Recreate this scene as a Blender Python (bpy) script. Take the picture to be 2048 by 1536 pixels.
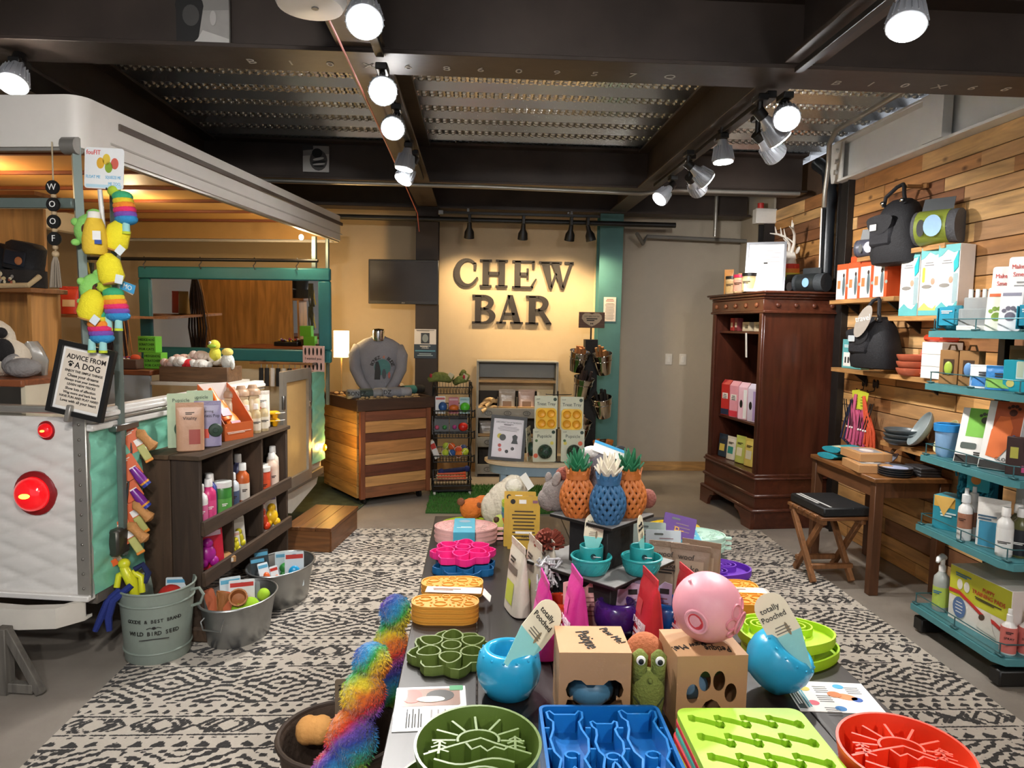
import bpy, bmesh, math, random
import numpy as np
from mathutils import Vector, Matrix, Euler
from mathutils.geometry import tessellate_polygon
random.seed(7)
R=math.radians; PI=math.pi; sin=math.sin; cos=math.cos
SC=bpy.context.scene; COL=SC.collection
for o in list(bpy.data.objects): bpy.data.objects.remove(o)
# ------------------------------------------------------------------ camera
_y,_p,_r=R(2.907),R(4.693),R(1.071)
_f=Vector((sin(_y)*cos(_p),cos(_y)*cos(_p),-sin(_p))); _rt=Vector((cos(_y),-sin(_y),0)); _d=_f.cross(_rt)
_rt,_d=cos(_r)*_rt-sin(_r)*_d, sin(_r)*_rt+cos(_r)*_d
cd=bpy.data.cameras.new('camera'); cam=bpy.data.objects.new('camera',cd); COL.objects.link(cam)
cd.sensor_width=36; cd.lens=1420/2048*36; cd.clip_start=.05
cam.matrix_world=Matrix(((_rt.x,-_d.x,-_f.x,0),(_rt.y,-_d.y,-_f.y,0),(_rt.z,-_d.z,-_f.z,1.55),(0,0,0,1)))
SC.camera=cam
# ------------------------------------------------------------------ world, exposure
w=bpy.data.worlds.new('world'); SC.world=w; w.use_nodes=True
w.node_tree.nodes['Background'].inputs[0].default_value=(.86,.9,1,1)
w.node_tree.nodes['Background'].inputs[1].default_value=.38
SC.view_settings.view_transform='Standard'; SC.view_settings.look='None'; SC.view_settings.gamma=1
SC.view_settings.use_curve_mapping=False; SC.view_settings.exposure=.88
SC.cycles.use_denoising=True; SC.cycles.adaptive_threshold=.04; SC.cycles.max_bounces=4; SC.cycles.diffuse_bounces=3; SC.cycles.glossy_bounces=3
SC.cycles.transmission_bounces=5; SC.cycles.transparent_max_bounces=6; SC.cycles.sample_clamp_indirect=6
SC.cycles.caustics_reflective=False; SC.cycles.caustics_refractive=False
LED=(1,.965,.92); WARM=(1,.74,.42)
# ------------------------------------------------------------------ materials
_MC={}
def lin(h):
    h=h.lstrip('#'); h=''.join(c*2 for c in h) if len(h)==3 else h; out=[]
    for i in (0,2,4):
        c=int(h[i:i+2],16)/255; out.append(c/12.92 if c<=.04045 else ((c+.055)/1.055)**2.4)
    return (*out,1)
def sc_(c,k): return (min(1,c[0]*k),min(1,c[1]*k),min(1,c[2]*k),1)
def mat(hx,rough=.5,metal=0,bump=0,bs=150,var=.06,ns=12,trans=0,emit=0,coat=0,sheen=0,sss=0,alpha=1):
    key=(hx,rough,metal,bump,bs,var,ns,trans,emit,coat,sheen,sss,alpha)
    if key in _MC: return _MC[key]
    m=bpy.data.materials.new('m_'+hx.lstrip('#')); m.use_nodes=True; nt=m.node_tree; N=nt.nodes; L=nt.links
    b=N['Principled BSDF']; c=lin(hx)
    b.inputs['Roughness'].default_value=rough; b.inputs['Metallic'].default_value=metal
    b.inputs['Transmission Weight'].default_value=trans; b.inputs['Coat Weight'].default_value=coat
    b.inputs['Sheen Weight'].default_value=sheen; b.inputs['Alpha'].default_value=alpha
    if sss: b.inputs['Subsurface Weight'].default_value=sss; b.inputs['Subsurface Radius'].default_value=(.02,.02,.02)
    if emit: m.cycles.emission_sampling='NONE'; b.inputs['Emission Color'].default_value=c; b.inputs['Emission Strength'].default_value=emit
    tc=N.new('ShaderNodeTexCoord'); no=N.new('ShaderNodeTexNoise'); no.inputs['Scale'].default_value=ns; no.inputs['Detail'].default_value=3
    L.new(tc.outputs['Object'],no.inputs['Vector'])
    mx=N.new('ShaderNodeMix'); mx.data_type='RGBA'; mx.inputs[6].default_value=sc_(c,1-var*2); mx.inputs[7].default_value=sc_(c,1+var)
    L.new(no.outputs['Fac'],mx.inputs[0]); L.new(mx.outputs[2],b.inputs['Base Color'])
    if bump:
        n2=N.new('ShaderNodeTexNoise'); n2.inputs['Scale'].default_value=bs; n2.inputs['Detail'].default_value=4
        L.new(tc.outputs['Object'],n2.inputs['Vector']); bp=N.new('ShaderNodeBump'); bp.inputs['Strength'].default_value=bump; bp.inputs['Distance'].default_value=.01
        L.new(n2.outputs['Fac'],bp.inputs['Height']); L.new(bp.outputs[0],b.inputs['Normal'])
    _MC[key]=m; return m
def wood(cols,axis=0,scale=3,rough=.55,rnd=.5,knots=.0,bump=.25,coat=0):
    """grain along axis; colour picked per piece from the list by Object Info random"""
    key=('w',tuple(cols),axis,scale,rough,rnd,knots,coat)
    if key in _MC: return _MC[key]
    m=bpy.data.materials.new('m_wood'); m.use_nodes=True; nt=m.node_tree; N=nt.nodes; L=nt.links; b=N['Principled BSDF']
    b.inputs['Roughness'].default_value=rough; b.inputs['Coat Weight'].default_value=coat
    tc=N.new('ShaderNodeTexCoord'); oi=N.new('ShaderNodeObjectInfo'); mp=N.new('ShaderNodeMapping')
    s=[scale*9]*3; s[axis]=scale; mp.inputs['Scale'].default_value=s
    ad=N.new('ShaderNodeVectorMath'); ad.operation='ADD'; mu=N.new('ShaderNodeMath'); mu.operation='MULTIPLY'; mu.inputs[1].default_value=37.0
    L.new(oi.outputs['Random'],mu.inputs[0]); L.new(tc.outputs['Object'],ad.inputs[0]); L.new(mu.outputs[0],ad.inputs[1]); L.new(ad.outputs[0],mp.inputs['Vector'])
    no=N.new('ShaderNodeTexNoise'); no.inputs['Scale'].default_value=1.6; no.inputs['Detail'].default_value=7; no.inputs['Distortion'].default_value=1.1
    L.new(mp.outputs[0],no.inputs['Vector'])
    rp=N.new('ShaderNodeValToRGB'); e=rp.color_ramp.elements; e[0].position=.30; e[1].position=.68
    e[0].color=(.45,.45,.45,1); e[1].color=(1.12,1.12,1.12,1); L.new(no.outputs['Fac'],rp.inputs[0])
    cr=N.new('ShaderNodeValToRGB'); cr.color_ramp.interpolation='CONSTANT'; ee=cr.color_ramp.elements
    while len(ee)<len(cols): ee.new(.5)
    for i,c in enumerate(cols): ee[i].position=i/len(cols); ee[i].color=lin(c)
    L.new(oi.outputs['Random'],cr.inputs[0])
    mx=N.new('ShaderNodeMix'); mx.data_type='RGBA'; mx.blend_type='MULTIPLY'; mx.inputs[0].default_value=.8
    L.new(cr.outputs[0],mx.inputs[6]); L.new(rp.outputs[0],mx.inputs[7]); out=mx.outputs[2]
    if knots:
        vo=N.new('ShaderNodeTexVoronoi'); vo.inputs['Scale'].default_value=1.0; m2=N.new('ShaderNodeMapping'); s2=[7,7,7]; s2[axis]=4; m2.inputs['Scale'].default_value=s2
        L.new(ad.outputs[0],m2.inputs['Vector']); L.new(m2.outputs[0],vo.inputs['Vector'])
        kr=N.new('ShaderNodeValToRGB'); kr.color_ramp.elements[0].position=.05*knots; kr.color_ramp.elements[1].position=.16*knots
        kr.color_ramp.elements[0].color=(.12,.07,.04,1); kr.color_ramp.elements[1].color=(1,1,1,1); L.new(vo.outputs['Distance'],kr.inputs[0])
        m3=N.new('ShaderNodeMix'); m3.data_type='RGBA'; m3.blend_type='MULTIPLY'; m3.inputs[0].default_value=.85
        L.new(out,m3.inputs[6]); L.new(kr.outputs[0],m3.inputs[7]); out=m3.outputs[2]
    L.new(out,b.inputs['Base Color'])
    bp=N.new('ShaderNodeBump'); bp.inputs['Strength'].default_value=bump; bp.inputs['Distance'].default_value=.004
    L.new(no.outputs['Fac'],bp.inputs['Height']); L.new(bp.outputs[0],b.inputs['Normal'])
    _MC[key]=m; return m
# ------------------------------------------------------------------ mesh builder
class MB:
    def __init__(s): s.v=[]; s.f=[]
    def add(s,vs,fs,tf=None):
        o=len(s.v); s.v+= [tuple(tf@Vector(v)) for v in vs] if tf else [tuple(v) for v in vs]
        s.f+=[tuple(i+o for i in f) for f in fs]; return s
    def box(s,cx,cy,cz,sx,sy,sz,bv=0,tf=None,rz=0,rot=None):
        x,y,z=sx/2,sy/2,sz/2; M_=Matrix.Translation((cx,cy,cz))
        if rz: M_=M_@Matrix.Rotation(rz,4,'Z')
        if rot: M_=M_@Euler(rot).to_matrix().to_4x4()
        if tf: M_=tf@M_
        b=min(bv,x*.9,y*.9,z*.9)
        if b<=0:
            vs=[(i*x,j*y,k*z) for i in(-1,1) for j in(-1,1) for k in(-1,1)]
            return s.add(vs,[(0,1,3,2),(4,6,7,5),(0,4,5,1),(2,3,7,6),(0,2,6,4),(1,5,7,3)],M_)
        vs=[];idx={}
        for i in(-1,1):
            for j in(-1,1):
                for k in(-1,1):
                    for a in range(3):
                        q=[i*(x-b),j*(y-b),k*(z-b)]; q[a]=(i*x,j*y,k*z)[a]; idx[i,j,k,a]=len(vs); vs.append(q)
        fs=[]
        for a in range(3):
            o1,o2=[(1,2),(2,0),(0,1)][a]
            for sg in(-1,1):
                r=[]
                for p,q in((-1,-1),(1,-1),(1,1),(-1,1)):
                    t=[0,0,0]; t[a]=sg; t[o1]=p; t[o2]=q; r.append(idx[t[0],t[1],t[2],a])
                fs.append(tuple(r if sg>0 else r[::-1]))
            for p in(-1,1):
                for q in(-1,1):
                    c=[]
                    for e in(-1,1):
                        t=[0,0,0]; t[a]=e; t[o1]=p; t[o2]=q; c.append((idx[(*t,o1)],idx[(*t,o2)]))
                    r=[c[0][0],c[1][0],c[1][1],c[0][1]]; fs.append(tuple(r if p*q<0 else r[::-1]))
        for i in(-1,1):
            for j in(-1,1):
                for k in(-1,1):
                    r=[idx[i,j,k,a] for a in range(3)]; fs.append(tuple(r if i*j*k>0 else r[::-1]))
        return s.add(vs,fs,M_)
    def lathe(s,prof,n=24,c=(0,0,0),tf=None,sx=1,sy=1):
        vs=[];fs=[];m=len(prof)
        for r,z in prof:
            for i in range(n):
                a=2*PI*i/n; vs.append((c[0]+max(r,1e-5)*cos(a)*sx,c[1]+max(r,1e-5)*sin(a)*sy,c[2]+z))
        for j in range(m-1):
            for i in range(n): k=(i+1)%n; fs.append((j*n+i,j*n+k,(j+1)*n+k,(j+1)*n+i))
        if prof[0][0]>1e-4: fs.append(tuple(range(n))[::-1])
        if prof[-1][0]>1e-4: fs.append(tuple((m-1)*n+i for i in range(n)))
        return s.add(vs,fs,tf)
    def bowl(s,prof,t=.004,n=24,c=(0,0,0),tf=None,sx=1,sy=1):
        """outer profile from base centre up to rim, wall thickness t, open at the top"""
        p=[(0,prof[0][1])]+list(prof); r,z=prof[-1]
        inn=[(max(.001,q[0]-t),q[1]+(t if i==0 else 0)) for i,q in enumerate(prof)]
        p+= [(r-t*.5,z+t*.4)]+inn[::-1]+[(0,prof[0][1]+t)]
        return s.lathe(p,n,c,tf,sx,sy)
    def tube(s,pts,r,n=8,closed=False,tf=None,cap=True):
        pts=[Vector(p) for p in pts]; m=len(pts); rr=r if isinstance(r,(list,tuple)) else [r]*m; vs=[];fs=[]; up=None
        for i,p in enumerate(pts):
            a=pts[i-1] if (i or closed) else p; b=pts[(i+1)%m] if (i<m-1 or closed) else p
            t=(b-a).normalized() if (b-a).length>1e-9 else Vector((0,0,1))
            if up is None: up=Vector((0,0,1)) if abs(t.z)<.9 else Vector((1,0,0))
            u=t.cross(up)
            if u.length<1e-6: u=t.cross(Vector((0,1,0)))
            u.normalize(); w_=u.cross(t).normalized(); up=w_
            for k in range(n):
                q=2*PI*k/n; vs.append(p+rr[i]*(cos(q)*u+sin(q)*w_))
        for i in range(m if closed else m-1):
            for k in range(n):
                l=(k+1)%n; j=(i+1)%m; fs.append((i*n+k,i*n+l,j*n+l,j*n+k))
        if cap and not closed: fs.append(tuple(range(n))[::-1]); fs.append(tuple((m-1)*n+k for k in range(n)))
        return s.add(vs,fs,tf)
    def cyl(s,a,b,r0,r1=None,n=16,tf=None): return s.tube([a,b],[r0,r0 if r1 is None else r1],n,tf=tf)
    def prism(s,poly,z0,z1,tf=None):
        n=len(poly); vs=[(x,y,z0) for x,y in poly]+[(x,y,z1) for x,y in poly]
        return s.add(vs,[tuple(range(n))[::-1],tuple(range(n,2*n))]+[(i,(i+1)%n,n+(i+1)%n,n+i) for i in range(n)],tf)
    def ring(s,outer,inner,z0,z1,tf=None):
        n=len(outer); vs=[(x,y,z) for z in(z0,z1) for P_ in(outer,inner) for x,y in P_]; fs=[]
        for i in range(n):
            j=(i+1)%n; o0,i0,o1,i1=i,n+i,2*n+i,3*n+i; O0,I0,O1,I1=j,n+j,2*n+j,3*n+j
            fs+=[(o0,i0,I0,O0),(o1,O1,I1,i1),(o0,O0,O1,o1),(i0,i1,I1,I0)]
        return s.add(vs,fs,tf)
    def wall(s,pts,t,z0,z1,closed=False,tf=None):
        """upright ribbon of thickness t along 2-D points"""
        P_=[Vector(p) for p in pts]; m=len(P_); L_=[];R_=[]
        for i,p in enumerate(P_):
            a=P_[i-1] if (i or closed) else p; b=P_[(i+1)%m] if (i<m-1 or closed) else p
            d=(b-a); d=d.normalized() if d.length>1e-9 else Vector((1,0)); nn=Vector((-d.y,d.x))*t/2
            L_.append(p+nn); R_.append(p-nn)
        if closed: return s.ring([tuple(q) for q in R_],[tuple(q) for q in L_],z0,z1,tf)
        return s.prism_strip(L_,R_,z0,z1,tf)
    def prism_strip(s,L_,R_,z0,z1,tf=None):
        m=len(L_); vs=[(p.x,p.y,z) for z in(z0,z1) for Q in(L_,R_) for p in Q]; fs=[]
        for i in range(m-1):
            j=i+1; fs+=[(i,j,m+j,m+i),(2*m+i,3*m+i,3*m+j,2*m+j),(i,2*m+i,2*m+j,j),(m+i,m+j,3*m+j,3*m+i)]
        fs+=[(0,m,3*m,2*m),(m-1,3*m-1,4*m-1,2*m-1)]
        return s.add(vs,fs,tf)
    def ell(s,c,r,n=14,m=9,rot=None,tf=None,jit=0):
        if not isinstance(r,(tuple,list)): r=(r,)*3
        M_=Matrix.Translation(c)
        if rot: M_=M_@Euler(rot).to_matrix().to_4x4()
        if tf: M_=tf@M_
        vs=[(0,0,-r[2])];fs=[]
        for j in range(1,m):
            b=-PI/2+PI*j/m
            for i in range(n):
                a=2*PI*i/n; k=1+(random.uniform(-jit,jit) if jit else 0); vs.append((r[0]*cos(b)*cos(a)*k,r[1]*cos(b)*sin(a)*k,r[2]*sin(b)*k))
        vs.append((0,0,r[2])); T_=len(vs)-1
        for i in range(n):
            k=(i+1)%n; fs+=[(0,1+k,1+i),(T_,1+(m-2)*n+i,1+(m-2)*n+k)]
            for j in range(m-2): fs.append((1+j*n+i,1+j*n+k,1+(j+1)*n+k,1+(j+1)*n+i))
        return s.add(vs,fs,M_)
    def plate(s,outer,holes,z0,z1,tf=None):
        lp=[list(outer)]+[list(h) for h in holes]; tr_=tessellate_polygon([[Vector((x,y,0)) for x,y in l] for l in lp]); fl=[p for l in lp for p in l]; n=len(fl)
        vs=[(x,y,z) for z in(z0,z1) for x,y in fl]; fs=[tuple(t) for t in tr_]+[tuple(i+n for i in t[::-1]) for t in tr_]; o=0
        for l in lp:
            m=len(l); fs+=[(o+i,o+(i+1)%m,n+o+(i+1)%m,n+o+i) for i in range(m)]; o+=m
        return s.add(vs,fs,tf)
    def loft(s,rings,cap=True,tf=None):
        n=len(rings[0]); vs=[p for r in rings for p in r]; fs=[]
        for j in range(len(rings)-1):
            for i in range(n): k=(i+1)%n; fs.append((j*n+i,j*n+k,(j+1)*n+k,(j+1)*n+i))
        if cap: fs+=[tuple(range(n))[::-1],tuple((len(rings)-1)*n+i for i in range(n))]
        return s.add(vs,fs,tf)
    def mesh(s,name,m,smooth=42):
        me=bpy.data.meshes.new(name); me.from_pydata(s.v,[],s.f)
        bm=bmesh.new(); bm.from_mesh(me); bmesh.ops.recalc_face_normals(bm,faces=bm.faces); bm.to_mesh(me); bm.free()
        if m: me.materials.append(m)
        if smooth:
            me.polygons.foreach_set('use_smooth',[True]*len(me.polygons)); me.set_sharp_from_angle(angle=R(smooth))
        return me
    def build(s,name,m,parent=None,loc=None,rot=None,smooth=42):
        o=bpy.data.objects.new(name,s.mesh(name,m,smooth)); COL.objects.link(o)
        if parent: o.parent=parent
        if loc: o.location=loc
        if rot: o.rotation_euler=rot
        return o
def tag(o,label=None,cat=None,group=None,kind=None):
    if label: o['label']=label
    if cat: o['category']=cat
    if group: o['group']=group
    if kind: o['kind']=kind
    return o
def T(name,label,cat,loc=(0,0,0),rz=0,group=None,rot=None):
    o=bpy.data.objects.new(name,None); COL.objects.link(o); o.location=loc; o.rotation_euler=rot if rot else (0,0,rz); o.empty_display_size=.05
    return tag(o,label,cat,group)
def copy_tree(o,parent=None):
    c=o.copy(); COL.objects.link(c)
    if parent: c.parent=parent
    for ch in o.children: copy_tree(ch,c)
    return c
def dup(o,loc,rz=None,label=None,rot=None):
    c=copy_tree(o); c.location=loc
    if rz is not None: c.rotation_euler=(0,0,rz)
    if rot: c.rotation_euler=rot
    if label: c['label']=label
    return c
def struct(o): o['kind']='structure'; return o
_TXT={}
# packs whose print is too small to read in the photograph get plain print bars instead of words
BARS=set('TREATS|SPICE|boots|towel|wipes|bags|foam|odor|Pet|SHAMPOO|BARLEY SCENTS|Natural Instincts|SKIN|lick mat|peanut|bionic|chicken|Puppy|TOOL|ONLY PET FEEDER|ORTHOPEDIC MAT|RAINBOW|POOCH|chew|MORE INSIDE AND|Want to take one of our shirts?|THE PUPSICLE|all of the lick, none of the mess|RAW|for puppies and dogs|ALL-ABSORB|Sprout|25'.split('|'))
def txt(body,size,m,parent,loc,rot=(PI/2,0,0),align='CENTER',name='lettering',sx=1,ext=.0006,bold=0,shear=0,maxw=None):
    key=(body,align,bold,shear,round(ext/size,3))
    if body in BARS and key not in _TXT:
        w_=.5*len(body); b=MB()
        for k,y in enumerate((.26,-.2)): b.box((-.12*w_ if align=='CENTER' else w_/2)*k,y,0,w_*(1-.3*k),.26,2*ext/size)
        _TXT[key]=(b.mesh('print',None,0),w_)
    if key not in _TXT:
        c=bpy.data.curves.new('t','FONT'); c.body=body; c.align_x=align; c.align_y='CENTER'; c.extrude=ext/size; c.resolution_u=2; c.offset=bold; c.shear=shear
        ob=bpy.data.objects.new('t',c); me=bpy.data.meshes.new_from_object(ob); bpy.data.objects.remove(ob); bpy.data.curves.remove(c)
        xs=[v.co.x for v in me.vertices] or [0,1]; _TXT[key]=(me,max(xs)-min(xs))
    me,wd=_TXT[key]; o=bpy.data.objects.new(name,me.copy() if me.materials else me); me=o.data
    me.materials.clear(); me.materials.append(m); COL.objects.link(o); o.parent=parent; o.location=loc; o.rotation_euler=rot
    if maxw and wd*size*sx>maxw: sx=maxw/(wd*size)
    o.scale=(size*sx,size,size); return o
def rrect(w,h,r,n=4,cx=0,cy=0):
    P_=[]
    for qx,qy,a0 in((1,1,0),(-1,1,90),(-1,-1,180),(1,-1,270)):
        for i in range(n+1): a=R(a0+90*i/n); P_.append((cx+qx*(w/2-r)+r*cos(a),cy+qy*(h/2-r)+r*sin(a)))
    return P_
FRONT=Matrix.Rotation(PI/2,4,'X')      # maps (x,y) drawings to (x,z), extruded z -> -y
def ftf(y=0,x=0,z=0): return Matrix.Translation((x,y,z))@FRONT
def decal(parent,name,m,x,z,w,h,y,r=0,t=.0008):
    """flat print panel on a face that looks to -y"""
    b=MB().prism(rrect(w,h,min(r,w*.49,h*.49),3) if r else [(-w/2,-h/2),(w/2,-h/2),(w/2,h/2),(-w/2,h/2)],0,t,ftf(y,x,z)); return b.build(name,m,parent,smooth=0)
def disc(parent,name,m,x,z,r,y,t=.0008,rz=1,n=18):
    return MB().prism([(r*cos(2*PI*i/n),r*rz*sin(2*PI*i/n)) for i in range(n)],0,t,ftf(y,x,z)).build(name,m,parent,smooth=0)
def lines(parent,m,x,z,w,n,pitch,y,th=None,seed=1,name='print_lines',tf=None):
    """rows of fine print too small to read, as one joined piece"""
    rg=random.Random(seed); b=MB(); th=th or pitch*.4
    for i in range(n):
        k=w*rg.uniform(.72,1); b.box(x+(k-w)*.0,y-.0003,z-i*pitch,k,.0006,th)
    return b.build(name,m,parent,smooth=0)
BLK=mat('#141312',.45); BLK2=mat('#1c1b1b',.7,bump=.2,bs=60); WHT=mat('#f2f0ec',.5); PAPER=mat('#f6f3ee',.6,var=.02); INK=mat('#15130f',.6); STEEL=mat('#9a9a98',.35,1,var=.1)
GALV=mat('#a9abaa',.38,.9,bump=.05,bs=8,var=.15,ns=8); CHROME=mat('#d8d6d2',.12,1); DKSTEEL=mat('#4a3f38',.5,.25,bump=.15,bs=12,var=.35,ns=3)
ALU=mat('#b9b6ae',.4,.75,var=.1,bump=.05,bs=20)
# ------------------------------------------------------------------ room shell
def floor_mat():
    m=bpy.data.materials.new('m_concrete'); m.use_nodes=True; N=m.node_tree.nodes; L=m.node_tree.links; b=N['Principled BSDF']; b.inputs['Roughness'].default_value=.45
    tc=N.new('ShaderNodeTexCoord'); n1=N.new('ShaderNodeTexNoise'); n1.inputs['Scale'].default_value=.9; n1.inputs['Detail'].default_value=8; n1.inputs['Roughness'].default_value=.62
    L.new(tc.outputs['Object'],n1.inputs['Vector']); r=N.new('ShaderNodeValToRGB'); r.color_ramp.elements[0].position=.32; r.color_ramp.elements[1].position=.7
    r.color_ramp.elements[0].color=lin('#7d756b'); r.color_ramp.elements[1].color=lin('#aaa196'); L.new(n1.outputs['Fac'],r.inputs[0]); L.new(r.outputs[0],b.inputs['Base Color'])
    bp=N.new('ShaderNodeBump'); bp.inputs['Strength'].default_value=.08; L.new(n1.outputs['Fac'],bp.inputs['Height']); L.new(bp.outputs[0],b.inputs['Normal']); return m
PAINT=mat('#c9b18c',.6,var=.03,bump=.04,bs=40); DRYW=mat('#b9ae9b',.7,var=.03,bump=.04,bs=40)
struct(MB().box(-.85,2.4,-.05,7.5,10.8,.1).build('floor',floor_mat(),smooth=0))
struct(MB().box(-1.7,7.53,1.5,5.84,.16,3.0).build('wall_back',PAINT,smooth=0))           # painted panel behind the big letters
wb=struct(MB().box(-.85,7.66,1.5,7.5,.12,3.0).build('wall_rear',DRYW,smooth=0))
struct(MB().box(1.232,7.53,1.45,.03,.165,2.9,.004).build('trim_1',mat('#d9c49a',.6,bump=.5,bs=40)))
struct(MB().box(-4.55,2.4,1.5,.1,10.8,3.0).build('wall_left',mat('#e6e2da',.7,var=.02),smooth=0))
wr=struct(MB().box(2.86,2.4,1.5,.06,10.8,3.0).build('wall_right',mat('#4a3626',.8),smooth=0))
struct(MB().box(2.825,7.17,1.5,.03,.84,3.0).build('wall_corner',DRYW,smooth=0))
PINE=['#d9a566','#c58f52','#e2b478','#b07a45','#cf9a5c','#a06d40','#d8ab70','#8f6242','#c99a66','#bb8450','#e0b27a','#a98057','#cc9558','#8a5a38']
PLK=wood(PINE,1,1.1,.6,knots=.9,bump=.3)
rg=random.Random(3); z=0.0; k=0
while z<2.68:
    h=rg.choice([.085,.092,.1,.11,.13]); h=min(h,2.685-z); y=1.2-rg.uniform(0,.6); zc=z+h/2
    while y<6.74:
        ln=rg.uniform(.35,1.25)
        if y+ln>6.5: ln=6.75-y
        y0=max(y,1.2)
        if y+ln>y0+.05:
            px=rg.uniform(.012,.022); o=MB().box(2.83-px/2,0,0,px,y+ln-y0-.004,h-.005,.002).build('plank',PLK,wr,smooth=0); o.location=(0,(y0+y+ln)/2,zc)
        y+=ln
    z+=h
bb=struct(MB().box(2.0,7.585,.05,1.5,.02,.1,.002).build('baseboard_back',wood(['#c89a5e'],0,1.5,knots=1)))
struct(MB().box(-1.6,7.44,.05,5.6,.02,.1,.002).build('baseboard_panel',wood(['#c79a60'],0,1.5,knots=1)))
# ceiling deck: fluted galvanised sheet, flutes running across the room, with pressed dimples
def deck_mat():
    return mat('#dcdedd',.24,.75,bump=.03,bs=6,var=.15,ns=2)
DK=deck_mat(); b=MB(); prof=[]; y=-2.6
while y<7.5:
    prof+=[(y,3.045),(y+.115,3.045),(y+.15,3.11),(y+.27,3.11)]; y+=.305
vs=[(x,p[0],p[1]) for x in(-4.5,2.9) for p in prof]; n=len(prof)
ce=struct(MB().add(vs,[(i,i+1,n+i+1,n+i) for i in range(n-1)]).build('ceiling',DK,smooth=0)); 
dm=MB(); y=-2.6+.305*19
for r_ in range(15):
    yy=y+.305*r_-.0
    if yy>7.4: break
    for x in np.arange(-2.6,2.8,.052):
        for (cy,cz,tl) in ((yy+.03,3.045,0),(yy+.085,3.045,0)):
            dm.box(0,0,0,.040,.040,.024,.012,tf=Matrix.Translation((float(x),cy,cz))@Matrix.Rotation(tl,4,'X'))
o=dm.build('dimples',DK,ce,smooth=0); o['kind']='stuff'
dm=MB(); y=-2.6+.305*12
for r_ in range(7):
    for x in np.arange(-2.2,2.8,.052):
        dm.box(float(x),y+.305*r_+.058,3.045,.040,.040,.022,.009)
o=dm.build('dimples',DK,ce,smooth=0); o['kind']='stuff'
# steel frame
def ibeam(label,axis,c0,c1,cross,zb,h,fw,m=DKSTEEL,tf_=.018,tw=.012):
    b=MB(); mid=(c0+c1)/2; L_=abs(c1-c0)
    for (dz,w_,t) in((tf_/2,fw,tf_),(h-tf_/2,fw,tf_)):
        if axis=='x': b.box(mid,cross,zb+dz,L_,w_,t,.002)
        else: b.box(cross,mid,zb+dz,w_,L_,t,.002)
    if axis=='x': b.box(mid,cross,zb+h/2,L_,tw,h-2*tf_)
    else: b.box(cross,mid,zb+h/2,tw,L_,h-2*tf_)
    return tag(b.build('steel_beam',m,smooth=0),label,'beam',kind='structure')
CHALK=mat('#b9b2a8',.9)
bA=ibeam('dark rusty steel beam crossing the ceiling above the display table','x',-4.5,2.74,3.235,2.68,.34,.26)
bC=ibeam('dark steel beam with a striped animal print mounted on it','x',-4.5,2.74,6.03,2.70,.32,.24)
bD=ibeam('dark steel beam along the top of the lettered wall','x',-4.5,2.74,7.25,2.69,.33,.22)
for x,l in((-2.2,'dark rusty steel beam running above the camper roof'),(-.5,'steel beam carrying the middle row of track lamps'),(1.39,'steel beam carrying the row of lamps nearest the plank wall')):
    for j,(y0,y1) in enumerate(((-2.5,3.1),(3.36,5.91),(6.15,7.14))):
        ibeam(l+(', section before the cross beam',', middle section',', short section by the lettered wall')[j],'y',y0,y1,x,2.70,.30,.17 if x>1 else .2)
WB=mat('#e4e2dc',.5,var=.03)
wbm=ibeam('white painted steel beam along the top of the plank wall','y',1.0,5.45,2.8,2.685,.31,.16,WB)
b=MB(); b.box(2.735,5.44,2.84,.02,.2,.3,.004)
for zz in(2.76,2.84,2.92): b.cyl((2.70,5.4,zz),(2.73,5.4,zz),.018,n=8)
b.box(2.74,4.25,2.84,.06,.2,.27); b.build('end_plate',WB,wbm)
for i,ch in enumerate('B10X68'):
    txt(ch,.075,CHALK,bA,(-1.0+.17*i,3.26,2.6785),(PI,0,0),name='chalk_mark')
for i,ch in enumerate('60957Q'): txt(ch,.07,CHALK,bA,(.0+.17*i,3.26,2.6785),(PI,0,0),name='chalk_mark')
for i,ch in enumerate('B10X68'): txt(ch,.075,CHALK,bA,(1.62+.16*i,3.26,2.6785),(PI,0,0),name='chalk_mark')
# columns
def hcol(name,label,x,y,w,d,z1,m):
    b=MB(); b.box(x,y-d/2+.008,z1/2,w,.016,z1,.001); b.box(x,y+d/2-.008,z1/2,w,.016,z1,.001); b.box(x,y,z1/2,.012,d-.03,z1)
    return tag(b.build(name,m,smooth=0),label,'column',kind='structure')
colA=hcol('steel_column','dark steel column behind the television and the notice sheet',-.5,7.2,.22,.2,2.69,mat('#3a3029',.55,.35,bump=.1,bs=10,var=.35,ns=4))
colB=hcol('steel_column','teal painted steel column with a paper price list taped on',1.345,7.3,.235,.2,2.69,mat('#4c7f7e',.5,var=.12,ns=5,bump=.04,bs=14))
hcol('steel_column','black steel column in the middle of the plank wall',2.785,5.36,.05,.16,2.685,mat('#26221f',.5,.3,var=.2))
hcol('steel_column','black steel column beside the corner drywall',2.76,6.78,.1,.15,2.69,mat('#2a2624',.5,.3,var=.2))
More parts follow.
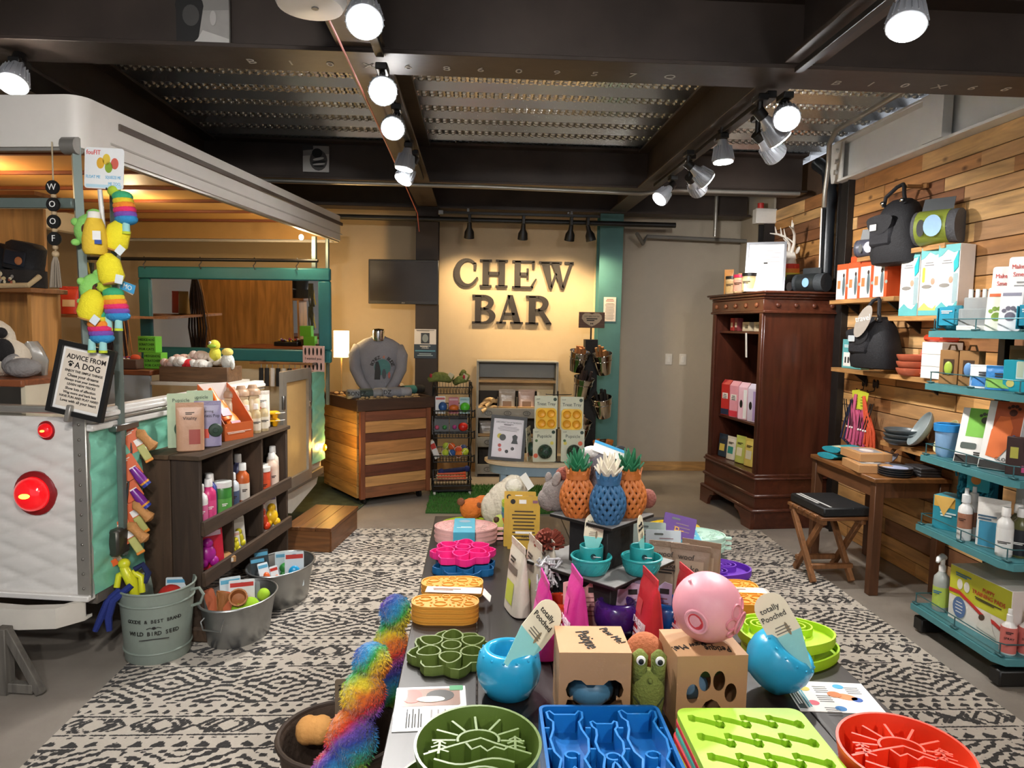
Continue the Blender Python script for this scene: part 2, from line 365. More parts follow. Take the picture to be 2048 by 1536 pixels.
# conduits and pipes
def pipe(label,pts,r,m,cat='pipe',name='conduit_pipe',n=10):
    return tag(MB().tube(pts,r,n).build(name,m),label,cat)
PIPE=mat('#a5a39c',.35,.7)
pipe('thin galvanised conduit running under the second cross beam',[(-2.2,5.72,2.64),(0,5.72,2.64),(1.3,5.72,2.62),(1.55,5.75,2.66),(2.6,5.75,2.66)],.016,PIPE)
pipe('black sprinkler pipe in front of the lettered wall',[(-1.9,7.05,2.57),(1.55,7.05,2.57),(1.95,7.05,2.57)],.026,BLK)
pipe('galvanised conduit under the deck bending down the black column',[(2.45,3.7,2.96),(2.5,5.0,2.96),(2.58,5.25,2.93),(2.62,5.33,2.8),(2.62,5.36,2.6),(2.64,5.4,2.5)],.018,PIPE)
pipe('large black ventilation duct elbow above the plank wall',[(2.74,5.52,1.95),(2.74,5.52,2.62),(2.74,5.56,2.8),(2.74,5.75,2.9)],.055,mat('#1b1f24',.35,.2),n=14)
pipe('white cable hanging down beside the black column',[(2.65,5.46,2.5),(2.655,5.46,2.2),(2.66,5.46,1.9)],.006,WHT,'cable','power_cable',6)
pipe('silver pipe dropping from the ceiling near the deer head',[(2.3,6.9,3.0),(2.3,6.9,2.45)],.018,PIPE)
pipe('pale pipe with elbow under the corner ceiling',[(1.6,7.2,2.5),(1.7,7.35,2.42),(1.75,7.4,2.5),(2.82,7.42,2.48)],.02,mat('#7f7c76',.5))
b=T('junction_box','small white junction box with a red valve handle on the beam','junction box',(2.72,6.74,2.63))
MB().box(0,0,0,.2,.1,.14,.006).build('body',WB,b); MB().cyl((-.05,-.02,.07),(-.05,-.02,.12),.03,n=10).build('valve_handle',mat('#c23a35',.4),b)
b=T('smoke_detector','round white smoke detector with a red wire on the middle beam','smoke detector',(-.565,2.47,2.7))
MB().lathe([(.06,.0),(.06,-.03),(.065,-.032),(.115,-.05),(.118,-.09),(.105,-.115),(.03,-.125),(0,-.126)],28).build('housing',mat('#eceae4',.4),b)
MB().cyl((.02,-.02,-.12),(.02,-.02,-.128),.012,n=8).build('indicator',mat('#555',.4),b)
pipe('loose red and white alarm wire strung along the middle beam',[(-.53,2.60,2.60),(-.54,2.8,2.62),(-.55,3.4,2.63),(-.56,4.3,2.63),(-.57,5.6,2.62),(-.58,6.9,2.6),(-.58,7.0,2.52),(-.57,7.0,2.44)],.0045,mat('#c4685c',.5),'wire','alarm_wire',5)
# framed prints on beam webs
def canvas(label,loc,s,blobs,bg='#a9a59f'):
    t=T('canvas_print',label,'picture',loc); MB().box(0,0,0,s,.02,s,.002).build('canvas',mat(bg,.6,var=.2,ns=9),t)
    for i,(c,P_) in enumerate(blobs): MB().prism([(x*s,y*s) for x,y in P_],0,.001,ftf(-.0105-.0006*i)).build('print',mat(c,.6),t,smooth=0)
    return t
def oval(cx,cy,rx,ry,n=16,rot=0): return [(cx+rx*cos(2*PI*i/n)*cos(rot)-ry*sin(2*PI*i/n)*sin(rot),cy+rx*cos(2*PI*i/n)*sin(rot)+ry*sin(2*PI*i/n)*cos(rot)) for i in range(n)]
canvas('black and white dog portrait canvas on the first ceiling beam',(-1.18,3.2,2.83),.22,[('#8d8a85',[(-.5,.1),(.5,.15),(.5,.5),(-.5,.5)]),('#1c1b1a',oval(-.25,.2,.27,.24)),('#1c1b1a',[(-.5,-.5),(-.1,-.5),(0,.1),(-.4,.3),(-.5,.2)]),('#4a4846',oval(-.22,.02,.16,.2)),('#cfccc6',[(0,-.25),(.5,-.4),(.5,-.5),(-.2,-.5),(-.1,-.42)]),('#c0bdb8',oval(.2,-.02,.06,.14))])
canvas('black and white striped animal canvas on the second ceiling beam',(-1.33,6.0,2.875),.21,[('#d9d6cf',[(-.5,-.5),(.5,-.5),(.5,.2),(-.5,.1)]),('#5a5755',oval(.1,-.05,.34,.4)),('#1b1a1a',oval(.05,.22,.2,.18)),('#e4e1da',oval(.1,.0,.22,.05,rot=.2)),('#222',oval(.12,-.12,.28,.045,rot=.15)),('#e4e1da',oval(.12,-.2,.24,.035,rot=.1)),('#222',oval(.12,-.28,.2,.04)),('#3a3837',[(-.5,.3),(-.1,.35),(-.1,.5),(-.5,.5)])])
# ------------------------------------------------------------------ lamps
LENS=mat('#ffffff',.3,emit=45)
def aim(d): return Vector(d).to_track_quat('-Z','Y').to_euler()
def par_lamp(label,loc,target,watts=40,lit=True,col=LED,spread=95,rail=2.63):
    """loc = centre of the glowing face"""
    t=T('track_lamp',label,'lamp',loc,group='track lamps on the ceiling beams'); d=(Vector(target)-Vector(loc)).normalized(); q=Vector((0,0,-1)).rotation_difference(d).to_matrix().to_4x4()
    b=MB(); b.lathe([(0,.13),(.022,.13),(.03,.10),(.05,.06),(.06,.01),(.06,.0),(.055,-.004)],20,tf=q)
    for i in range(20):
        a=2*PI*i/20; b.box(0,0,0,.014,.003,.075,tf=q@Matrix.Rotation(a,4,'Z')@Matrix.Translation((.05,0,.045))@Matrix.Rotation(R(-10),4,'Y'))
    b.build('bulb',mat('#b8bcc2',.35,.3),t)
    MB().lathe([(0,0),(.053,0),(.053,-.003),(0,-.008)],24,tf=q@Matrix.Translation((0,0,-.0045))).build('lens',LENS if lit else mat('#cfd2d4',.2),t)
    top=q@Vector((0,0,.13)); up=rail-loc[2]
    s=MB(); s.tube([tuple(top),tuple(q@Vector((0,0,.175)))],[.028,.028],12); e=q@Vector((0,0,.16)); s.tube([tuple(e),(e.x,e.y,max(e.z+.03,up))],.014,8); s.box(e.x,e.y,up+.005,.05,.09,.03,.004); s.build('socket',BLK,t)
    if lit:
        ld=bpy.data.lights.new('lamp_light','SPOT'); ld.energy=watts; ld.spot_size=R(spread); ld.spot_blend=.85; ld.shadow_soft_size=.05; ld.color=col
        lo=bpy.data.objects.new('lamp_light',ld); COL.objects.link(lo); lo.parent=t; lo.location=d*.02; lo.rotation_euler=aim(d)
    return t
def track(label,x,y0,y1,z=2.665):
    t=T('light_track',label,'light track',(x,y0,z)); MB().box(0,(y1-y0)/2,0,.035,y1-y0,.025,.002).build('rail',BLK,t); MB().box(0,.02,0,.045,.05,.035,.003).build('end_cap',BLK,t); return t
track('black light track under the middle beam before the cross beam',-.42,-1.6,3.08); track('black light track under the middle beam beyond the cross beam',-.44,3.4,5.6)
track('black light track beside the plank wall before the cross beam',1.36,-1.6,3.08); track('black light track beside the plank wall beyond the cross beam',1.38,3.4,5.6)
W=58
par_lamp('lit track lamp closest to the smoke detector',(-.37,2.36,2.50),(-.2,1.0,.9),W)
par_lamp('lit track lamp directly under the first cross beam, middle row',(-.40,3.03,2.50),(-.1,1.0,1.3),W)
par_lamp('lit track lamp second beyond the cross beam, middle row',(-.425,3.59,2.50),(-.5,1.3,1.0),W)
par_lamp('lit track lamp far end of middle row tilted down',(-.46,4.48,2.50),(-.9,4.4,0),W)
par_lamp('lit track lamp far end of middle row tilted sideways',(-.48,4.62,2.46),(-1.3,4.0,.8),W)
par_lamp('lit track lamp high up before the cross beam, plank wall row',(1.32,2.23,2.50),(.75,1.4,.7),W)
par_lamp('brightest lit track lamp of the plank wall row facing out',(1.38,3.22,2.50),(.8,1.4,1.1),W)
par_lamp('lit track lamp twinned below the brightest plank wall lamp',(1.43,3.40,2.46),(2.6,3.6,1.3),W)
par_lamp('unlit ribbed track lamp turned away towards the plank wall',(1.55,3.72,2.46),(2.8,4.2,1.6),0,False)
par_lamp('lit track lamp pointing straight down, plank wall row',(1.38,4.05,2.50),(1.5,3.9,0),W)
par_lamp('lit track lamp aimed at the wardrobe, nearer of two',(1.43,4.47,2.48),(2.7,4.6,1.6),W)
par_lamp('lit track lamp aimed at the wardrobe, further of two',(1.44,4.68,2.46),(2.55,6.0,1.9),W)
par_lamp('small lit track lamp tilted towards the camper at the row end',(1.30,5.15,2.48),(.1,4.6,1.2),W*.6)
par_lamp('lit track lamp beside the camper roof',(-1.96,3.17,2.52),(-1.75,2.2,1.0),W*.5)
for i,(x,y,tx,ty,tz) in enumerate([(-.42,-.9,-1.9,3.2,.7),(-.42,.6,-1.4,3.4,.8),(1.36,.2,2.5,3.2,1.0),(1.36,-1.0,.4,2.4,.8),(-.42,-.2,.3,5.5,.9)]):
    par_lamp('track lamp behind the viewpoint, number %s from the front'%('one','two','three','four','five')[i],(x,y,2.5),(tx,ty,tz),W)
# black cone spots that wash the lettered wall
t=T('light_track','short black light track washing the big wall letters','light track',(.4,6.95,2.62)); MB().box(0,0,0,1.55,.035,.025,.002).build('rail',BLK,t); MB().box(-.76,0,0,.05,.05,.04,.003).build('end_cap',STEEL,t)
for bx in(-.5,.5): MB().box(bx,.13,.04,.02,.26,.012).box(bx,.25,.055,.02,.02,.04).box(bx,0,.02,.02,.02,.04).build('bracket',STEEL,t)
for (x,dx,l) in((-.085,0,'first black cone spot, furthest along the wall track'),(.435,0,'second black cone spot above the letters C H E W'),(.90,-.05,'third black cone spot above the letter W'),(1.06,.25,'black cone spot turned out and glowing near the teal column')):
    t=T('cone_spot',l,'lamp',(x,6.95,2.532),group='black cone spots'); d=Vector((dx*1.2-.02,.35 if dx<.2 else .1,-1)).normalized(); q=Vector((0,0,-1)).rotation_difference(d).to_matrix().to_4x4()
    MB().lathe([(0,.0),(.02,.0),(.024,-.05),(.045,-.09),(.05,-.15),(.046,-.152),(.04,-.1),(0,-.09)],18,tf=q).build('shade',BLK,t)
    MB().lathe([(0,-.118),(.04,-.118),(.04,-.121),(0,-.125)],16,tf=q).build('bulb',mat('#fff0d8',.3,emit=25),t); MB().box(0,0,.035,.03,.06,.08,.004).build('adapter',BLK,t)
    ld=bpy.data.lights.new('spot_light','SPOT'); ld.energy=26; ld.spot_size=R(120); ld.spot_blend=.9; ld.shadow_soft_size=.04; ld.color=WARM
    lo=bpy.data.objects.new('spot_light',ld); COL.objects.link(lo); lo.parent=t; lo.location=d*.16; lo.rotation_euler=aim(d)
# ------------------------------------------------------------------ rug (woven pattern stored as a smooth mask, edge sharpened by the shader)
def rug():
    x0,x1,y0,y1=-1.54,2.2,1.5,5.28; g_=.009; nx,ny=int((x1-x0)/g_),int((y1-y0)/g_)
    X,Y=np.meshgrid(np.linspace(x0,x1,nx+1),np.linspace(y0,y1,ny+1)); rs=np.random.RandomState(4)
    jg=np.kron(rs.rand(X.shape[0]//2+1,X.shape[1]//5+1),np.ones((2,5)))[:X.shape[0],:X.shape[1]]-.5
    per=.615; v=(Y-2.96+.14+jg*.006)%per; pat=np.zeros_like(X)
    def put(mask): pat[mask]=1
    u=(X+.1)%.47-.235; st=np.round(np.abs(u)/.022)*.022; d=v-.14; dd=np.abs(d)
    q=st/.235+dd/.14+jg*.045; inb=(v<.28)
    put(inb&(np.abs(q-.40)<.075)&(np.abs(u)<.12)); put(inb&(np.abs(q-.72)<.07)); put(inb&(np.abs(q-1.04)<.065)&(np.abs(u)>.03)); put(inb&(np.abs(q-1.38)<.07)); put(inb&(np.abs(q-1.68)<.065)); put(inb&(q<.13)); put(inb&(np.abs(dd-.02)<.007)&(np.abs(np.abs(u)-.13)<.03)); put(inb&(q>1.86))
    def band(a,b): return (v>=a)&(v<b)
    for a,b in((.284,.292),(.372,.379),(.497,.504),(.601,.609)): put(band(a,b))
    def tris(a,b,p,ph=0):
        t_=(v-a)/(b-a); uu=np.abs(((X+ph+jg*.008)%p)/p-.5)*2; put(band(a,b)&(uu<.72*(1-t_)+.05))
    tris(.302,.336,.078); tris(.527,.552,.06,.02); tris(.566,.592,.06)
    put(band(.350,.362)&(((X)%.04)<.016)); put(band(.511,.520)&((X%.04)<.018))
    c=v-.44; uc=np.abs(((X+.05+jg*.006)%.25)-.125); k_=np.abs(c); put(band(.392,.488)&(np.abs(uc-(.045-k_)*1.1-.004)<.009)); put(band(.392,.488)&(np.abs(uc-(.05-k_)*1.1-.03)<.009)); put(band(.392,.488)&(np.abs(uc-(.05-k_)*1.1-.062)<.01))
    pat*=(rs.rand(*pat.shape)>.04)
    g=np.pad(pat,1,mode='edge'); pat=(g[1:-1,1:-1]*4+g[:-2,1:-1]+g[2:,1:-1]+g[1:-1,:-2]+g[1:-1,2:])/8
    me=bpy.data.meshes.new('rug'); n=(nx+1)*(ny+1); co=np.stack([X,Y,np.full_like(X,.012)],-1).reshape(-1,3)
    i=np.arange(ny)[:,None]*(nx+1)+np.arange(nx)[None]; f=np.stack([i,i+1,i+nx+2,i+nx+1],-1).reshape(-1,4)
    me.vertices.add(n); me.vertices.foreach_set('co',co.ravel()); me.loops.add(f.size); me.loops.foreach_set('vertex_index',f.ravel()); me.polygons.add(len(f)); me.polygons.foreach_set('loop_start',np.arange(0,f.size,4)); me.update(calc_edges=True)
    at=me.attributes.new('weave','FLOAT','POINT'); at.data.foreach_set('value',pat.ravel())
    m=bpy.data.materials.new('m_rug'); m.use_nodes=True; N=m.node_tree.nodes; L=m.node_tree.links; b=N['Principled BSDF']; b.inputs['Roughness'].default_value=.95; b.inputs['Sheen Weight'].default_value=.2
    a=N.new('ShaderNodeAttribute'); a.attribute_name='weave'; tc=N.new('ShaderNodeTexCoord'); no=N.new('ShaderNodeTexNoise'); no.inputs['Scale'].default_value=130; no.inputs['Detail'].default_value=2; L.new(tc.outputs['Object'],no.inputs['Vector'])
    ad=N.new('ShaderNodeMath'); ad.operation='MULTIPLY_ADD'; ad.inputs[1].default_value=.7; L.new(no.outputs['Fac'],ad.inputs[0]); L.new(a.outputs['Fac'],ad.inputs[2])
    rp=N.new('ShaderNodeValToRGB'); rp.color_ramp.elements[0].position=.72; rp.color_ramp.elements[1].position=.84; rp.color_ramp.elements[0].color=lin('#c3b9ab'); rp.color_ramp.elements[1].color=lin('#1d1917'); L.new(ad.outputs[0],rp.inputs[0]); L.new(rp.outputs[0],b.inputs['Base Color'])
    bp=N.new('ShaderNodeBump'); bp.inputs['Strength'].default_value=.5; bp.inputs['Distance'].default_value=.004; L.new(no.outputs['Fac'],bp.inputs['Height']); L.new(bp.outputs[0],b.inputs['Normal']); me.materials.append(m)
    t=T('area_rug','large cream rug with rows of black woven diamonds and arrows','rug'); o=bpy.data.objects.new('pile',me); COL.objects.link(o); o.parent=t
    MB().box((x0+x1)/2,(y0+y1)/2,.0055,x1-x0,y1-y0,.011,.002).build('backing',mat('#6b645b',.9),t)
rug()
# ------------------------------------------------------------------ package builders (all face local -y, base at z=0)
def P(hx,rough=.45,**k): return mat(hx,rough,**k)
class Pouch: pass
def pouch(label,loc,rz,w,h,d,col,pans=(),tx=(),name='treat_pouch',cat='pouch',rot=None,group=None,seal=None,rough=.38,notch=True):
    t=T(name,label,cat,loc,rz,group,rot); m=P(col,rough,bump=.25,bs=28)
    dep=lambda q: d/2*max(.03,(1-q)**.65) if q<.9 else d/2*.03
    def yf(x,q):
        c=min(.999,(2*abs(x)/w)**2); return -dep(q)*(1-c*c)**.4
    rings=[];n=24
    for q in(0,.02,.1,.25,.4,.55,.7,.82,.9,.91):
        s_=.93 if q==0 else 1; rings.append([((w/2*s_)*math.copysign(abs(cos(2*PI*i/n))**.5,cos(2*PI*i/n)),dep(q)*(.8 if q==0 else 1)*math.copysign(abs(sin(2*PI*i/n))**.8,sin(2*PI*i/n)),q*h) for i in range(n)])
    MB().loft(rings).build('body',m,t)
    MB().box(0,0,.953*h,w,d*.04+.001,.096*h,.0005).build('seal',P(seal or col,rough,bump=.3,bs=60),t)
    def patch(nm,c,x,q,pw,ph):
        vs=[];fs=[];a,b=8,6
        for j in range(b+1):
            for i in range(a+1):
                X=x-pw/2+pw*i/a; X=max(-w*.497,min(w*.497,X)); Q=q-ph/2+ph*j/b; vs.append((X,yf(X,Q)-.0012,Q*h))
        for j in range(b):
            for i in range(a): fs.append((j*(a+1)+i,j*(a+1)+i+1,(j+1)*(a+1)+i+1,(j+1)*(a+1)+i))
        return MB().add(vs,fs).build(nm,P(c,.5),t)
    for p in pans: patch('label_panel',*p)
    for s,x,q,sz,c in tx:
        an=math.atan2(dep(q-.04)-dep(q+.04),.08*h); txt(s,sz,P(c,.6),t,(x,yf(x,q)-.003,q*h),(PI/2-an,0,0),maxw=w*.86)
    return t
def carton(label,loc,rz,w,h,d,col,pans=(),tx=(),name='product_carton',cat='box',rot=None,group=None,side=None,discs=(),rough=.45,bv=.0015,flap=None):
    t=T(name,label,cat,loc,rz,group,rot); MB().box(0,0,h/2,w,d,h,bv).build('box',P(col,rough,var=.03),t); y=-d/2
    if side: MB().box(w/2+.0004,0,h/2,.0008,d*.985,h*.985).build('side_panel',P(side,rough),t)
    for i,(c,x,z,pw,ph) in enumerate(pans): decal(t,'print_panel',P(c,.5),x,z,pw,ph,y-.0008*i)
    for i,(c,x,z,r) in enumerate(discs): disc(t,'print_disc',P(c,.5),x,z,r,y-.0008*len(pans))
    for s,x,z,sz,c in tx: txt(s,sz,P(c,.6),t,(x,y-.0008*len(pans)-.0012,z),maxw=w*.9)
    if flap: MB().prism(rrect(w*.8,flap,.006,3),0,.001,ftf(d/2,0,h+flap/2)).build('hang_tab',P(col,rough),t,smooth=0)
    return t
def bottle(label,loc,rz,r,h,body,cap,lab=None,tx=(),style='flip',name='bottle',cat='bottle',trans=0,group=None,labz=(.12,.62),rot=None):
    t=T(name,label,cat,loc,rz,group,rot); m=P(body,.25,trans=trans) if trans else P(body,.3)
    hb=h*{'flip':.82,'pump':.74,'spray':.7,'foam':.72,'jar':.84,'mist':.72}[style]
    if style=='jar': pr=[(0,0),(r*.95,0),(r,.004),(r,hb*.92),(r*.9,hb),(0,hb)]
    else: pr=[(0,0),(r*.93,0),(r,.006),(r,hb*.74),(r*.93,hb*.86),(r*.55,hb*.95),(r*.42,hb),(0,hb)]
    MB().lathe(pr,20).build('body',m,t); c=MB(); cm=P(cap,.35)
    if style=='jar': c.lathe([(0,hb),(r*1.03,hb),(r*1.03,h),(r*.98,h),(0,h)],20)
    elif style=='flip': c.lathe([(0,hb),(r*.55,hb),(r*.52,h-.003),(r*.46,h),(0,h)],16)
    elif style in('foam','mist'): c.lathe([(0,hb),(r*(.62 if style=='foam' else .42),hb),(r*(.6 if style=='foam' else .4),hb+(h-hb)*.55),(r*.3,hb+(h-hb)*.6),(r*.28,h),(0,h)],16)
    elif style=='pump': c.lathe([(0,hb),(r*.5,hb),(r*.48,hb+(h-hb)*.45),(r*.15,hb+(h-hb)*.5),(r*.15,h*.96),(0,h*.96)],14); c.box(0,-r*.3,h*.975,r*.4,r*1.1,h*.05,.003)
    else: c.lathe([(0,hb),(r*.45,hb),(r*.45,hb+(h-hb)*.3),(r*.3,hb+(h-hb)*.4),(0,hb+(h-hb)*.42)],14); c.tube([(0,r*.5,h*.93),(0,-r*.2,h*.97),(0,-r*1.3,h*.95),(0,-r*1.7,h*.9)],[r*.35,r*.42,r*.36,r*.2],10); c.cyl((0,0,hb),(0,0,h*.96),r*.3,n=10)
    c.build('cap',cm,t)
    if lab: a,b=labz; MB().lathe([(r*1.004,hb*a),(r*1.012,hb*a),(r*1.012,hb*b),(r*1.004,hb*b)],20).build('label',P(lab,.5),t)
    for s,z,sz,c_ in tx: txt(s,sz,P(c_,.6),t,(0,-r*1.03-.0015,z),maxw=r*1.5)
    return t
def bowlthing(label,loc,prof,t_,col,name='pet_bowl',cat='bowl',rot=None,rz=0,rough=.3,group=None,trans=0,n=32,coat=0):
    o=MB().bowl(prof,t_,n).build(name,P(col,rough,trans=trans,coat=coat) if not trans else P(col,rough,trans=trans,var=.02)); o.location=loc; o.rotation_euler=rot or (0,0,rz); return tag(o,label,cat,group)
def plank_shelf(label,y0,y1,z,d=.15,th=.03,x=2.81):
    t=T('wall_shelf',label,'shelf',(x-d/2,(y0+y1)/2,z)); MB().box(0,0,-th/2,d,y1-y0,th,.002).build('board',wood(['#d2a267','#c8945a'],1,1.2,knots=.9),t)
    for s_ in(-1,1): MB().prism([(0,0),(-.1,0),(0,-.08)],-.008,.008,Matrix.Translation((d/2,s_*(y1-y0)*.32,-th))@Matrix.Rotation(PI/2,4,'X')).build('bracket',BLK,t)
    return t
# ------------------------------------------------------------------ wardrobe
MAHO=wood(['#54291a'],2,1.0,.35,bump=.12,coat=.2); MAHH=wood(['#5c2f1e'],0,1.0,.35,bump=.12,coat=.2); DKIN=wood(['#3c1a10'],2,1,.5)
t=T('wardrobe','tall dark mahogany open wardrobe with carved cornice and bracket feet','wardrobe',(2.475,5.84,0),-PI/2+R(5.6))
MB().box(.435,0,1.06,.03,.64,1.28,.003).build('side_panel',MAHO,t); MB().box(-.435,0,1.06,.03,.64,1.28,.003).build('side_panel',MAHO,t)
MB().box(0,.32,1.06,.86,.015,1.28).build('back_panel',DKIN,t)
for s_ in(-1,1): MB().box(s_*.42,-.327,1.06,.05,.02,1.28,.004).build('stile',MAHO,t)
for z_,dd in((1.53,.60),(.79,.58)): MB().box(0,.32-dd/2,z_,.84,dd,.022,.003).build('shelf',MAHH,t)
MB().box(0,0,.415,.93,.70,.03,.008).build('shelf',MAHH,t)
fr=MB().box(0,-.0,1.745,.92,.68,.09,.003).build('frieze',MAHH,t)
for i in range(5): MB().ell((-.36+.18*i,-.345,1.745),(.02,.014,.02)).build('rosette',wood(['#8a5233'],0,2,.3),fr)
for i in range(4): MB().ell((.465,-.22+.15*i,1.745),(.012,.02,.02)).build('rosette',MAHH,fr)
for z_,e,hh in((1.693,.03,.022),(1.802,.02,.02),(1.823,.05,.022),(1.842,.075,.018)): MB().box(0,-.0,z_,.92+e*2-.02,.66+e,hh,.006).build('cornice_moulding',MAHH,t)
MB().box(0,0,.335,.93,.69,.13,.003).build('drawer_front',MAHH,t); MB().box(0,-.005,.26,.97,.71,.03,.010).build('base_moulding',MAHH,t); MB().box(0,-.005,.395,.96,.71,.022,.009).build('base_moulding',MAHH,t)
MB().box(0,-.0,.2,.94,.69,.09,.003).build('base_panel',MAHH,t); MB().box(0,-.01,.145,.99,.73,.028,.010).build('base_moulding',MAHH,t)
def foot(x0,x1,flip):
    P_=[(x0,0),(x0,.135),(x1,.135),(x1,.11),(x0+(x1-x0)*.75,.095),(x0+(x1-x0)*.6,.05),(x0+(x1-x0)*.55,0)]
    MB().prism(P_,0,.03,ftf(-.345,0,0)).build('foot',MAHH,t)
foot(-.48,-.2,0); foot(.48,.2,0); MB().box(.47,0,.066,.025,.69,.132,.004).build('foot',MAHH,t); MB().box(-.47,0,.066,.025,.69,.132,.004).build('foot',MAHH,t)
# wardrobe contents: middle shelf z=.80
def wl(i,n,z_,x_=2.3): return (2.22+(x_-2.3)+.085*i/max(1,n-1),6.12-.60*i/max(1,n-1),z_)
for i,(c,c2,l) in enumerate([('#c8322f','#20304f','red treat carton with a navy base, furthest in on the wardrobe shelf'),('#e9a0ae','#d8384a','pink treat carton with red foot in the wardrobe'),('#f3c6d4','#ffffff','pale pink gabled carton with black oval in the wardrobe'),('#e6dcef','#b79fd0','lilac gabled carton with black oval in the wardrobe'),('#d93b45','#f6d9dc','bright red carton nearest the wardrobe side panel')]):
    p=wl(i,5,.803); t=carton(l,p,-PI/2+.35,.105,.27,.07,c,[(c2,0,.03,.1,.05),('#f4efe8',0,.17,.07,.05)] if i in(0,1,4) else [(c2,.03,.13,.04,.24)],name='treat_carton',rough=.4)
    MB().prism([(-.035,0),(.035,0),(0,.04)],-.0525,.0525,Matrix.Translation((0,0,.27))@Matrix.Rotation(PI/2,4,'X')@Matrix.Rotation(PI/2,4,'Y')).build('gable',P(c,.4),t,smooth=0)
    if i in(2,3): disc(t,'print_oval',INK,-.015,.13,.017,-.0368,rz=2)
    else: lines(t,INK,0,.18,.05,3,.014,-.0375)
for i,(c,pc,l) in enumerate([('#2b3a4a','#d8c25a','dark navy treat pouch at the far end of the wardrobe bottom'),('#e8e2d4','#2f8f80','white and green treat pouch in the wardrobe bottom'),('#c9d36a','#f1eccb','lime green treat pouch in the wardrobe bottom'),('#ecd872','#f6f0d8','yellow treat pouch in the wardrobe bottom'),('#e0563c','#f4ead8','orange red treat pouch next to the wardrobe side panel')]):
    pouch(l,wl(i,5,.432,2.28),-PI/2+.3,.13,.23 if i>1 else .2,.06,c,[(pc,0,.42,.07,.3)],[('TREATS',0,.72,.022,'#3a3326')])
for i,(c,l) in enumerate([('#b0352c','small red tin at the far end of the wardrobe top shelf'),('#7a2f33','small maroon box on the wardrobe top shelf')]):
    carton(l,(2.24,6.1-.1*i,1.542),-PI/2,.07,.11,.05,c,[('#e8d9c0',0,.05,.04,.04)])
for i,l in enumerate(['cream wooden block frame on the wardrobe top shelf, further one','cream wooden block frame on the wardrobe top shelf, nearer one']):
    t=T('block_frame',l,'frame',(2.26+.02*i,5.84-.2*i,1.5415),-PI/2); MB().ring(rrect(.15,.075,.004,2,0,.0375),rrect(.09,.032,.004,2,0,.0375),0,.04,ftf(.02)).build('frame',P('#d8c9a8',.6),t); MB().box(0,.015,.0375,.1,.006,.04).build('panel',BLK2,t)
b=MB().box(0,0,-.09,.035,.002,.2,.0).build('paper_strip',PAPER); b.location=(2.2,5.72,1.517); b.rotation_euler=(.05,0,-PI/2); tag(b,'long white paper strip hanging from the wardrobe top shelf','paper strip')
# on top of the wardrobe
TOPZ=1.853
for i,(c,l) in enumerate([('#c98a4a','tall kraft treat pouch standing at the wardrobe top corner'),('#d59a58','slim kraft treat pouch behind the spice jars')]):
    pouch(l,(2.19+.1*i,6.15-.02*i,TOPZ),-PI/2+.9,.08 if i==0 else .05,.22-.03*i,.03,c,[('#e6b878',0,.35,.04,.3)])
for i,(c,b_,l) in enumerate([('#151515','#c9a46a','glass jar with a black lid and tan label on the wardrobe'),('#d22a52','#e9a58c','glass jar with a pink red lid on the wardrobe'),('#1a1a1a','#f0d9a0','glass jar with a black lid beside the white framed sheet')]):
    t=bottle(l,(2.17,6.0-.19*i,TOPZ),-PI/2+.8,.058,.15,'#d8b888',c,b_,[('SPICE',.075,.024,'#4a3520')],'jar','treat_jar','jar',labz=(.1,.85))
t=T('framed_sheet','silver framed white information sheet leaning on the wardrobe top','picture frame',(2.25,5.52,TOPZ+.002),0,rot=(R(-12),0,-.45))
MB().ring(rrect(.3,.4,.004,2,0,.2),rrect(.262,.362,.002,2,0,.2),0,.018,ftf(.009)).build('frame',P('#8d8f94',.3,metal=.6),t); MB().box(0,.004,.2,.27,.004,.37).build('sheet',PAPER,t); lines(t,P('#9a9894'),.05,.33,.13,6,.018,-.0005,.004); MB().box(0,.06,.12,.03,.004,.26,rot=(R(28),0,0)).build('easel_back',BLK,t)
for i,(y,c,l) in enumerate([(5.82,'#5a5c66','grey rolled travel bag in a printed sleeve on the wardrobe'),(5.52,'#33383c','dark rolled blanket pack with a blue oval on the wardrobe')]):
    t=T('rolled_pack',l,'packaged roll',(2.6,y-.06,TOPZ),-PI/2+.5); r_=.058+.014*i
    MB().cyl((-.13,0,r_),(.13,0,r_),r_,n=18).build('roll',P(c,.7,bump=.4,bs=60),t); MB().cyl((-.1,0,r_),(.06,0,r_),r_+.002,n=18).build('sleeve',P('#4c4d55' if i==0 else '#25292a',.4),t)
    disc(t,'logo_oval',P('#8ab4e0' if i else '#b9c2d0',.4),.0,r_,.03,-r_-.004,rz=1.2); MB().prism(rrect(.16,.05,.01,3),0,.003,ftf(.0,0,2*r_+.02)).build('hang_tab',P('#2d3134',.4),t)
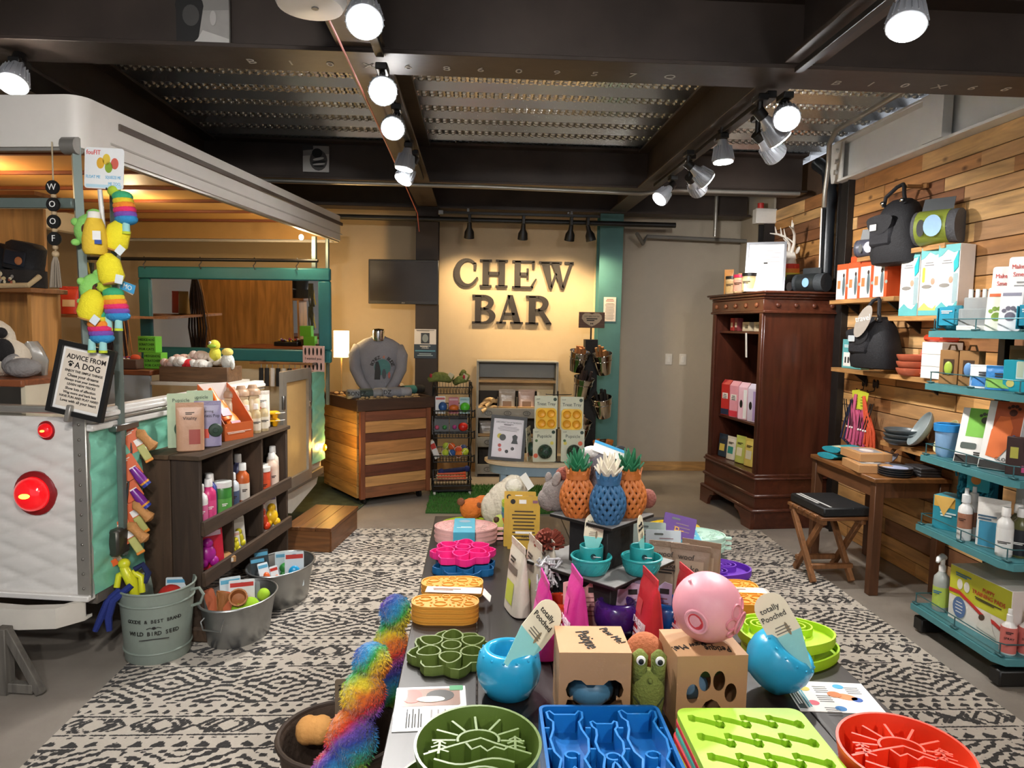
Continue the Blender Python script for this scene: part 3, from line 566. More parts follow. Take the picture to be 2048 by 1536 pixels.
def deer():
    t=T('deer_bust','white resin deer bust with antlers and a rainbow scarf','sculpture',(2.66,5.96,TOPZ),-PI/2-.05); m=P('#e6e0d6',.5)
    b=MB(); b.loft([[(x_+rx*cos(2*PI*i/16),y_+ry*sin(2*PI*i/16),z_) for i in range(16)] for x_,y_,rx,ry,z_ in((0,.02,.085,.075,0),(0,.02,.08,.07,.06),(0,.0,.062,.06,.17),(.0,-.02,.052,.055,.27),(0,-.03,.05,.05,.33),(0,-.03,.01,.01,.36))])
    b.tube([(0,.01,.33),(0,-.05,.315),(0,-.12,.28),(0,-.19,.245),(0,-.215,.235)],[.045,.056,.047,.034,.022],14); b.build('head',m,t)
    for s_ in(-1,1):
        MB().ell((s_*.075,.015,.37),(.045,.012,.022),rot=(0,s_*-.5,0)).build('ear',m,t)
        a=MB(); a.tube([(s_*.025,-.02,.35),(s_*.05,-.01,.43),(s_*.1,-.03,.5),(s_*.16,-.07,.53),(s_*.22,-.12,.545)],[.014,.013,.011,.009,.004],8)
        for p,q in(((s_*.1,-.03,.5),(s_*.09,-.05,.57)),((s_*.13,-.05,.515),(s_*.14,-.06,.585)),((s_*.17,-.08,.533),(s_*.19,-.09,.6)),((s_*.05,-.01,.43),(s_*.04,-.07,.48))): a.tube([p,q],[.009,.003],7)
        a.build('antler',m,t)
    for i,c in enumerate(['#d8402f','#e98a3a','#d9c84a','#4fae5f','#2f8fa8','#2c5f9a']):
        z0=.26-.036*i; MB().loft([[(1.12*rx*cos(2*PI*k/16)+.004*sin(5*k),-.012+1.16*ry*sin(2*PI*k/16),z_) for k in range(16)] for z_,rx,ry in((z0-.04,.062+.003*i,.062+.003*i),(z0,.058+.003*i,.06+.003*i))]).build('scarf_band',P(c,.8,bump=.3,bs=80),t)
    return t
deer()
# ------------------------------------------------------------------ side table and folding stool
OAK=wood(['#6b4326'],1,1.4,.5,bump=.2); OAKV=wood(['#5f3a20'],2,1.4,.5,bump=.2)
t=T('side_table','brown wooden side table with square legs against the plank wall','table',(2.555,4.355,0))
MB().box(0,0,.69,.47,.80,.028,.004).build('tabletop',wood(['#8a5a30'],1,1.0,.4,bump=.15),t)
for sx in(-1,1):
    for sy in(-1,1): MB().box(sx*.195,sy*.365,.338,.055,.055,.676,.003).build('leg',OAKV,t)
for sx in(-1,1): MB().box(sx*.2,0,.63,.025,.68,.09,.002).build('apron',OAK,t)
for sy in(-1,1): MB().box(0,sy*.37,.63,.34,.025,.09,.002).build('apron',OAKV,t)
t=T('folding_stool','wooden folding stool with crossed legs and a slatted seat','stool',(2.21,4.28,.0135),R(4)); SW=wood(['#8a5c36'],2,2,.55)
for sx in(-1,1):
    for a in(-1,1): MB().box(0,0,0,(.03),.035,.47,.003,tf=Matrix.Translation((sx*.125+a*.016,0,.196))@Matrix.Rotation(a*R(36),4,'X')).build('leg',SW,t)
for sy,z_ in((-1,.09),(1,.09)): MB().box(0,sy*.09,z_,.27,.03,.03,.003).build('stretcher',SW,t)
for i in range(6): MB().box(0,-.175+.07*i,.415,.3,.06,.02,.003).build('slat',wood(['#8f5f38','#7d5130'],0,2,.5),t)
for sx in(-1,1): MB().box(sx*.125,0,.392,.03,.40,.028,.003).build('seat_rail',SW,t)
t=T('seat_pad','black boxed pet mat with white lettering lying on the stool','mat',(2.225,4.28,.4395),R(4)); MB().box(0,0,.03,.3,.4,.055,.008).build('pad',P('#17181a',.6,bump=.2,bs=90),t); txt('ORTHOPEDIC MAT',.055,P('#d8d8d4'),t,(-.11,0,.0585),(0,0,-PI/2),maxw=.36)
# on the side table (top z=.759)
TZ=.7045
for i,(x,y,z_,rz,l) in enumerate([(2.42,4.22,TZ,-.12,'kraft gift box with clear window, lower of the two on the side table'),(2.46,4.31,TZ+.0535,-.05,'kraft gift box with clear window, stacked on top')]):
    t=T('gift_box',l,'box',(x,y,z_),rz); MB().box(0,0,.0255,.20,.26,.05,.002).build('box',P('#b98a5a',.6),t); MB().box(0,0,.0511,.13,.17,.0012).build('window',P('#cdd3d8',.15,trans=.3),t); MB().ell((0,0,.0512),(.04,.06,.0015)).build('contents',P('#e8e4dc',.4),t)
for i in range(4):
    t=T('slate_plate',('bottom','second','third','top')[i]+' dark round plate of the stack on the side table','plate',(2.5,4.055,TZ+.0135*i)); MB().lathe([(0,0),(.085,0),(.094,.008),(.096,.0132),(.09,.0132),(.08,.006),(0,.005)],28).build('plate',P('#4b5058' if i==3 else '#3a3f46',.3),t)
MB().lathe([(0,.0135*4+.0005),(.07,.0135*4+.0005),(.07,.0135*4+.0015),(0,.0135*4+.0015)],20).build('label_disc',P('#aeb8d6',.4),t,loc=(0,0,-.0135*3-.008))
for i in range(3):
    tag(MB().box(0,0,.009,.13,.16,.017,.003).build('slate_board',P('#2e2c2d',.5)),('bottom','middle','top')[i]+' thin black boxed board beside the plates','board').location=(2.68,4.07,TZ+.0178*i)
for i,(z_,l) in enumerate([(0,'teal folded pet harness in a card sleeve, lower one'),(.045,'teal folded pet harness in a card sleeve, upper one')]):
    t=T('pet_harness',l,'harness',(2.43+.02*i,4.6-.02*i,TZ+z_),.3); MB().loft([[(x_,.075*cos(2*PI*k/14),.022+.02*sin(2*PI*k/14)) for k in range(14)] for x_ in(-.1,-.03,.05,.11)]).build('fabric',P('#1f8fa0',.7,bump=.3,bs=120),t); MB().box(-.045,-.03,.042,.06,.09,.002,.0005).build('card_sleeve',P('#d9cfa8',.5),t); MB().box(.0,-.035,.043,.07,.05,.0015).build('print',P('#35b0bb',.5),t)
t=T('serving_scoop','grey metal scoop with a wooden handle on the side table','scoop',(2.68,4.42,TZ+.01),.2,rot=(0,R(-22),.6)); MB().loft([[(x_,w_*cos(PI*k/10),.02+.03*(1-sin(PI*k/10))*(w_/.06)) for k in range(11)]+[(x_,w_*.95*cos(PI*k/10),.023+.03*(1-sin(PI*k/10))*(w_/.06)) for k in range(10,-1,-1)] for x_,w_ in((-.1,.035),(-.06,.055),(.0,.06),(.05,.045),(.07,.015))]).build('blade',P('#aab0c4',.35,metal=.5),t); MB().cyl((.06,0,.045),(.2,0,.06),.012,.014,10).build('handle',wood(['#b98a55'],0,3),t)
# ------------------------------------------------------------------ plank wall shelves and goods
plank_shelf('upper plank shelf under the black backpack',3.98,4.92,2.07); plank_shelf('plank shelf holding the orange cartons',4.45,5.28,1.785)
plank_shelf('short plank shelf holding the tall teal cartons',3.86,4.5,1.655); plank_shelf('long plank shelf holding the terracotta bowls',3.95,5.2,1.285); plank_shelf('lowest plank shelf holding the grey enamel bowls',3.72,4.5,.845)
OR_='#d8572c'
for i in range(4):
    t=carton(['orange harness carton at the far end of its shelf','orange harness carton, second from the far end','orange harness carton, third from the far end','orange harness carton nearest the travel bag'][i],(2.735,5.16-.165*i,1.787),-PI/2+.12,.135,.26,.1,OR_,[('#f3efe9',-.012,.11,.105,.215),('#e9824e',-.035,.11,.035,.06)],name='harness_carton',flap=.06)
    MB().ell((.022,-.0525,.1),(.016,.003,.075)).build('print_figure',P('#5f6f74',.5),t); MB().ell((.02,-.053,.175),(.011,.003,.015)).build('print_figure',P('#3a2a24',.5),t); disc(t,'print_disc',P('#9fb0a8'),.062,.1,.012,-.0505)
def tallbox(i,y,l,yel):
    t=carton(l,(2.73,y,1.657),-PI/2+.25,.14,.40,.11,'#f2f2f0',[('#5fb3b5',0,.385,.138,.03),('#5fb3b5',0,.02,.138,.04)],name='bottle_carton',side='#e8e4de')
    MB().prism([(-.069,.33),(-.069,.385),(.069,.385),(.069,.36),(.03,.352),(-.01,.372),(-.045,.34)],0,.0008,ftf(-.0566)).build('print_wave',P('#5fb3b5'),t,smooth=0)
    MB().prism([(-.069,.04),(-.03,.075),(.0,.05),(.03,.04),(.069,.08),(.069,.03),(-.069,.03)],0,.0008,ftf(-.0568)).build('print_wave',P('#e9d36a' if yel else '#5fb3b5'),t,smooth=0)
    lines(t,P('#7a7a78'),-.01,.31,.07,2,.014,-.0558); MB().ell((.02,-.056,.2),(.014,.002,.02)).build('print_hand',P('#c99a80'),t); MB().prism(oval(-.02,.17,.035,.012),0,.0008,ftf(-.0562)).build('print_dog',P('#8a8680'),t)
    if not yel:
        MB().prism([(.035,.3),(.062,.36),(.066,.36),(.066,.27),(.04,.24)],0,.004,ftf(-.0566)).build('window_bottle',P('#2fb9c0',.25),t); decal(t,'window',P('#9fb6bb',.2),.05,.15,.03,.17,-.0558)
    else: decal(t,'print_bottle',P('#e6cf3f'),-.045,.24,.018,.09,-.0566,.008)
    return t
tallbox(0,4.33,'tall teal and white carton with a turquoise bottle window',False); tallbox(1,4.13,'tall white carton with yellow bottle print between two others',True); tallbox(2,3.97,'tall white carton with teal waves nearest the teal rack',False)
def rollpack(label,loc,rz,r,L_,end,sleeve,oc):
    t=T('rolled_pack',label,'packaged roll',loc,rz); MB().cyl((-L_/2,0,r),(L_/2,0,r),r,n=20).build('roll',P(end,.75,bump=.5,bs=70),t); MB().cyl((-L_*.42,0,r),(L_*.3,0,r),r+.002,n=20).build('sleeve',P(sleeve,.4),t)
    disc(t,'logo_oval',P(oc,.4),L_*.02,r,r*.5,-r-.004,rz=1.25); MB().prism([(-L_*.42,0),(L_*.3,0),(L_*.34,.07),(-L_*.36,.07)],0,.003,ftf(.002,0,2*r)).build('hang_tab',P('#3a3f42',.4),t,smooth=0); MB().prism(oval(-L_*.25,r*.9,r*.22,r*.5),0,.001,ftf(-r-.003)).build('print_dog',BLK,t); return t
rollpack('olive and grey rolled dog blanket at the near end of the top shelf',(2.7,4.1,2.072),-PI/2+.6,.1,.24,'#55565a','#8c9a3c','#9cc4e8'); rollpack('small grey rolled pack behind the black backpack',(2.72,4.84,2.072),-PI/2+.6,.06,.2,'#4a4c58','#5b5d6b','#c9c2d2')
def backpack(label,loc,rz,patch,sx=1,sy=1,handle=.1):
    t=T('pet_backpack',label,'bag',loc,rz); m=P('#15151a',.75,bump=.25,bs=110)
    rings=[]
    for q,w_,d_ in((0,.16,.07),(.02,.19,.095),(.12,.2,.11),(.3,.185,.115),(.5,.16,.10),(.62,.14,.085),(.72,.11,.06),(.77,.07,.03)):
        rings.append([(w_*sx*math.copysign(abs(cos(2*PI*k/20))**.7,cos(2*PI*k/20)),d_*math.copysign(abs(sin(2*PI*k/20))**.75,sin(2*PI*k/20)),q*.62*sy) for k in range(20)])
    MB().loft(rings).build('body',m,t)
    pk=MB().box(-.05*sx,-.1,.23*sy,.2*sx,.05,.2*sy,.02).build('pocket',P('#1a1a20',.75,bump=.25,bs=110),t)
    MB().loft([[(-.05*sx+.11*sx*cos(a_)*k,-.128-.004*(1-k),.33*sy-.11*sy*max(0,-sin(a_)*k) if sin(a_)<0 else .33*sy+.03*sin(a_)*k) for a_ in [2*PI*i/16 for i in range(16)]] for k in(1,.01)]).build('pocket_flap',m,pk)
    decal(pk,'patch',P(patch,.5),-.09*sx,.275*sy,.055,.04,-.136,.004)
    for s_ in(-1,1): MB().tube([(s_*.09*sx,-.06,.43*sy),(s_*.075*sx,-.06,.50*sy),(s_*.03*sx,-.02,.50*sy+handle),(0,.0,.52*sy+handle)],.012,8).build('strap',m,t); MB().ell((s_*.08*sx,-.085,.455*sy),(.014,.006,.014)).build('buckle',CHROME,t)
    return t
backpack('black pet carrier backpack hanging above the upper plank shelf',(2.69,4.47,1.985),-PI/2+.25,'#c8c6bf',.95,.86,.06)
t=backpack('black travel dog bag with an oval travel label',(2.64,4.58,1.31),-PI/2+.3,'#b9c0c4',.85,.72,.09); MB().prism(oval(.02,.31,.05,.115,24,-.5),0,.002,ftf(-.145)).build('label_oval',P('#a59c92',.5),t); txt('travel',.055,P('#f2efe8'),t,(.02,-.1485,.33),(PI/2,R(-8),0),maxw=.12)
t=T('wall_hook','small wooden peg holding the black backpack','hook',(2.795,4.42,2.47)); MB().cyl((0,0,0),(-.11,0,0),.012,n=8).build('peg',wood(['#a0703f'],0,3),t); MB().box(-.004,0,0,.02,.09,.03,.003).build('plate',wood(['#a0703f'],1,3),t)
for i in range(2):
    t=carton('teal boot carton with two black boots, '+('further one','nearer one')[i]+' on the long plank shelf',(2.735,5.06-.125*i,1.287),-PI/2+.2,.105,.21,.07,'#5fa9ab',[('#f0efe9',0,.065,.075,.10)],[('boots',0,.16,.026,'#eef4f2')],name='boot_carton',flap=.03 if i else None)
    for s_ in(-1,1): decal(t,'print_boot',BLK,s_*.015,.06,.014,.045,-.0362,.005)
TERR='#c4674a'
for i in range(3): bowlthing('terracotta dog bowl, '+('bottom','middle','top')[i]+' of the stack of three',(2.71,4.27,1.2855+.042*i),[(.07,0),(.085,.01),(.098,.035),(.1,.046)],.005,TERR,name='terracotta_bowl',n=28)
bowlthing('terracotta dog bowl standing on edge behind the stack',(2.755,4.14,1.402),[(.07,0),(.09,.012),(.112,.035),(.114,.045)],.005,'#c8705a',name='terracotta_bowl',rot=(0,R(-76),-.2),n=28)
for i in range(3): carton('plain white carton, '+('bottom','middle','top')[i]+' of its stack',(2.715,4.02,1.287+.0715*i),-PI/2+.15,.15,.07,.14,'#eeebe5',[('#f8f6f2',0,.035,.14,.062)],name='white_carton')
t=T('ceramic_tray','orange red ceramic feeding tray on top of the white cartons','dish',(2.72,4.04,1.5035),-PI/2); MB().box(0,0,.02,.17,.12,.04,.012).build('tray',P('#c5432a',.25),t); MB().box(.02,-.03,.048,.06,.02,.016,.003).build('tag',PAPER,t)
GRY='#50575a'
for i in range(3): bowlthing('grey enamel bowl, '+('bottom','middle','top')[i]+' of the stack on the lowest shelf',(2.7,4.33,.846+.03*i),[(.07,0),(.09,.012),(.105,.03),(.108,.037)],.004,'#586064',name='enamel_bowl',n=28)
bowlthing('grey enamel bowl leaning on edge, pale inside',(2.72,4.13,.956),[(.08,0),(.1,.012),(.116,.03),(.118,.04)],.004,'#8f9a9c',name='enamel_bowl',rot=(0,R(-62),-.35),n=28)
bowlthing('cream enamel bowl leaning behind the blue cup',(2.73,3.9,.946),[(.08,0),(.095,.012),(.106,.03),(.108,.04)],.004,'#d3cfa4',name='enamel_bowl',rot=(0,R(-62),-.3),n=28)
for i,(y,l) in enumerate([(4.98,'bow tie shaped black wall hook, further one'),(4.84,'bow tie shaped black wall hook above the leashes')]):
    t=T('bone_hook',l,'hook',(2.805,y,1.19),-PI/2); MB().prism([(-.03,.02),(-.022,.03),(-.01,.012),(.01,.012),(.022,.03),(.03,.02),(.03,-.02),(.022,-.03),(.01,-.012),(-.01,-.012),(-.022,-.03),(-.03,-.02)],0,.008,ftf(.002)).build('plate',BLK,t,smooth=0); MB().tube([(0,-.004,-.01),(0,-.01,-.05),(0,-.05,-.06),(0,-.06,-.045)],.004,6).build('peg',BLK,t)
rg=random.Random(5)
for i,(y,c,l,w_) in enumerate([(4.97,'#20264a','navy leash bundle hanging furthest on the hooks',.012),(4.95,'#d4628a','pink looped leash with a yellow card',.014),(4.86,'#c84f7c','deep pink leash with black webbing on the nearer hook',.013),(4.82,'#d9542c','orange leash with black webbing on the nearer hook',.013)]):
    t=T('dog_leash',l,'leash',(2.745-.012*i,y,1.135),-PI/2+.3)
    MB().box(0,0,-.065,.07,.0016,.13,rot=(0,.12*(i-1.5),0)).build('card',P('#c9cf3a',.5),t); lines(t,P('#5b5f22'),0,-.04,.045,4,.02,-.002,.004)
    b=MB()
    for k in range(3):
        x=.02*(k-1)+.03*(i-1.5); b.tube([(x*.2,-.004,-.03),(x,-.01-.006*k,-.15),(x*1.6+.01,-.012,-.27),(x*1.7,-.015,-.36-.02*k),(x*1.7+.025,-.015,-.375-.02*k),(x*1.4+.03,-.012,-.27),(x*.6+.02,-.008,-.14)],w_*.6,6)
    b.build('webbing',P(c,.7,bump=.3,bs=160),t)
    for k in range(2): MB().box(.02*(k-.5)+.045*(i-1.5),-.02,-.17,.006,.004,.2,rot=(0,.16*(i-1.2),0)).build('black_strap',P('#1c1a1c',.7),t); MB().ell((.02*(k-.5)+.03*(i-1.5),-.022,-.27),(.008,.005,.008)).build('end_cap',PAPER,t)
# ------------------------------------------------------------------ teal shelf rack
TEAL=P('#4f8d93',.4,var=.05); TZS=[.14,.565,.93,1.30,1.567]
t=T('display_rack','teal metal shelf rack with black uprights and low wire rails','shelf rack',(0,0,0))
for y in(2.95,3.5): MB().box(2.70,y,.86,.05,.05,1.68,.003).build('upright',BLK,t); MB().box(2.54,y-.03,.045,.46,.07,.07,.006).build('foot',BLK,t)
for z_ in TZS:
    s_=MB().prism([(2.3,2.93),(2.33,2.88),(2.82,2.86),(2.82,3.52),(2.3,3.52)],z_-.035,z_-.004).build('shelf',TEAL,t)
    MB().prism([(2.31,2.935),(2.336,2.895),(2.815,2.875),(2.815,3.51),(2.31,3.51)],z_-.004,z_).build('shelf_mat',P('#3f777d',.5),s_,smooth=0)
    b=MB(); b.tube([(2.7,3.505,z_+.055),(2.315,3.505,z_+.055),(2.315,2.93,z_+.055),(2.34,2.9,z_+.055),(2.8,2.885,z_+.055)],.0028,6)
    for x,y in((2.315,3.5),(2.315,3.2),(2.325,2.915),(2.6,2.892)): b.cyl((x,y,z_),(x,y,z_+.055),.0028,n=6); b.box(x,y,z_+.004,.02,.04,.007,.002)
    b.build('wire_rail',P('#3e6b70',.4,metal=.4),s_)
RZ=-PI/2+.35
# bottom tray
z_=TZS[0]; bottle('clear trigger spray bottle with a green label on the lowest tray',(2.39,3.42,z_),-1.0,.037,.29,'#cfd6d0','#f2f1ee','#b9cf5a',[('odor',.1,.02,'#2f6fa0')],'spray',trans=.35)
t=carton('large yellow and white carton of puppy training pads',(2.52,3.16,z_),-PI/2+.06,.38,.27,.26,'#ece6dd',[('#c9cc33',0,.195,.378,.145)],name='training_pad_carton',side='#e4d9d2')
MB().prism([(-.19,.135),(-.12,.14),(-.05,.115),(.03,.085),(.1,.08),(.19,.05),(.19,.07),(.1,.098),(.03,.103),(-.05,.133),(-.12,.158),(-.19,.153)],0,.0009,ftf(-.1318)).build('print_swoosh',P('#c8342c'),t,smooth=0)
for i,(s,z2,sz,c) in enumerate((('PUPPY',.215,.026,'#c0342a'),('TRAINING PADS',.188,.03,'#c0342a'),('for puppies and dogs',.163,.016,'#3a3320'))): txt(s,sz,P(c),t,(.06,-.1335,z2),maxw=.2)
for x in(-.12,-.075): MB().prism(oval(x,.19,.018,.026),0,.001,ftf(-.1322)).build('print_pet',P('#e8e4da'),t)
txt('ALL-ABSORB',.022,P('#2f6fa0'),t,(-.1,-.1335,.235),maxw=.1); disc(t,'print_disc',P('#5a76a6'),-.115,.075,.042,-.1325,rz=1.25); lines(t,PAPER,-.115,.1,.05,4,.016,-.134,.004)
MB().prism([(.0,.03),(.03,.09),(.05,.115),(.075,.12),(.085,.09),(.1,.05),(.12,.02)],0,.001,ftf(-.1327)).build('print_puppy',P('#e6dfd4'),t,smooth=0); MB().prism(oval(.03,.085,.02,.014,12,.6),0,.001,ftf(-.1337)).build('print_puppy',P('#4a3527'),t,smooth=0)
for i,(x,y,l) in enumerate([(2.38,2.94,'pink mist spray bottle on the lowest tray, leftmost'),(2.455,2.93,'pink mist spray bottle at the edge of the lowest tray')]): bottle(l,(x,y,z_),-.6,.032,.2,'#f0eeea','#f2f0ec','#d8756c',[('SKIN',.1,.014,'#2a1a18'),('SPRAY',.075,.014,'#2a1a18')],'mist',labz=(.05,.85))
# second tray
z_=TZS[1]
t=carton('teal towel carton with a yellow cloth corner on the second tray',(2.42,3.42,z_),-1.05,.13,.17,.12,'#2e8ea0',[('#d9a94a',-.01,.14,.1,.05)],[('towel',.01,.08,.03,'#dff0ee')],name='towel_carton'); MB().prism([(-.06,.17),(.04,.17),(-.01,.07)],0,.002,ftf(-.0625)).build('cloth_corner',P('#e0b35c',.8),t,smooth=0)
for i,(x,y,l) in enumerate([(2.36,3.24,'white and tan foam pump bottle, in front'),(2.42,3.27,'white and tan foam pump bottle, tucked behind')]): bottle(l,(x,y,z_),-1,.032,.25,'#efedea','#e6e8e8','#a8735a',[('foam',.1,.016,'#3a2018')],'foam',labz=(.32,.72))
pouch('blue and white grooming wipe pouch leaning on the second tray',(2.40,3.11,z_),-.9,.13,.23,.05,'#e6e2dc',[('#3f8fae',0,.28,.128,.5)],[('wipes',-.02,.6,.03,'#3a5a70')],cat='pouch')
for i,(x,y,h_,b_,l_,l) in enumerate([(2.37,2.995,.22,'#e4e3df','#f4f3ef','white shampoo bottle with a dog silhouette on the second tray'),(2.43,2.98,.22,'#5a5a32','#1d1e24','dark shampoo bottle with white cap, tallest on the second tray'),(2.47,3.05,.22,'#5a5a32','#1d1e24','dark shampoo bottle standing behind the others'),(2.46,2.93,.16,'#6b6a40','#16171c','small dark spray bottle at the front edge of the second tray'),(2.53,2.95,.2,'#4e4e30','#1c1d22','dark shampoo bottle at the frame edge of the second tray')]): bottle(l,(x,y,z_),-.7,.033,h_,b_,'#eceae6',l_,[('SHAMPOO',h_*.3,.014,'#e6e4de' if i else '#333')],'flip' if i!=3 else 'mist',labz=(.06,.7))
t=T('chenille_mitt','teal chenille drying mitt with a header card behind the foam bottles','mitt',(2.5,3.36,z_),-1.0); b=MB(); rg=random.Random(8)
for k in range(120):
    x=rg.uniform(-.08,.08); zz=rg.uniform(.03,.31); b.tube([(x,-.01,zz),(x+rg.uniform(-.008,.008),-.04,zz-.012),(x+rg.uniform(-.01,.01),-.045,zz-.03)],.0055,5)
b.build('tufts',P('#1d7f94',.8),t); MB().box(0,.0,.18,.18,.03,.32,.012).build('mitt',P('#1f7487',.9),t); decal(t,'header_card',P('#35b3c4',.4),.02,.28,.1,.13,-.05,.008); disc(t,'print_dog',P('#d98d3f'),.01,.27,.022,-.0512)
for i in range(2): pouch('clear bag of grey pads hanging behind the second tray, '+('front one','rear one')[i],(2.62+.06*i,3.1-.06*i,z_),-.7,.2,.32,.05,'#b9b7ae',[('#cfcdc6',0,.5,.15,.4)],rough=.2)
# third tray
z_=TZS[2]
for i,(x,y,l) in enumerate([(2.39,3.42,'light blue paw washing cup at the far end of the third tray'),(2.47,2.99,'light blue paw washing cup, rear one at the near end'),(2.46,2.90,'light blue paw washing cup, front one at the near end')]):
    t=T('paw_cup',l,'cup',(x,y+.03,z_)); MB().bowl([(.042,0),(.05,.02),(.058,.14)],.003,26).build('cup',P('#8fb6de',.3),t); MB().lathe([(.058,.128),(.064,.13),(.065,.165),(.06,.168),(.054,.165),(.054,.128)],26).build('rim',P('#2f8fd6',.35),t)
for i,(x,y,c,l) in enumerate([(2.37,3.24,'#7cbf4a','green grooming tool carton with a paw print'),(2.39,3.10,'#b4552c','orange grooming glove carton with a hand print')]):
    t=carton(l,(x,y,z_),-1.05,.15,.27+.05*i,.04,'#ecebe6',[(c,.015,.2+.02*i,.115,.14+.06*i)],name='grooming_carton',rot=(R(-16),R(0),-1.05)); 
    if i: MB().prism([(-.05,.06),(.0,.05),(.03,.1),(.04,.2),(.02,.25),(-.02,.25),(-.045,.18)],0,.001,ftf(-.0216)).build('print_glove',P('#e0743c'),t,smooth=0)
    else: decal(t,'print_tool',P('#55605a'),-.02,.085,.07,.03,-.0216,.008)
    for dx,dz,rr in((0,0,.016),(-.02,.022,.007),(-.007,.03,.008),(.009,.03,.008),(.022,.02,.007)): disc(t,'print_paw',P('#3f4a3a' if not i else '#4a2015'),.03+dx,.215+.055*i+dz,rr,-.0218)
    decal(t,'base_print',P('#2e2e2c'),0,.02,.14,.035,-.0212); txt('GLOVES' if i else 'TOOL',.022,P('#222'),t,(.03,-.0222,.05),maxw=.08)
carton('small dark blister of brushes on the third tray',(2.41,3.0,z_),-.8,.09,.17,.03,'#3a2420',[('#b8b04a',-.015,.1,.03,.05),('#c84a78',.025,.03,.02,.03)],name='brush_pack')
# fourth tray
z_=TZS[3]
for i,(x,y,c,l) in enumerate([(2.38,3.44,'#a9c44a','kraft window carton showing a lime toy'),(2.39,3.31,'#6f9fd6','kraft window carton showing a blue toy')]):
    t=carton(l,(x,y,z_),-1.0,.085,.17,.075,'#9c7448',[('#4a3524',0,.085,.05,.08)],name='kraft_carton'); MB().ell((0,-.04,.08),(.02,.008,.034)).build('toy',P(c,.4),t); MB().tube([(-.02,0,.168),(-.012,0,.195),(.012,0,.195),(.02,0,.168)],.005,6).build('carry_handle',P('#8a653d'),t)
for i,(x,y,c,c2,l) in enumerate([(2.36,3.17,'#e8ecef','#3f86c8','blue and white waste bag pack on the fourth tray'),(2.37,3.08,'#2f7fc0','#86c05a','blue and green waste bag pack on the fourth tray')]): pouch(l,(x,y,z_),-.9,.13,.11,.06,c,[(c2,0,.3,.12,.4)],[('bags',.0,.62,.026,'#20242a')])
t=carton('turquoise counter display box holding purple perfume vials',(2.47,2.99,z_),-1.0,.24,.14,.12,'#1f9db0',[('#cfe4e2',-.005,.095,.13,.075)],name='counter_display')
for k in range(4): decal(t,'vial',P(['#b8c8b0','#a878b8','#c0d0c8','#b468a8'][k],.3),-.055+.033*k,.1,.024,.07,-.0612)
disc(t,'print_disc',P('#d9cf7a'),-.09,.035,.016,-.0608); disc(t,'print_disc',PAPER,.06,.035,.022,-.0608,rz=1.4)
pouch('clear bag of kraft chews lying behind the turquoise display box',(2.66,3.2,z_),-.9,.28,.2,.1,'#b58f62',[('#d8b98a',0,.5,.2,.4)],rough=.25)
t=T('pet_slicker','dark grooming brush pack standing upright behind the display box','brush',(2.64,3.0,z_),-.8); MB().box(0,0,.12,.14,.05,.24,.02).build('brush_head',P('#23343a',.5),t); MB().box(0,-.03,.12,.1,.012,.18,.005).build('bristle_pad',P('#3a4a4e',.8),t)
# top tray
z_=TZS[4]
for i,(x,y,l) in enumerate([(2.37,3.43,'teal microfibre towel pack at the far end of the top tray'),(2.43,2.98,'teal microfibre towel pack in front of the freshener cards')]):
    t=T('towel_pack',l,'towel',(x,y,z_),-1.0); MB().box(0,0,.062,.12,.08,.124,.03).build('towel',P('#2f7f92',.95,bump=.5,bs=130),t); MB().box(-.062,-.005,.06,.004,.085,.1,.001).build('card_sleeve',P('#2fa0bd',.4),t); decal(t,'header_card',P('#2a93b0',.4),-.02,.07,.07,.09,-.0412); txt('towel',.02,P('#e9f4f4'),t,(-.02,-.0445,.09),maxw=.06)
t=T('acrylic_rack','clear acrylic counter rack filled with small vials','display stand',(2.40,3.29,z_),-1.0); AC=P('#dfe8ea',.1,trans=.6)
MB().box(0,0,.012,.16,.12,.024,.003).build('base',P('#d8d8d4',.3),t); MB().box(0,.03,.09,.16,.05,.14,.004).build('rear_tier',AC,t); MB().box(0,-.02,.06,.16,.05,.09,.004).build('front_tier',AC,t)
for k in range(5): MB().cyl((-.06+.03*k,.03,.16),(-.06+.03*k,.03,.2),.01,n=8).build('vial',P('#e6e9e6',.3),t)
for i,(x,y,h_,l) in enumerate([(2.44,3.16,.30,'white car freshener header card, rear one'),(2.43,3.05,.335,'white car freshener header card, front one')]):
    t=T('header_card',l,'sign card',(x,y,z_),-.85,rot=(R(-6),0,-.85)); MB().prism(rrect(.16,h_,.012,4,0,h_/2),0,.003,FRONT).build('card',P('#eceae8',.4),t,smooth=0); txt('Make Your Car',.028,P('#d9544a'),t,(0,-.0045,h_-.045),maxw=.135); txt('Smell Great!',.028,P('#d9544a'),t,(0,-.0045,h_-.08),maxw=.12); lines(t,P('#8a8a88'),-.01,h_-.115,.09,2,.016,-.0045)
for i,(x,y,c,c2,l) in enumerate([(2.37,3.15,'#e9ecdc','#7a9a3c','paw shaped freshener sachet with a green paw'),(2.365,3.06,'#ececee','#6d6a78','paw shaped freshener sachet with a grey paw')]):
    t=T('freshener_sachet',l,'sachet',(x,y,z_),-.9,rot=(R(-8),0,-.9)); MB().prism(rrect(.085,.2,.01,3,0,.1),0,.004,FRONT).build('sachet',P(c,.35),t,smooth=0); decal(t,'stripe',P('#d8683c' if i==0 else '#8f8fa0'),0,.165,.07,.014,-.0045)
    for dx,dz,rr in((0,0,.02),(-.024,.026,.009),(-.009,.037,.01),(.009,.037,.01),(.024,.026,.009)): disc(t,'print_paw',P(c2),dx,.065+dz,rr,-.0047)
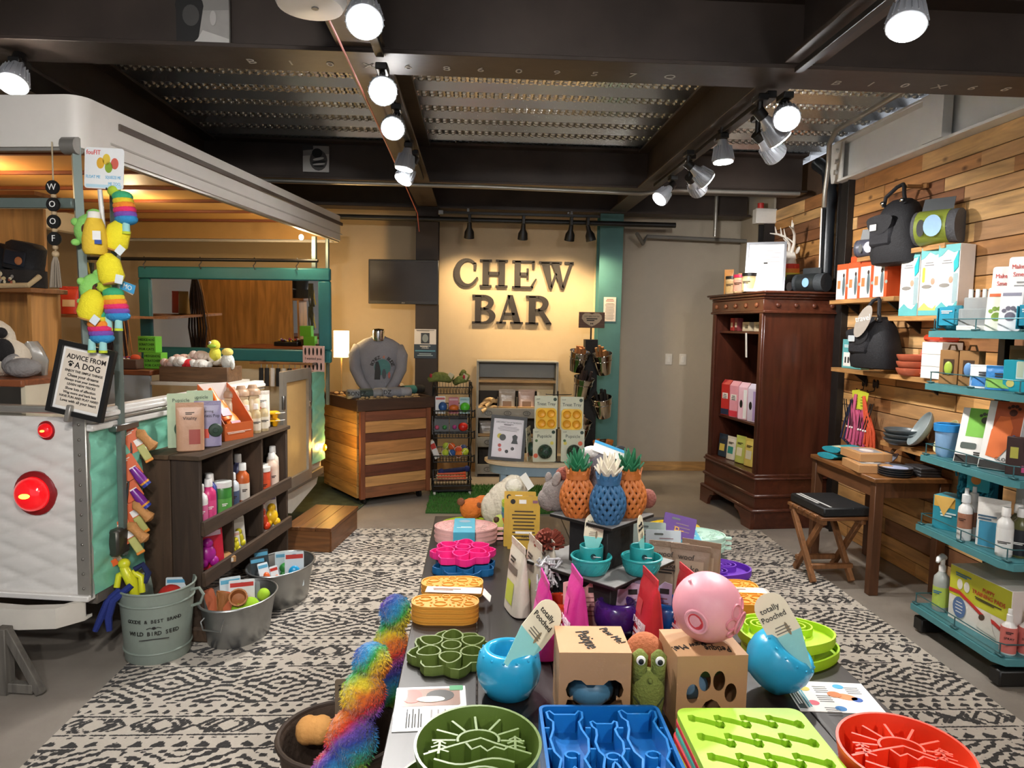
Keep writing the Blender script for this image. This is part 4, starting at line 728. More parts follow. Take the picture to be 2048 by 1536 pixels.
# ------------------------------------------------------------------ camper trailer (local x = outwards, local y = along its side)
OX,OY,AZ=-1.651,3.04,R(8)
def L(lx,ly,z): return (OX+lx*cos(AZ)+ly*sin(AZ),OY-lx*sin(AZ)+ly*cos(AZ),z)
MINT=P('#7cc4ab',.4,var=.05,bump=.05,bs=10); TWHT=P('#e2dfda',.4,var=.03,bump=.03,bs=14); GPOLE=P('#6f7d78',.45,metal=.3,var=.1); TAN=P('#c8a878',.6); PLY=wood(['#c9914f'],2,1.2,.5,bump=.1); PLYH=wood(['#a8713f'],0,1.2,.5,bump=.1)
tr=T('camper_trailer','vintage mint and white pop-up camper turned into a shop counter','camper trailer',(OX,OY,0),-AZ)
def quilt(x0,x1,z0,z1,tf,pw,ph,amp=.011,n=110,m=64):
    vs=[];fs=[]
    for j in range(m+1):
        for i in range(n+1):
            x=x0+(x1-x0)*i/n; z=z0+(z1-z0)*j/m; a=((x/pw+z/ph)%1); b=((x/pw-z/ph)%1); h=min(min(a,1-a),min(b,1-b))*2; vs.append((x,-amp*min(1,h*2.2)**.6,z))
    for j in range(m):
        for i in range(n): fs.append((j*(n+1)+i,j*(n+1)+i+1,(j+1)*(n+1)+i+1,(j+1)*(n+1)+i))
    return MB().add(vs,fs,tf)
quilt(-2.0,-.06,.37,1.13,Matrix.Identity(4),.3,.108).build('end_panel',TWHT,tr,smooth=180)
MB().box(-1.0,.015,.74,2.0,.02,.78).build('end_wall',TWHT,tr)
MB().box(-.03,-.006,.755,.062,.016,.8,.004).build('corner_strip',ALU,tr)
for i in range(12): MB().ell((-.03,-.016,.4+.064*i),(.006,.004,.006),8,6).build('rivet',P('#8d8a82',.3,metal=.8),tr)
MB().box(-1.0,-.012,1.165,2.0,.05,.03,.006).build('top_rail',ALU,tr); MB().box(-1.0,-.006,.36,2.0,.05,.025,.004).build('bottom_rail',TWHT,tr)
S90=Matrix.Rotation(PI/2,4,'Z')                                      # drawing x -> local y, -y -> +x (faces outwards)
quilt(0.0,1.62,.37,1.08,S90,.42,.15,.009).build('side_panel',MINT,tr,smooth=180); MB().box(-.015,.81,.72,.02,1.62,.74).build('side_wall',P('#d6d2c6',.6),tr)
for k,(z_,dx,h_) in enumerate(((1.09,.012,.03),(1.118,.02,.02),(1.14,.026,.024),(1.158,.016,.02))): MB().box(-.01+dx/2,.81,z_,.05+dx,1.64,h_,.006).build('sill_moulding',TWHT if k!=1 else ALU,tr)
MB().box(0,1.62,.76,.04,.025,.8,.004).build('corner_post',ALU,tr)
MB().box(-.02,1.4,.35,.05,2.76,.06,.004).build('skirt_rail',P('#6a6259',.6,metal=.3),tr); MB().box(-1.0,1.4,.345,1.96,2.74,.03).build('floor_panel',P('#5a5048',.7),tr)
MB().box(-1.99,1.4,.76,.02,2.8,.8).build('side_wall',P('#cbbf9f',.6),tr)
MB().box(-1.0,2.785,.76,1.98,.02,.8).build('end_wall',P('#cbbf9f',.6),tr)
d=MB(); d.ring(rrect(.53,.86,.01,2,2.25,.77),rrect(.41,.70,.01,2,2.25,.77),0,.03,Matrix.Translation((.004,0,0))@S90@FRONT); dr=d.build('door',ALU,tr); MB().box(.008,2.25,.77,.012,.42,.71).build('panel',P('#c9a46a',.55),dr)
for z_ in(.55,.98): MB().box(.028,2.0,z_,.02,.03,.1,.003).build('hinge',STEEL,dr)
MB().box(.03,2.47,.93,.03,.02,.05,.004).build('handle',CHROME,dr)
quilt(2.52,2.8,.44,1.16,Matrix.Translation((.0,0,0))@S90,.42,.15,.009,20,40).build('side_panel',MINT,tr,smooth=180); MB().box(-.015,2.66,.8,.02,.29,.72).build('side_wall',P('#d6d2c6',.6),tr)
MB().prism([(1.98,.34),(2.8,.44),(2.8,.38),(2.7,.25),(2.2,.14),(1.98,.2)],-.02,.0,Matrix.Translation((-.0,0,0))@S90@FRONT).build('wheel_skirt',P('#d3cec2',.5),tr,smooth=0)
# roof
ROOF=P('#dcd8d0',.45,var=.03)
MB().prism(rrect(2.12,3.2,.07,5,-1.0,1.57),2.40,2.44).build('roof_top',ROOF,tr,smooth=30)
MB().ring(rrect(2.12,3.2,.07,5,-1.0,1.57),rrect(2.06,3.14,.05,5,-1.0,1.57),2.235,2.40).build('roof_rim',ROOF,tr,smooth=30)
MB().box(.064,1.68,2.375,.012,2.95,.028,.003).build('drip_channel',P('#5b5048',.5),tr); MB().box(.062,1.65,2.29,.006,3.0,.008).build('roof_seam',P('#b9b4aa',.5),tr)
MB().ring(rrect(2.10,3.18,.06,4,-1.0,1.57),rrect(2.04,3.12,.05,4,-1.0,1.57),2.222,2.236).build('rim_edging',ALU,tr,smooth=30)
cm=P('#c79a5a',.55,var=.05)
MB().box(-1.0,1.57,2.39,2.05,3.1,.012).build('roof_lining',cm,tr)
for i in range(7): MB().box(-1.0,.2+.46*i,2.375,2.04,.03,.02,.003).build('roof_rib',wood(['#7a3f1e'],0,2),tr)
for i in range(5):
    b=MB()
    for k in range(7): b.box(-1.7+.3*i+.028*k,.06,2.3,.006,.004,.07,rot=(0,.5,0))
    b.build('vent_slots',P('#8a6238',.7),tr)
MB().box(-1.0,.055,2.31,2.0,.02,.14).build('lining_board',P('#b88a58',.6),tr); MB().box(-1,3.08,2.31,2.0,.02,.14).build('lining_board',P('#b08a4e',.5,metal=.1),tr)
# lifting poles
MB().tube([(.045,-.005,1.15),(.02,-.01,2.24)],.022,4).build('pole',GPOLE,tr)
MB().box(-.015,.17,1.36,.028,.03,1.74,.003,tf=Matrix.Translation((.072,0,0))).build('lift_arm',GPOLE,tr); MB().box(.05,.2,1.07,.05,.16,.03,.004).build('bracket',STEEL,tr); MB().box(.05,.15,.56,.05,.09,.12,.01).build('bracket',P('#55524c',.4,metal=.7),tr)
MB().cyl((-.02,-.02,2.24),(.04,-.02,2.24),.035,n=12).build('bracket',P('#8f8c86',.4,metal=.5),tr); MB().box(-1.0,.03,2.02,1.95,.03,.04,.003).build('cross_rail',GPOLE,tr)
MB().box(-.04,2.78,1.68,.035,.035,1.1,.003).build('pole',GPOLE,tr); MB().box(.025,2.9,1.55,.025,.03,1.36,.003).build('lift_arm',GPOLE,tr)
for x in(-1.95,): 
    for y in(.04,2.76): MB().box(x,y,1.7,.035,.035,1.09,.003).build('pole',GPOLE,tr)
# lamps on the body
def taillight(x,y,z_,r,side,name='tail_lamp',amber=False):
    tf=Matrix.Translation((x,y,z_))@(Matrix.Rotation(PI/2,4,'X') if not side else Matrix.Rotation(PI/2,4,'Y'))
    a=MB().lathe([(0,0),(r*1.12,0),(r*1.12,r*.12),(r*1.0,r*.2),(0,r*.2)],28,tf=tf).build(name,P('#8f1418' if not amber else '#9a6a1c',.3),tr)
    MB().lathe([(0,r*.2),(r*.86,r*.2),(r*.82,r*.5),(r*.6,r*.72),(r*.3,r*.8),(0,r*.82)],28,tf=tf).build('lens',P('#d6121a' if not amber else '#f0a020',.12,emit=.45 if r>.06 else .3,coat=.5),a)
    MB().ell((0,0,r*.80),(r*.3,r*.13,r*.06),rot=(0,0,.1),tf=tf).build('bulb',P('#ffb52e',.3,emit=5),a)
taillight(-.208,-.006,.805,.085,False); taillight(-.15,-.006,1.075,.036,False); taillight(.006,.05,.52,.034,True); taillight(.006,.125,.515,.028,True,'reflector')
taillight(.02,2.8,.53,.035,True,'marker_lamp',True); a=MB().ell((.01,2.68,.64),(.012,.05,.05)).build('lamp',P('#fff4d6',.3,emit=3),tr)
ld=bpy.data.lights.new('marker_light','POINT'); ld.energy=2.2; ld.color=(1,.55,.12); ld.shadow_soft_size=.02; lo=bpy.data.objects.new('marker_light',ld); COL.objects.link(lo); lo.parent=tr; lo.location=(.08,2.83,.53)
for lp,e in(((-.075,2.6,2.2),5),((-1.3,.9,2.28),9),((-1.0,1.9,2.28),5)):
    MB().ell(lp,(.018,.018,.022)).build('festoon_bulb',P('#ffdf9e',.3,emit=20),tr); ld=bpy.data.lights.new('festoon_light','POINT'); ld.energy=e; ld.color=WARM; ld.shadow_soft_size=.03; lo=bpy.data.objects.new('festoon_light',ld); COL.objects.link(lo); lo.parent=tr; lo.location=(lp[0],lp[1],lp[2]-.05)
b=MB(); pts=[(-1.9,-.05),(-.6,-.12),(-.2,-.14),(-.06,-.11),(.0,-.02)]
b.prism_strip([Vector(p) for p in pts],[Vector((p[0],p[1]+.05)) for p in pts],.262,.275).prism_strip([Vector(p) for p in pts],[Vector((p[0],p[1]+.012)) for p in pts],.275,.335).prism_strip([Vector(p) for p in pts],[Vector((p[0],p[1]+.05)) for p in pts],.335,.348); b.build('bumper',P('#d6d1c6',.45,var=.12,ns=6),tr)
MB().box(-.9,.3,.25,.1,.9,.12).build('hitch_frame',P('#3a3632',.7),tr)
# interior joinery
MB().box(-1.15,.36,1.26,1.64,.56,.03,.003).build('counter_top',wood(['#8a4d2c'],0,2,.4),tr); MB().box(-1.15,.63,.82,1.6,.02,.86).build('counter_front',P('#d9d0bd',.6),tr); MB().box(-.34,.36,.82,.02,.52,.86).build('counter_end',P('#cfc4ac',.6),tr)
MB().box(-1.45,1.0,1.45,1.06,.02,1.4).build('plywood_back',PLY,tr)
MB().box(-1.4,.87,1.69,1.2,.27,.025,.002).build('plywood_shelf',PLYH,tr); MB().box(-.86,.9,1.45,.02,.22,.46).build('plywood_side',PLY,tr); MB().box(-1.4,.9,2.2,1.2,.24,.02).build('plywood_shelf',PLYH,tr)
MB().box(-.86,1.5,1.225,.74,.46,.03,.003).build('counter_top',wood(['#8a4d2c'],0,2,.4),tr); MB().box(-.86,1.29,.8,.72,.02,.82).build('counter_front',P('#aab4bb',.5),tr)
MB().box(-.26,1.44,1.165,.46,.34,.02).build('counter_top',P('#cfc8ba',.5),tr); MB().box(-1.6,2.3,1.56,.5,.3,.02).build('plywood_shelf',PLYH,tr); MB().box(-1.36,2.3,1.56,.2,.9,.02).build('plywood_shelf',PLYH,tr)
for ch in tr.children:
    if ch.name.split('.')[0] in('end_panel','corner_strip','rivet','top_rail','bottom_rail','side_panel','side_wall','sill_moulding','corner_post','skirt_rail'): ch.location.x+=.028
# ------------------------------------------------------------------ framed verse on the camper corner
t=T('framed_verse','black framed advice from a dog verse leaning on the camper corner','framed sign',L(.05,-.06,1.292),0,rot=(R(-4),R(11),-AZ)); 
MB().ring(rrect(.245,.298,.003,2),rrect(.205,.258,.002,2),0,.02,ftf(.01)).build('frame',BLK,t); MB().box(0,.004,0,.21,.004,.262).build('mount',PAPER,t); MB().box(0,.0015,0,.185,.001,.235).build('sheet',P('#e9dccb',.6),t)
for i,(s,z_,sz) in enumerate((('ADVICE FROM',.09,.026),('A DOG',.058,.032),('ENJOY THE SIMPLE THINGS',.032,.0125),('Chase your dreams',.014,.016),('Always trust your instincts',-.004,.013),('LEARN NEW TRICKS',-.022,.0125),('Show lots of affection',-.04,.014),('Wag more and bark less',-.057,.0135),('HAVE FUN AND PLAY HARD',-.074,.0125),('Love with all your heart',-.091,.015))): txt(s,sz*1.08,P('#2c2622'),t,(.004 if i!=1 else .015,-.0002,z_),maxw=.17,bold=.012)
for dx,dz,r_ in((0,0,.007),(-.009,.009,.0032),(-.003,.013,.0035),(.004,.013,.0035),(.01,.008,.0032)): disc(t,'print_paw',INK,-.06+dx,.056+dz,r_,.0008)
MB().box(-.02,-.005,-.14,.022,.03,.07,.004).build('clip',P('#a39f98',.4,metal=.6),t)
# ------------------------------------------------------------------ grey trestle under the bumper
t=T('trestle_leg','grey weathered timber trestle leg beneath the camper bumper','trestle',L(-.27,-.16,0),-AZ); GW=wood(['#6f6a62'],2,2,.7)
MB().box(.02,0,.14,.05,.05,.28,.003).build('leg',GW,t)
for s_ in(-1,1): MB().box(.02+s_*.085,0,.14,.035,.03,.3,.003,rot=(0,s_*-.5,0)).build('brace',GW,t)
MB().box(0,0,.03,.3,.035,.04,.003).build('rail',GW,t)
# ------------------------------------------------------------------ mirror and rail at the far end of the camper
t=T('teal_mirror','wide mirror in a teal painted wooden frame inside the camper','mirror',L(-.69,2.745,1.6),0,rot=(R(1.5),0,-AZ)); TF=P('#2b6f72',.4,var=.08)
for (x,z_,w_,h_) in((0,.325,1.6,.1),(0,-.325,1.6,.1),(-.75,0,.1,.55),(.75,0,.1,.55)): MB().box(x,-.0,z_,w_,.04,h_,.01).build('frame',TF,t)
MB().box(0,.005,0,1.42,.006,.56).build('glass',mat('#e8ecec',.02,1,var=0),t)
t=T('hanging_rail','black rail with chain hooks above the teal mirror','rail',L(-.7,2.70,2.03),-AZ); MB().cyl((-1.2,0,0),(.72,0,0),.014,n=10).build('bar',BLK,t)
for x in(-.72,-.25,.2,.55): MB().tube([(x,0,.02),(x+.012,0,-.02),(x-.008,0,-.045),(x+.006,0,-.075)],.004,6).build('chain',BLK,t)
t=T('paw_board','pink wooden board printed with rows of paws on the mirror corner','sign board',L(.02,2.6,1.265),-AZ-.2); MB().box(0,0,0,.19,.012,.2,.002).build('board',P('#d9b6ae',.6),t); txt('I wanted you',.028,P('#3a2a28'),t,(0,-.0075,.0),maxw=.15)
for k in range(5):
    for zz in(.055,-.06): MB().prism(oval(-.07+.035*k,zz,.008,.03),0,.001,ftf(-.0065)).build('print_paw',INK,t,smooth=0)
for k,c in enumerate(['#20201f','#2b2a28','#e6e1d6','#1c1c1c','#d8d2c4','#2a2a2c','#c8692e','#e2ddd0']):
    t=T('hanging_bandana','folded pet bandana on a rail below the mirror, number '+['one','two','three','four','five','six','seven','eight'][k]+' along','bandana',L(-.36+.045*k,2.5,1.19),-AZ); MB().loft([[(.018*cos(2*PI*i/10),.01*sin(2*PI*i/10)-.004*q,-.14*q) for i in range(10)] for q in(0,.3,.7,1)]).build('cloth',P(c,.8,bump=.3,bs=60),t); MB().tube([(0,0,.0),(0,0,.03)],.003,6).build('clip',STEEL,t)
t=T('peg_rail','slim wooden peg rail under the mirror','rail',L(-.2,2.5,1.228),-AZ); MB().box(0,0,0,.5,.02,.018,.003).build('bar',wood(['#9a6a3c'],0,3),t); MB().box(-.24,.12,.0,.02,.25,.018).build('bracket',STEEL,t); MB().box(.24,.12,.0,.02,.25,.018).build('bracket',STEEL,t)
# ------------------------------------------------------------------ soft toys
FUR=dict(bump=.9,bs=90,rough=.95)
def plush(name,label,loc,rz,parts,cat='soft toy',rot=None,group=None,sc=1,fur=.9,bs=90):
    t=T(name,label,cat,loc,rz,group,rot)
    for pn,c,els in parts:
        b=MB()
        for e in els: b.ell(tuple(sc*v for v in e[0]),tuple(sc*v for v in e[1]),14,10,e[2] if len(e)>2 else None,jit=.02 if fur else 0)
        b.build(pn,P(c,.95,bump=fur,bs=bs) if pn not in('eye','nose','pupil') else P(c,.2),t,smooth=180)
    return t
# hanging strip of toys on the near pole
t=T('hang_card','white display card with toy picture and blue lettering on the camper pole','display card',L(.165,-.045,2.145),0,rot=(0,R(3),-AZ)); MB().prism(rrect(.165,.16,.012,4),0,.003,ftf()).build('card',P('#eef0f0',.4),t,smooth=0); txt('fouFIT',.026,P('#d8352c'),t,(-.045,-.004,.06),maxw=.06)
for x,z_,c in((-.015,.02,'#e8b23a'),(.01,.035,'#e8c84a'),(.02,.005,'#8fae3a'),(.045,.02,'#d86a5a')): MB().prism(oval(x,z_,.016,.022),0,.001,ftf(-.0031)).build('print_toy',P(c),t,smooth=0)
txt('FLOAT ME',.017,P('#6ab8dc'),t,(-.045,-.004,-.035),maxw=.06); txt('SQUEEZE ME',.017,P('#6ab8dc'),t,(.04,-.004,-.035),maxw=.065); txt('ME TOO',.017,P('#6ab8dc'),t,(.045,-.004,-.06),maxw=.05); decal(t,'print_band',P('#bfe0ee'),0,-.07,.15,.012,-.0031)
pipe('white plastic hanging strip holding the soft toys',[L(.15,-.055,2.06),L(.17,-.06,1.8),L(.16,-.06,1.5)],.009,P('#e6e6e4',.4,trans=.2),'hang strip','hang_strip',6)
def pinata(label,p,rz,s=1):
    t=T('llama_toy',label,'soft toy',p,rz)
    for k,c in enumerate(['#3fae7a','#e8cf2e','#f08a2c','#e02f6a','#7a4fae','#2f8fc8']): MB().ell((.004*(k-2),0,.05-.018*k),(.05*s+.004*(k>2)-.006*(k<2),.036*s,.024),14,9).build('stripe',P(c,.9,bump=.5,bs=90),t,smooth=180)
    MB().ell((-.045*s,-.01,.075),(.03,.022,.024)).build('head',P('#b6cf3a',.9,bump=.5,bs=90),t,smooth=180); MB().ell((-.05*s,-.005,.1),(.014,.01,.014)).build('mane',P('#e02f6a',.9),t); MB().ell((-.06*s,-.03,.08),(.005,.004,.006)).build('eye',BLK,t)
    for x in(-.025,.025): MB().cyl((x,-.01,-.045),(x,-.012,-.09),.013,.015,10).build('leg',P('#9fd6d2',.9),t); MB().cyl((x,-.012,-.09),(x,-.012,-.1),.016,.016,10).build('foot',P('#c9d83a',.9),t)
    return t
pinata('rainbow striped llama toy at the top of the hanging strip',L(.24,-.04,1.985),-.5); pinata('rainbow striped llama toy beside the yellow cheese toys',L(.205,-.06,1.60),-.3); pinata('rainbow striped llama toy at the bottom of the hanging strip',L(.14,-.07,1.51),-.2,.95)
for (p,l,rr) in ((L(.105,-.06,1.90),'light green avocado toy, upper one on the strip',0),(L(.11,-.04,1.665),'light green avocado toy, lower one on the strip',.5)): plush('avocado_toy',l,p,rr,[('body','#8fd06a',[((0,0,0),(.06,.035,.065)),((-.05,-.01,.03),(.016,.014,.016)),((-.05,-.01,-.05),(.018,.014,.014)),((.02,0,.065),(.03,.02,.02))]),('pit','#5a2f1c',[((.01,-.03,0),(.026,.014,.026))])],fur=.3)
t=T('mustard_toy','yellow mustard bottle soft toy on the hanging strip','soft toy',L(.155,-.10,1.80),.1); MB().lathe([(0,0),(.036,0),(.045,.015),(.046,.06),(.036,.115),(.026,.14),(0,.142)],18).build('bottle',P('#e8c23a',.85,bump=.3,bs=90),t); MB().lathe([(0,.14),(.025,.14),(.022,.165),(0,.17)],14).build('cap',P('#e9e6de',.8),t); decal(t,'label',P('#f0f0ee'),.025,.07,.03,.035,-.047); decal(t,'label_stripe',P('#2f4fa0'),.03,.045,.026,.016,-.0475)
for (p,l,r_) in ((L(.215,-.05,1.88),'yellow towelling banana toy behind the mustard toy',.3),(L(.2,-.08,1.745),'bright yellow cheese soft toy, upper one',-.2),(L(.125,-.09,1.60),'bright yellow cheese soft toy, lower one',.25)):
    t=T('cheese_toy',l,'soft toy',p,0,rot=(0,r_,0)); MB().lathe([(0,-.06),(.035,-.06),(.05,-.035),(.045,.03),(.02,.06),(0,.065)],18,sy=.75).build('body',P('#efe02c',.9,bump=.4,bs=120),t); MB().ell((.0,-.012,-.058),(.035,.024,.006)).build('base_patch',P('#b98a4a',.9),t); MB().box(.04,-.03,-.05,.03,.001,.035,rot=(0,.4,0)).build('paper_tag',P('#dfe9ee',.4),t)
t=T('paper_label','blue folded product label sticking out from the toy strip','label',L(.26,-.06,1.675),-.3,rot=(0,.3,-.3)); MB().box(0,0,0,.07,.002,.035,.0005).build('front_flap',P('#4aa3d8',.4),t); txt('MO',.028,WHT,t,(0,-.002,0)); MB().box(-.01,.006,-.004,.07,.002,.036,rot=(.2,.1,0)).build('rear_flap',PAPER,t)
# WOOF bead string
t=T('bead_garland','hanging black disc garland spelling W O O F with a tassel','garland',L(-.055,-.045,2.07),-AZ)
MB().tube([(0,0,.18),(0,0,-.26)],.003,6).build('cord',P('#b8a98c',.9),t)
for k,ch in enumerate('WOOF'):
    d_=MB().lathe([(0,-.006),(.027,-.006),(.029,0),(.027,.006),(0,.006)],20,tf=Matrix.Translation((0,-.004,-.068*k))@Matrix.Rotation(PI/2,4,'X')).build('disc',BLK,t); txt(ch,.036,WHT,d_,(0,-.0108,-.068*k)); MB().ell((0,0,-.034-.068*k),(.011,.011,.011)).build('bead',P('#b39a78',.6),t)
b=MB(); rg=random.Random(2)
for k in range(26): a=rg.uniform(0,6.28); r_=rg.uniform(.004,.028); b.tube([(0,0,-.26),(r_*.6*cos(a),r_*.6*sin(a),-.3),(r_*cos(a),r_*sin(a),-.40)],.0028,5)
b.build('tassel',P('#8d8172',.95),t); MB().ell((0,0,-.265),(.014,.014,.014)).build('bead',P('#b39a78',.6),t)
# big plush on the near counter
plush('panda_plush','large cream and black panda soft toy on the camper counter','',0,[]) if 0 else None
plush('panda_plush','large cream and black panda soft toy on the camper counter',L(-.60,.24,1.275),.35,[('body','#d8ccb8',[((0,0,.09),(.15,.12,.1)),((-.03,.02,.17),(.12,.1,.1))]),('patch','#1c1a1a',[((.06,-.09,.12),(.045,.035,.055)),((.05,-.06,.2),(.025,.02,.025))]),('muzzle','#ddd2c2',[((.1,-.1,.07),(.04,.03,.03))]),('paw','#1d1b1b',[((.12,-.09,.03),(.045,.035,.025))])],fur=.8,bs=60)
plush('fox_plush','rust and charcoal soft toy rolled up beside the panda',L(-.62,.1,1.275),.2,[('body','#b5694a',[((-.05,0,.06),(.13,.07,.07))]),('back','#3a3a3e',[((.02,.02,.1),(.06,.07,.09)),((.05,.0,.05),(.03,.05,.06))])],fur=.8,bs=60)
plush('grey_plush','fluffy grey soft toy at the end of the camper counter',L(-.42,.2,1.275),.2,[('body','#8a8684',[((0,0,.045),(.075,.06,.045)),((-.05,.02,.06),(.04,.04,.05))])],fur=1,bs=50)
t=T('clear_wrap','crumpled clear wrapped bundle standing behind the grey plush','package',L(-.5,.36,1.275),0); MB().loft([[(w_*cos(2*PI*i/12)*(1+.2*sin(3*i)),.04*sin(2*PI*i/12),z_) for i in range(12)] for z_,w_ in((0,.06),(.07,.07),(.13,.04),(.16,.012))]).build('wrap',P('#c9c4bb',.15,trans=.4),t); MB().ell((0,0,.05),(.045,.03,.045)).build('contents',P('#b5b0aa',.9),t)
# hats and bed in the plywood cupboard
for k,(x,l) in enumerate(((-1.12,'black denim pet carrier cap, further in the cupboard'),(-.93,'black denim pet carrier cap with a basketball patch'))):
    t=T('denim_carrier',l,'bag',L(x,.84,1.80),-AZ+.1,rot=(0,R(12),-AZ)); MB().loft([[(w_*math.copysign(abs(cos(2*PI*i/16))**.6,cos(2*PI*i/16)),.07*math.copysign(abs(sin(2*PI*i/16))**.7,sin(2*PI*i/16)),z_) for i in range(16)] for z_,w_ in((0,.095),(.05,.1),(.13,.095),(.15,.06))]).build('body',P('#16181c',.8,bump=.3,bs=110),t); MB().box(0,-.07,.06,.12,.012,.08,.01).build('pocket',P('#1d2430',.8),t)
    if k: MB().ell((.03,-.078,.05),(.022,.006,.022)).build('patch',P('#c07a4a',.7),t)
t=T('pet_bed','dark patterned pet bed with a cream fleece edge on the cupboard shelf','pet bed',L(-1.04,.82,1.705),-AZ); MB().loft([[(.24*math.copysign(abs(cos(2*PI*i/20))**.6,cos(2*PI*i/20)),.1*math.copysign(abs(sin(2*PI*i/20))**.7,sin(2*PI*i/20)),z_) for i in range(20)] for z_ in(0,.03,.07,.09)]).build('cushion',P('#26221f',.9,bump=.3,bs=60),t)
rg=random.Random(9)
for k in range(46): disc(t,'print_dot',P(['#d8cfae','#a8563c','#8f8c86','#c9b98a'][k%4],.8),rg.uniform(-.19,.19),rg.uniform(.02,.08),rg.uniform(.005,.013),-.101,rz=rg.uniform(.7,1.4),n=9)
MB().tube([(-.23,-.09,.005),(0,-.105,.0),(.23,-.09,.01),(.245,-.03,.06)],.014,8).build('edge',P('#cbb48a',.95,bump=.5,bs=80),t)
# camo leash strips and bags hanging mid camper
for k,(x,y,z_,l) in enumerate(((-.70,1.05,1.86,'camouflage leash bundle hanging beside the plywood panel, upper'),(-.70,1.07,1.62,'camouflage leash bundle hanging beside the plywood panel, lower'))):
    t=T('camo_leash',l,'leash',L(x,y,z_),0); b=MB(); c_=MB()
    for q in range(5): b.tube([(.01*q-.02,0,.0),(.012*q-.03,-.01,-.08),(.014*q-.03+.02*sin(q),-.012,-.17),(.012*q-.02,-.01,-.24)],.008,6)
    b.build('webbing',P('#4a4a34',.8,var=.5,ns=60),t); c_.tube([(0,-.02,0),(.02,-.02,-.12),(.04,-.02,-.22)],.006,6); c_.build('cord',P('#c8b23c',.7),t); MB().box(.005,-.02,-.1,.05,.002,.06).build('card',P('#d9cfae',.5),t)
t=T('hanging_leash_bundle','long brown leather leash bundle hanging left of the mirror','leash',L(-1.32,2.2,1.95),0); b=MB()
for q in range(9): b.tube([(0,0,.02),(.012*(q-4),-.01*(q%3),-.2),(.02*(q-4),-.012*(q%3),-.5),(.015*(q-4),-.01,-.7)],.009,6)
b.build('webbing',P('#3a2320',.6,var=.5,ns=20),t); b=MB()
for q in range(3): b.tube([(.02*q,-.03,-.1),(.03*q+.03,-.035,-.4),(.03*q+.06,-.035,-.68)],.005,5)
b.build('cord',P('#a8743c',.6),t)
for k,(x,c,l) in enumerate(((-1.62,'#c8402f','red treat bag on the shelf in front of the camper side wall'),(-1.5,'#7a2f2c','maroon treat bag on the rear camper shelf'),(-1.44,'#b9a06a','kraft treat bag on the rear camper shelf'))): pouch(l,L(x+.04,2.05+.1*k,1.572),.2,.12,.2,.05,c,[('#e6d7b8',0,.4,.08,.25)])
for k in range(2):
    t=carton('lime green hedgehog scratcher carton, '+('lower','upper')[k]+' one',L(-.60+(.0 if k else .035),1.45,1.2415+.1005*k),-AZ,.115,.1,.07,'#6fc23a',[],name='scratcher_carton')
    for i,s in enumerate(('HEDGEHOG','SCRATCHER','FOR CATS')): txt(s,.021,INK,t,(0,-.0365,.078-.029*i),maxw=.1)
t=T('charm_tray','black tray of small colourful charms on the camper counter','tray',L(-.8,1.42,1.2415),-AZ); MB().box(0,0,.02,.24,.16,.04,.004).build('tray',BLK,t); rg=random.Random(4)
b={}
for k in range(40):
    c=['#c0352c','#d8b23a','#7a3f9a','#d8d4cc','#333'][k%5]; b.setdefault(c,MB()).ell((rg.uniform(-.1,.1),rg.uniform(-.06,.06),.045+rg.uniform(0,.02)),(.012,.012,.01),8,6)
for c in b: o=b[c].build('charms',P(c,.4),t); o['kind']='stuff'
t=T('toy_bin','small brown bin with orange plush on the camper counter','bin',L(-.66,1.36,1.2415),-AZ); MB().box(0,0,.03,.1,.08,.06,.004).build('bin',P('#5a4030',.7),t); MB().ell((.02,0,.07),(.03,.025,.02)).build('contents',P('#d8542c',.9),t)
# crate of small soft toys
t=T('toy_crate','brown wooden crate brimming with small soft toys','crate',L(-.25,1.42,1.1755),-AZ+.05)
for (x,y,w_,d_) in((0,-.1,.42,.012),(0,.1,.42,.012),(-.205,0,.012,.19),(.205,0,.012,.19)): MB().box(x,y,.045,w_,d_,.09,.002).build('slat',wood(['#7a5a3a','#6b4c30'],0,3),t)
MB().box(0,0,.004,.4,.19,.008).build('base',wood(['#6b4c30'],0,3),t)
rg=random.Random(11); CT=[('#d9bdb2','pale pink'),('#e8e4dc','white'),('#cfae9f','rosy'),('#f0ece4','cream white'),('#c9202a','red'),('#d9d4cc','light grey'),('#e8dcc8','cream'),('#d8c5b8','beige')]
pos=[(-.17,-.04,.10),(-.1,-.06,.115),(-.14,.05,.125),(-.04,.04,.13),(-.05,-.05,.10),(.03,-.06,.10),(.07,.05,.125),(.0,.0,.15)]
for k,((c,n_),p) in enumerate(zip(CT,pos)):
    q=L(-.25+p[0],1.42+p[1],1.1755+p[2]); plush('small_plush',n_+' knotted soft toy in the wooden crate',q,rg.uniform(-1,1),[('body',c,[((0,0,0),(.05,.04,.035)),((-.045,0,.01),(.025,.025,.025)),((.045,.01,.0),(.022,.022,.022)),((.01,-.035,.005),(.022,.022,.022))])]+([('scarf','#c9202a',[((.02,-.03,.02),(.03,.02,.012))])] if k==3 else []),fur=.6)
def duck(label,p,rz):
    return plush('duck_plush',label,p,rz,[('body','#d8d24a',[((0,0,0),(.035,.035,.045)),((0,-.005,.055),(.034,.034,.034))]),('beak','#8fb53a',[((.01,-.04,.05),(.03,.02,.012))]),('eye','#f4f4f0',[((-.008,-.034,.07),(.01,.008,.01))]),('pupil','#111',[((-.006,-.042,.07),(.004,.003,.004))])],fur=.4)
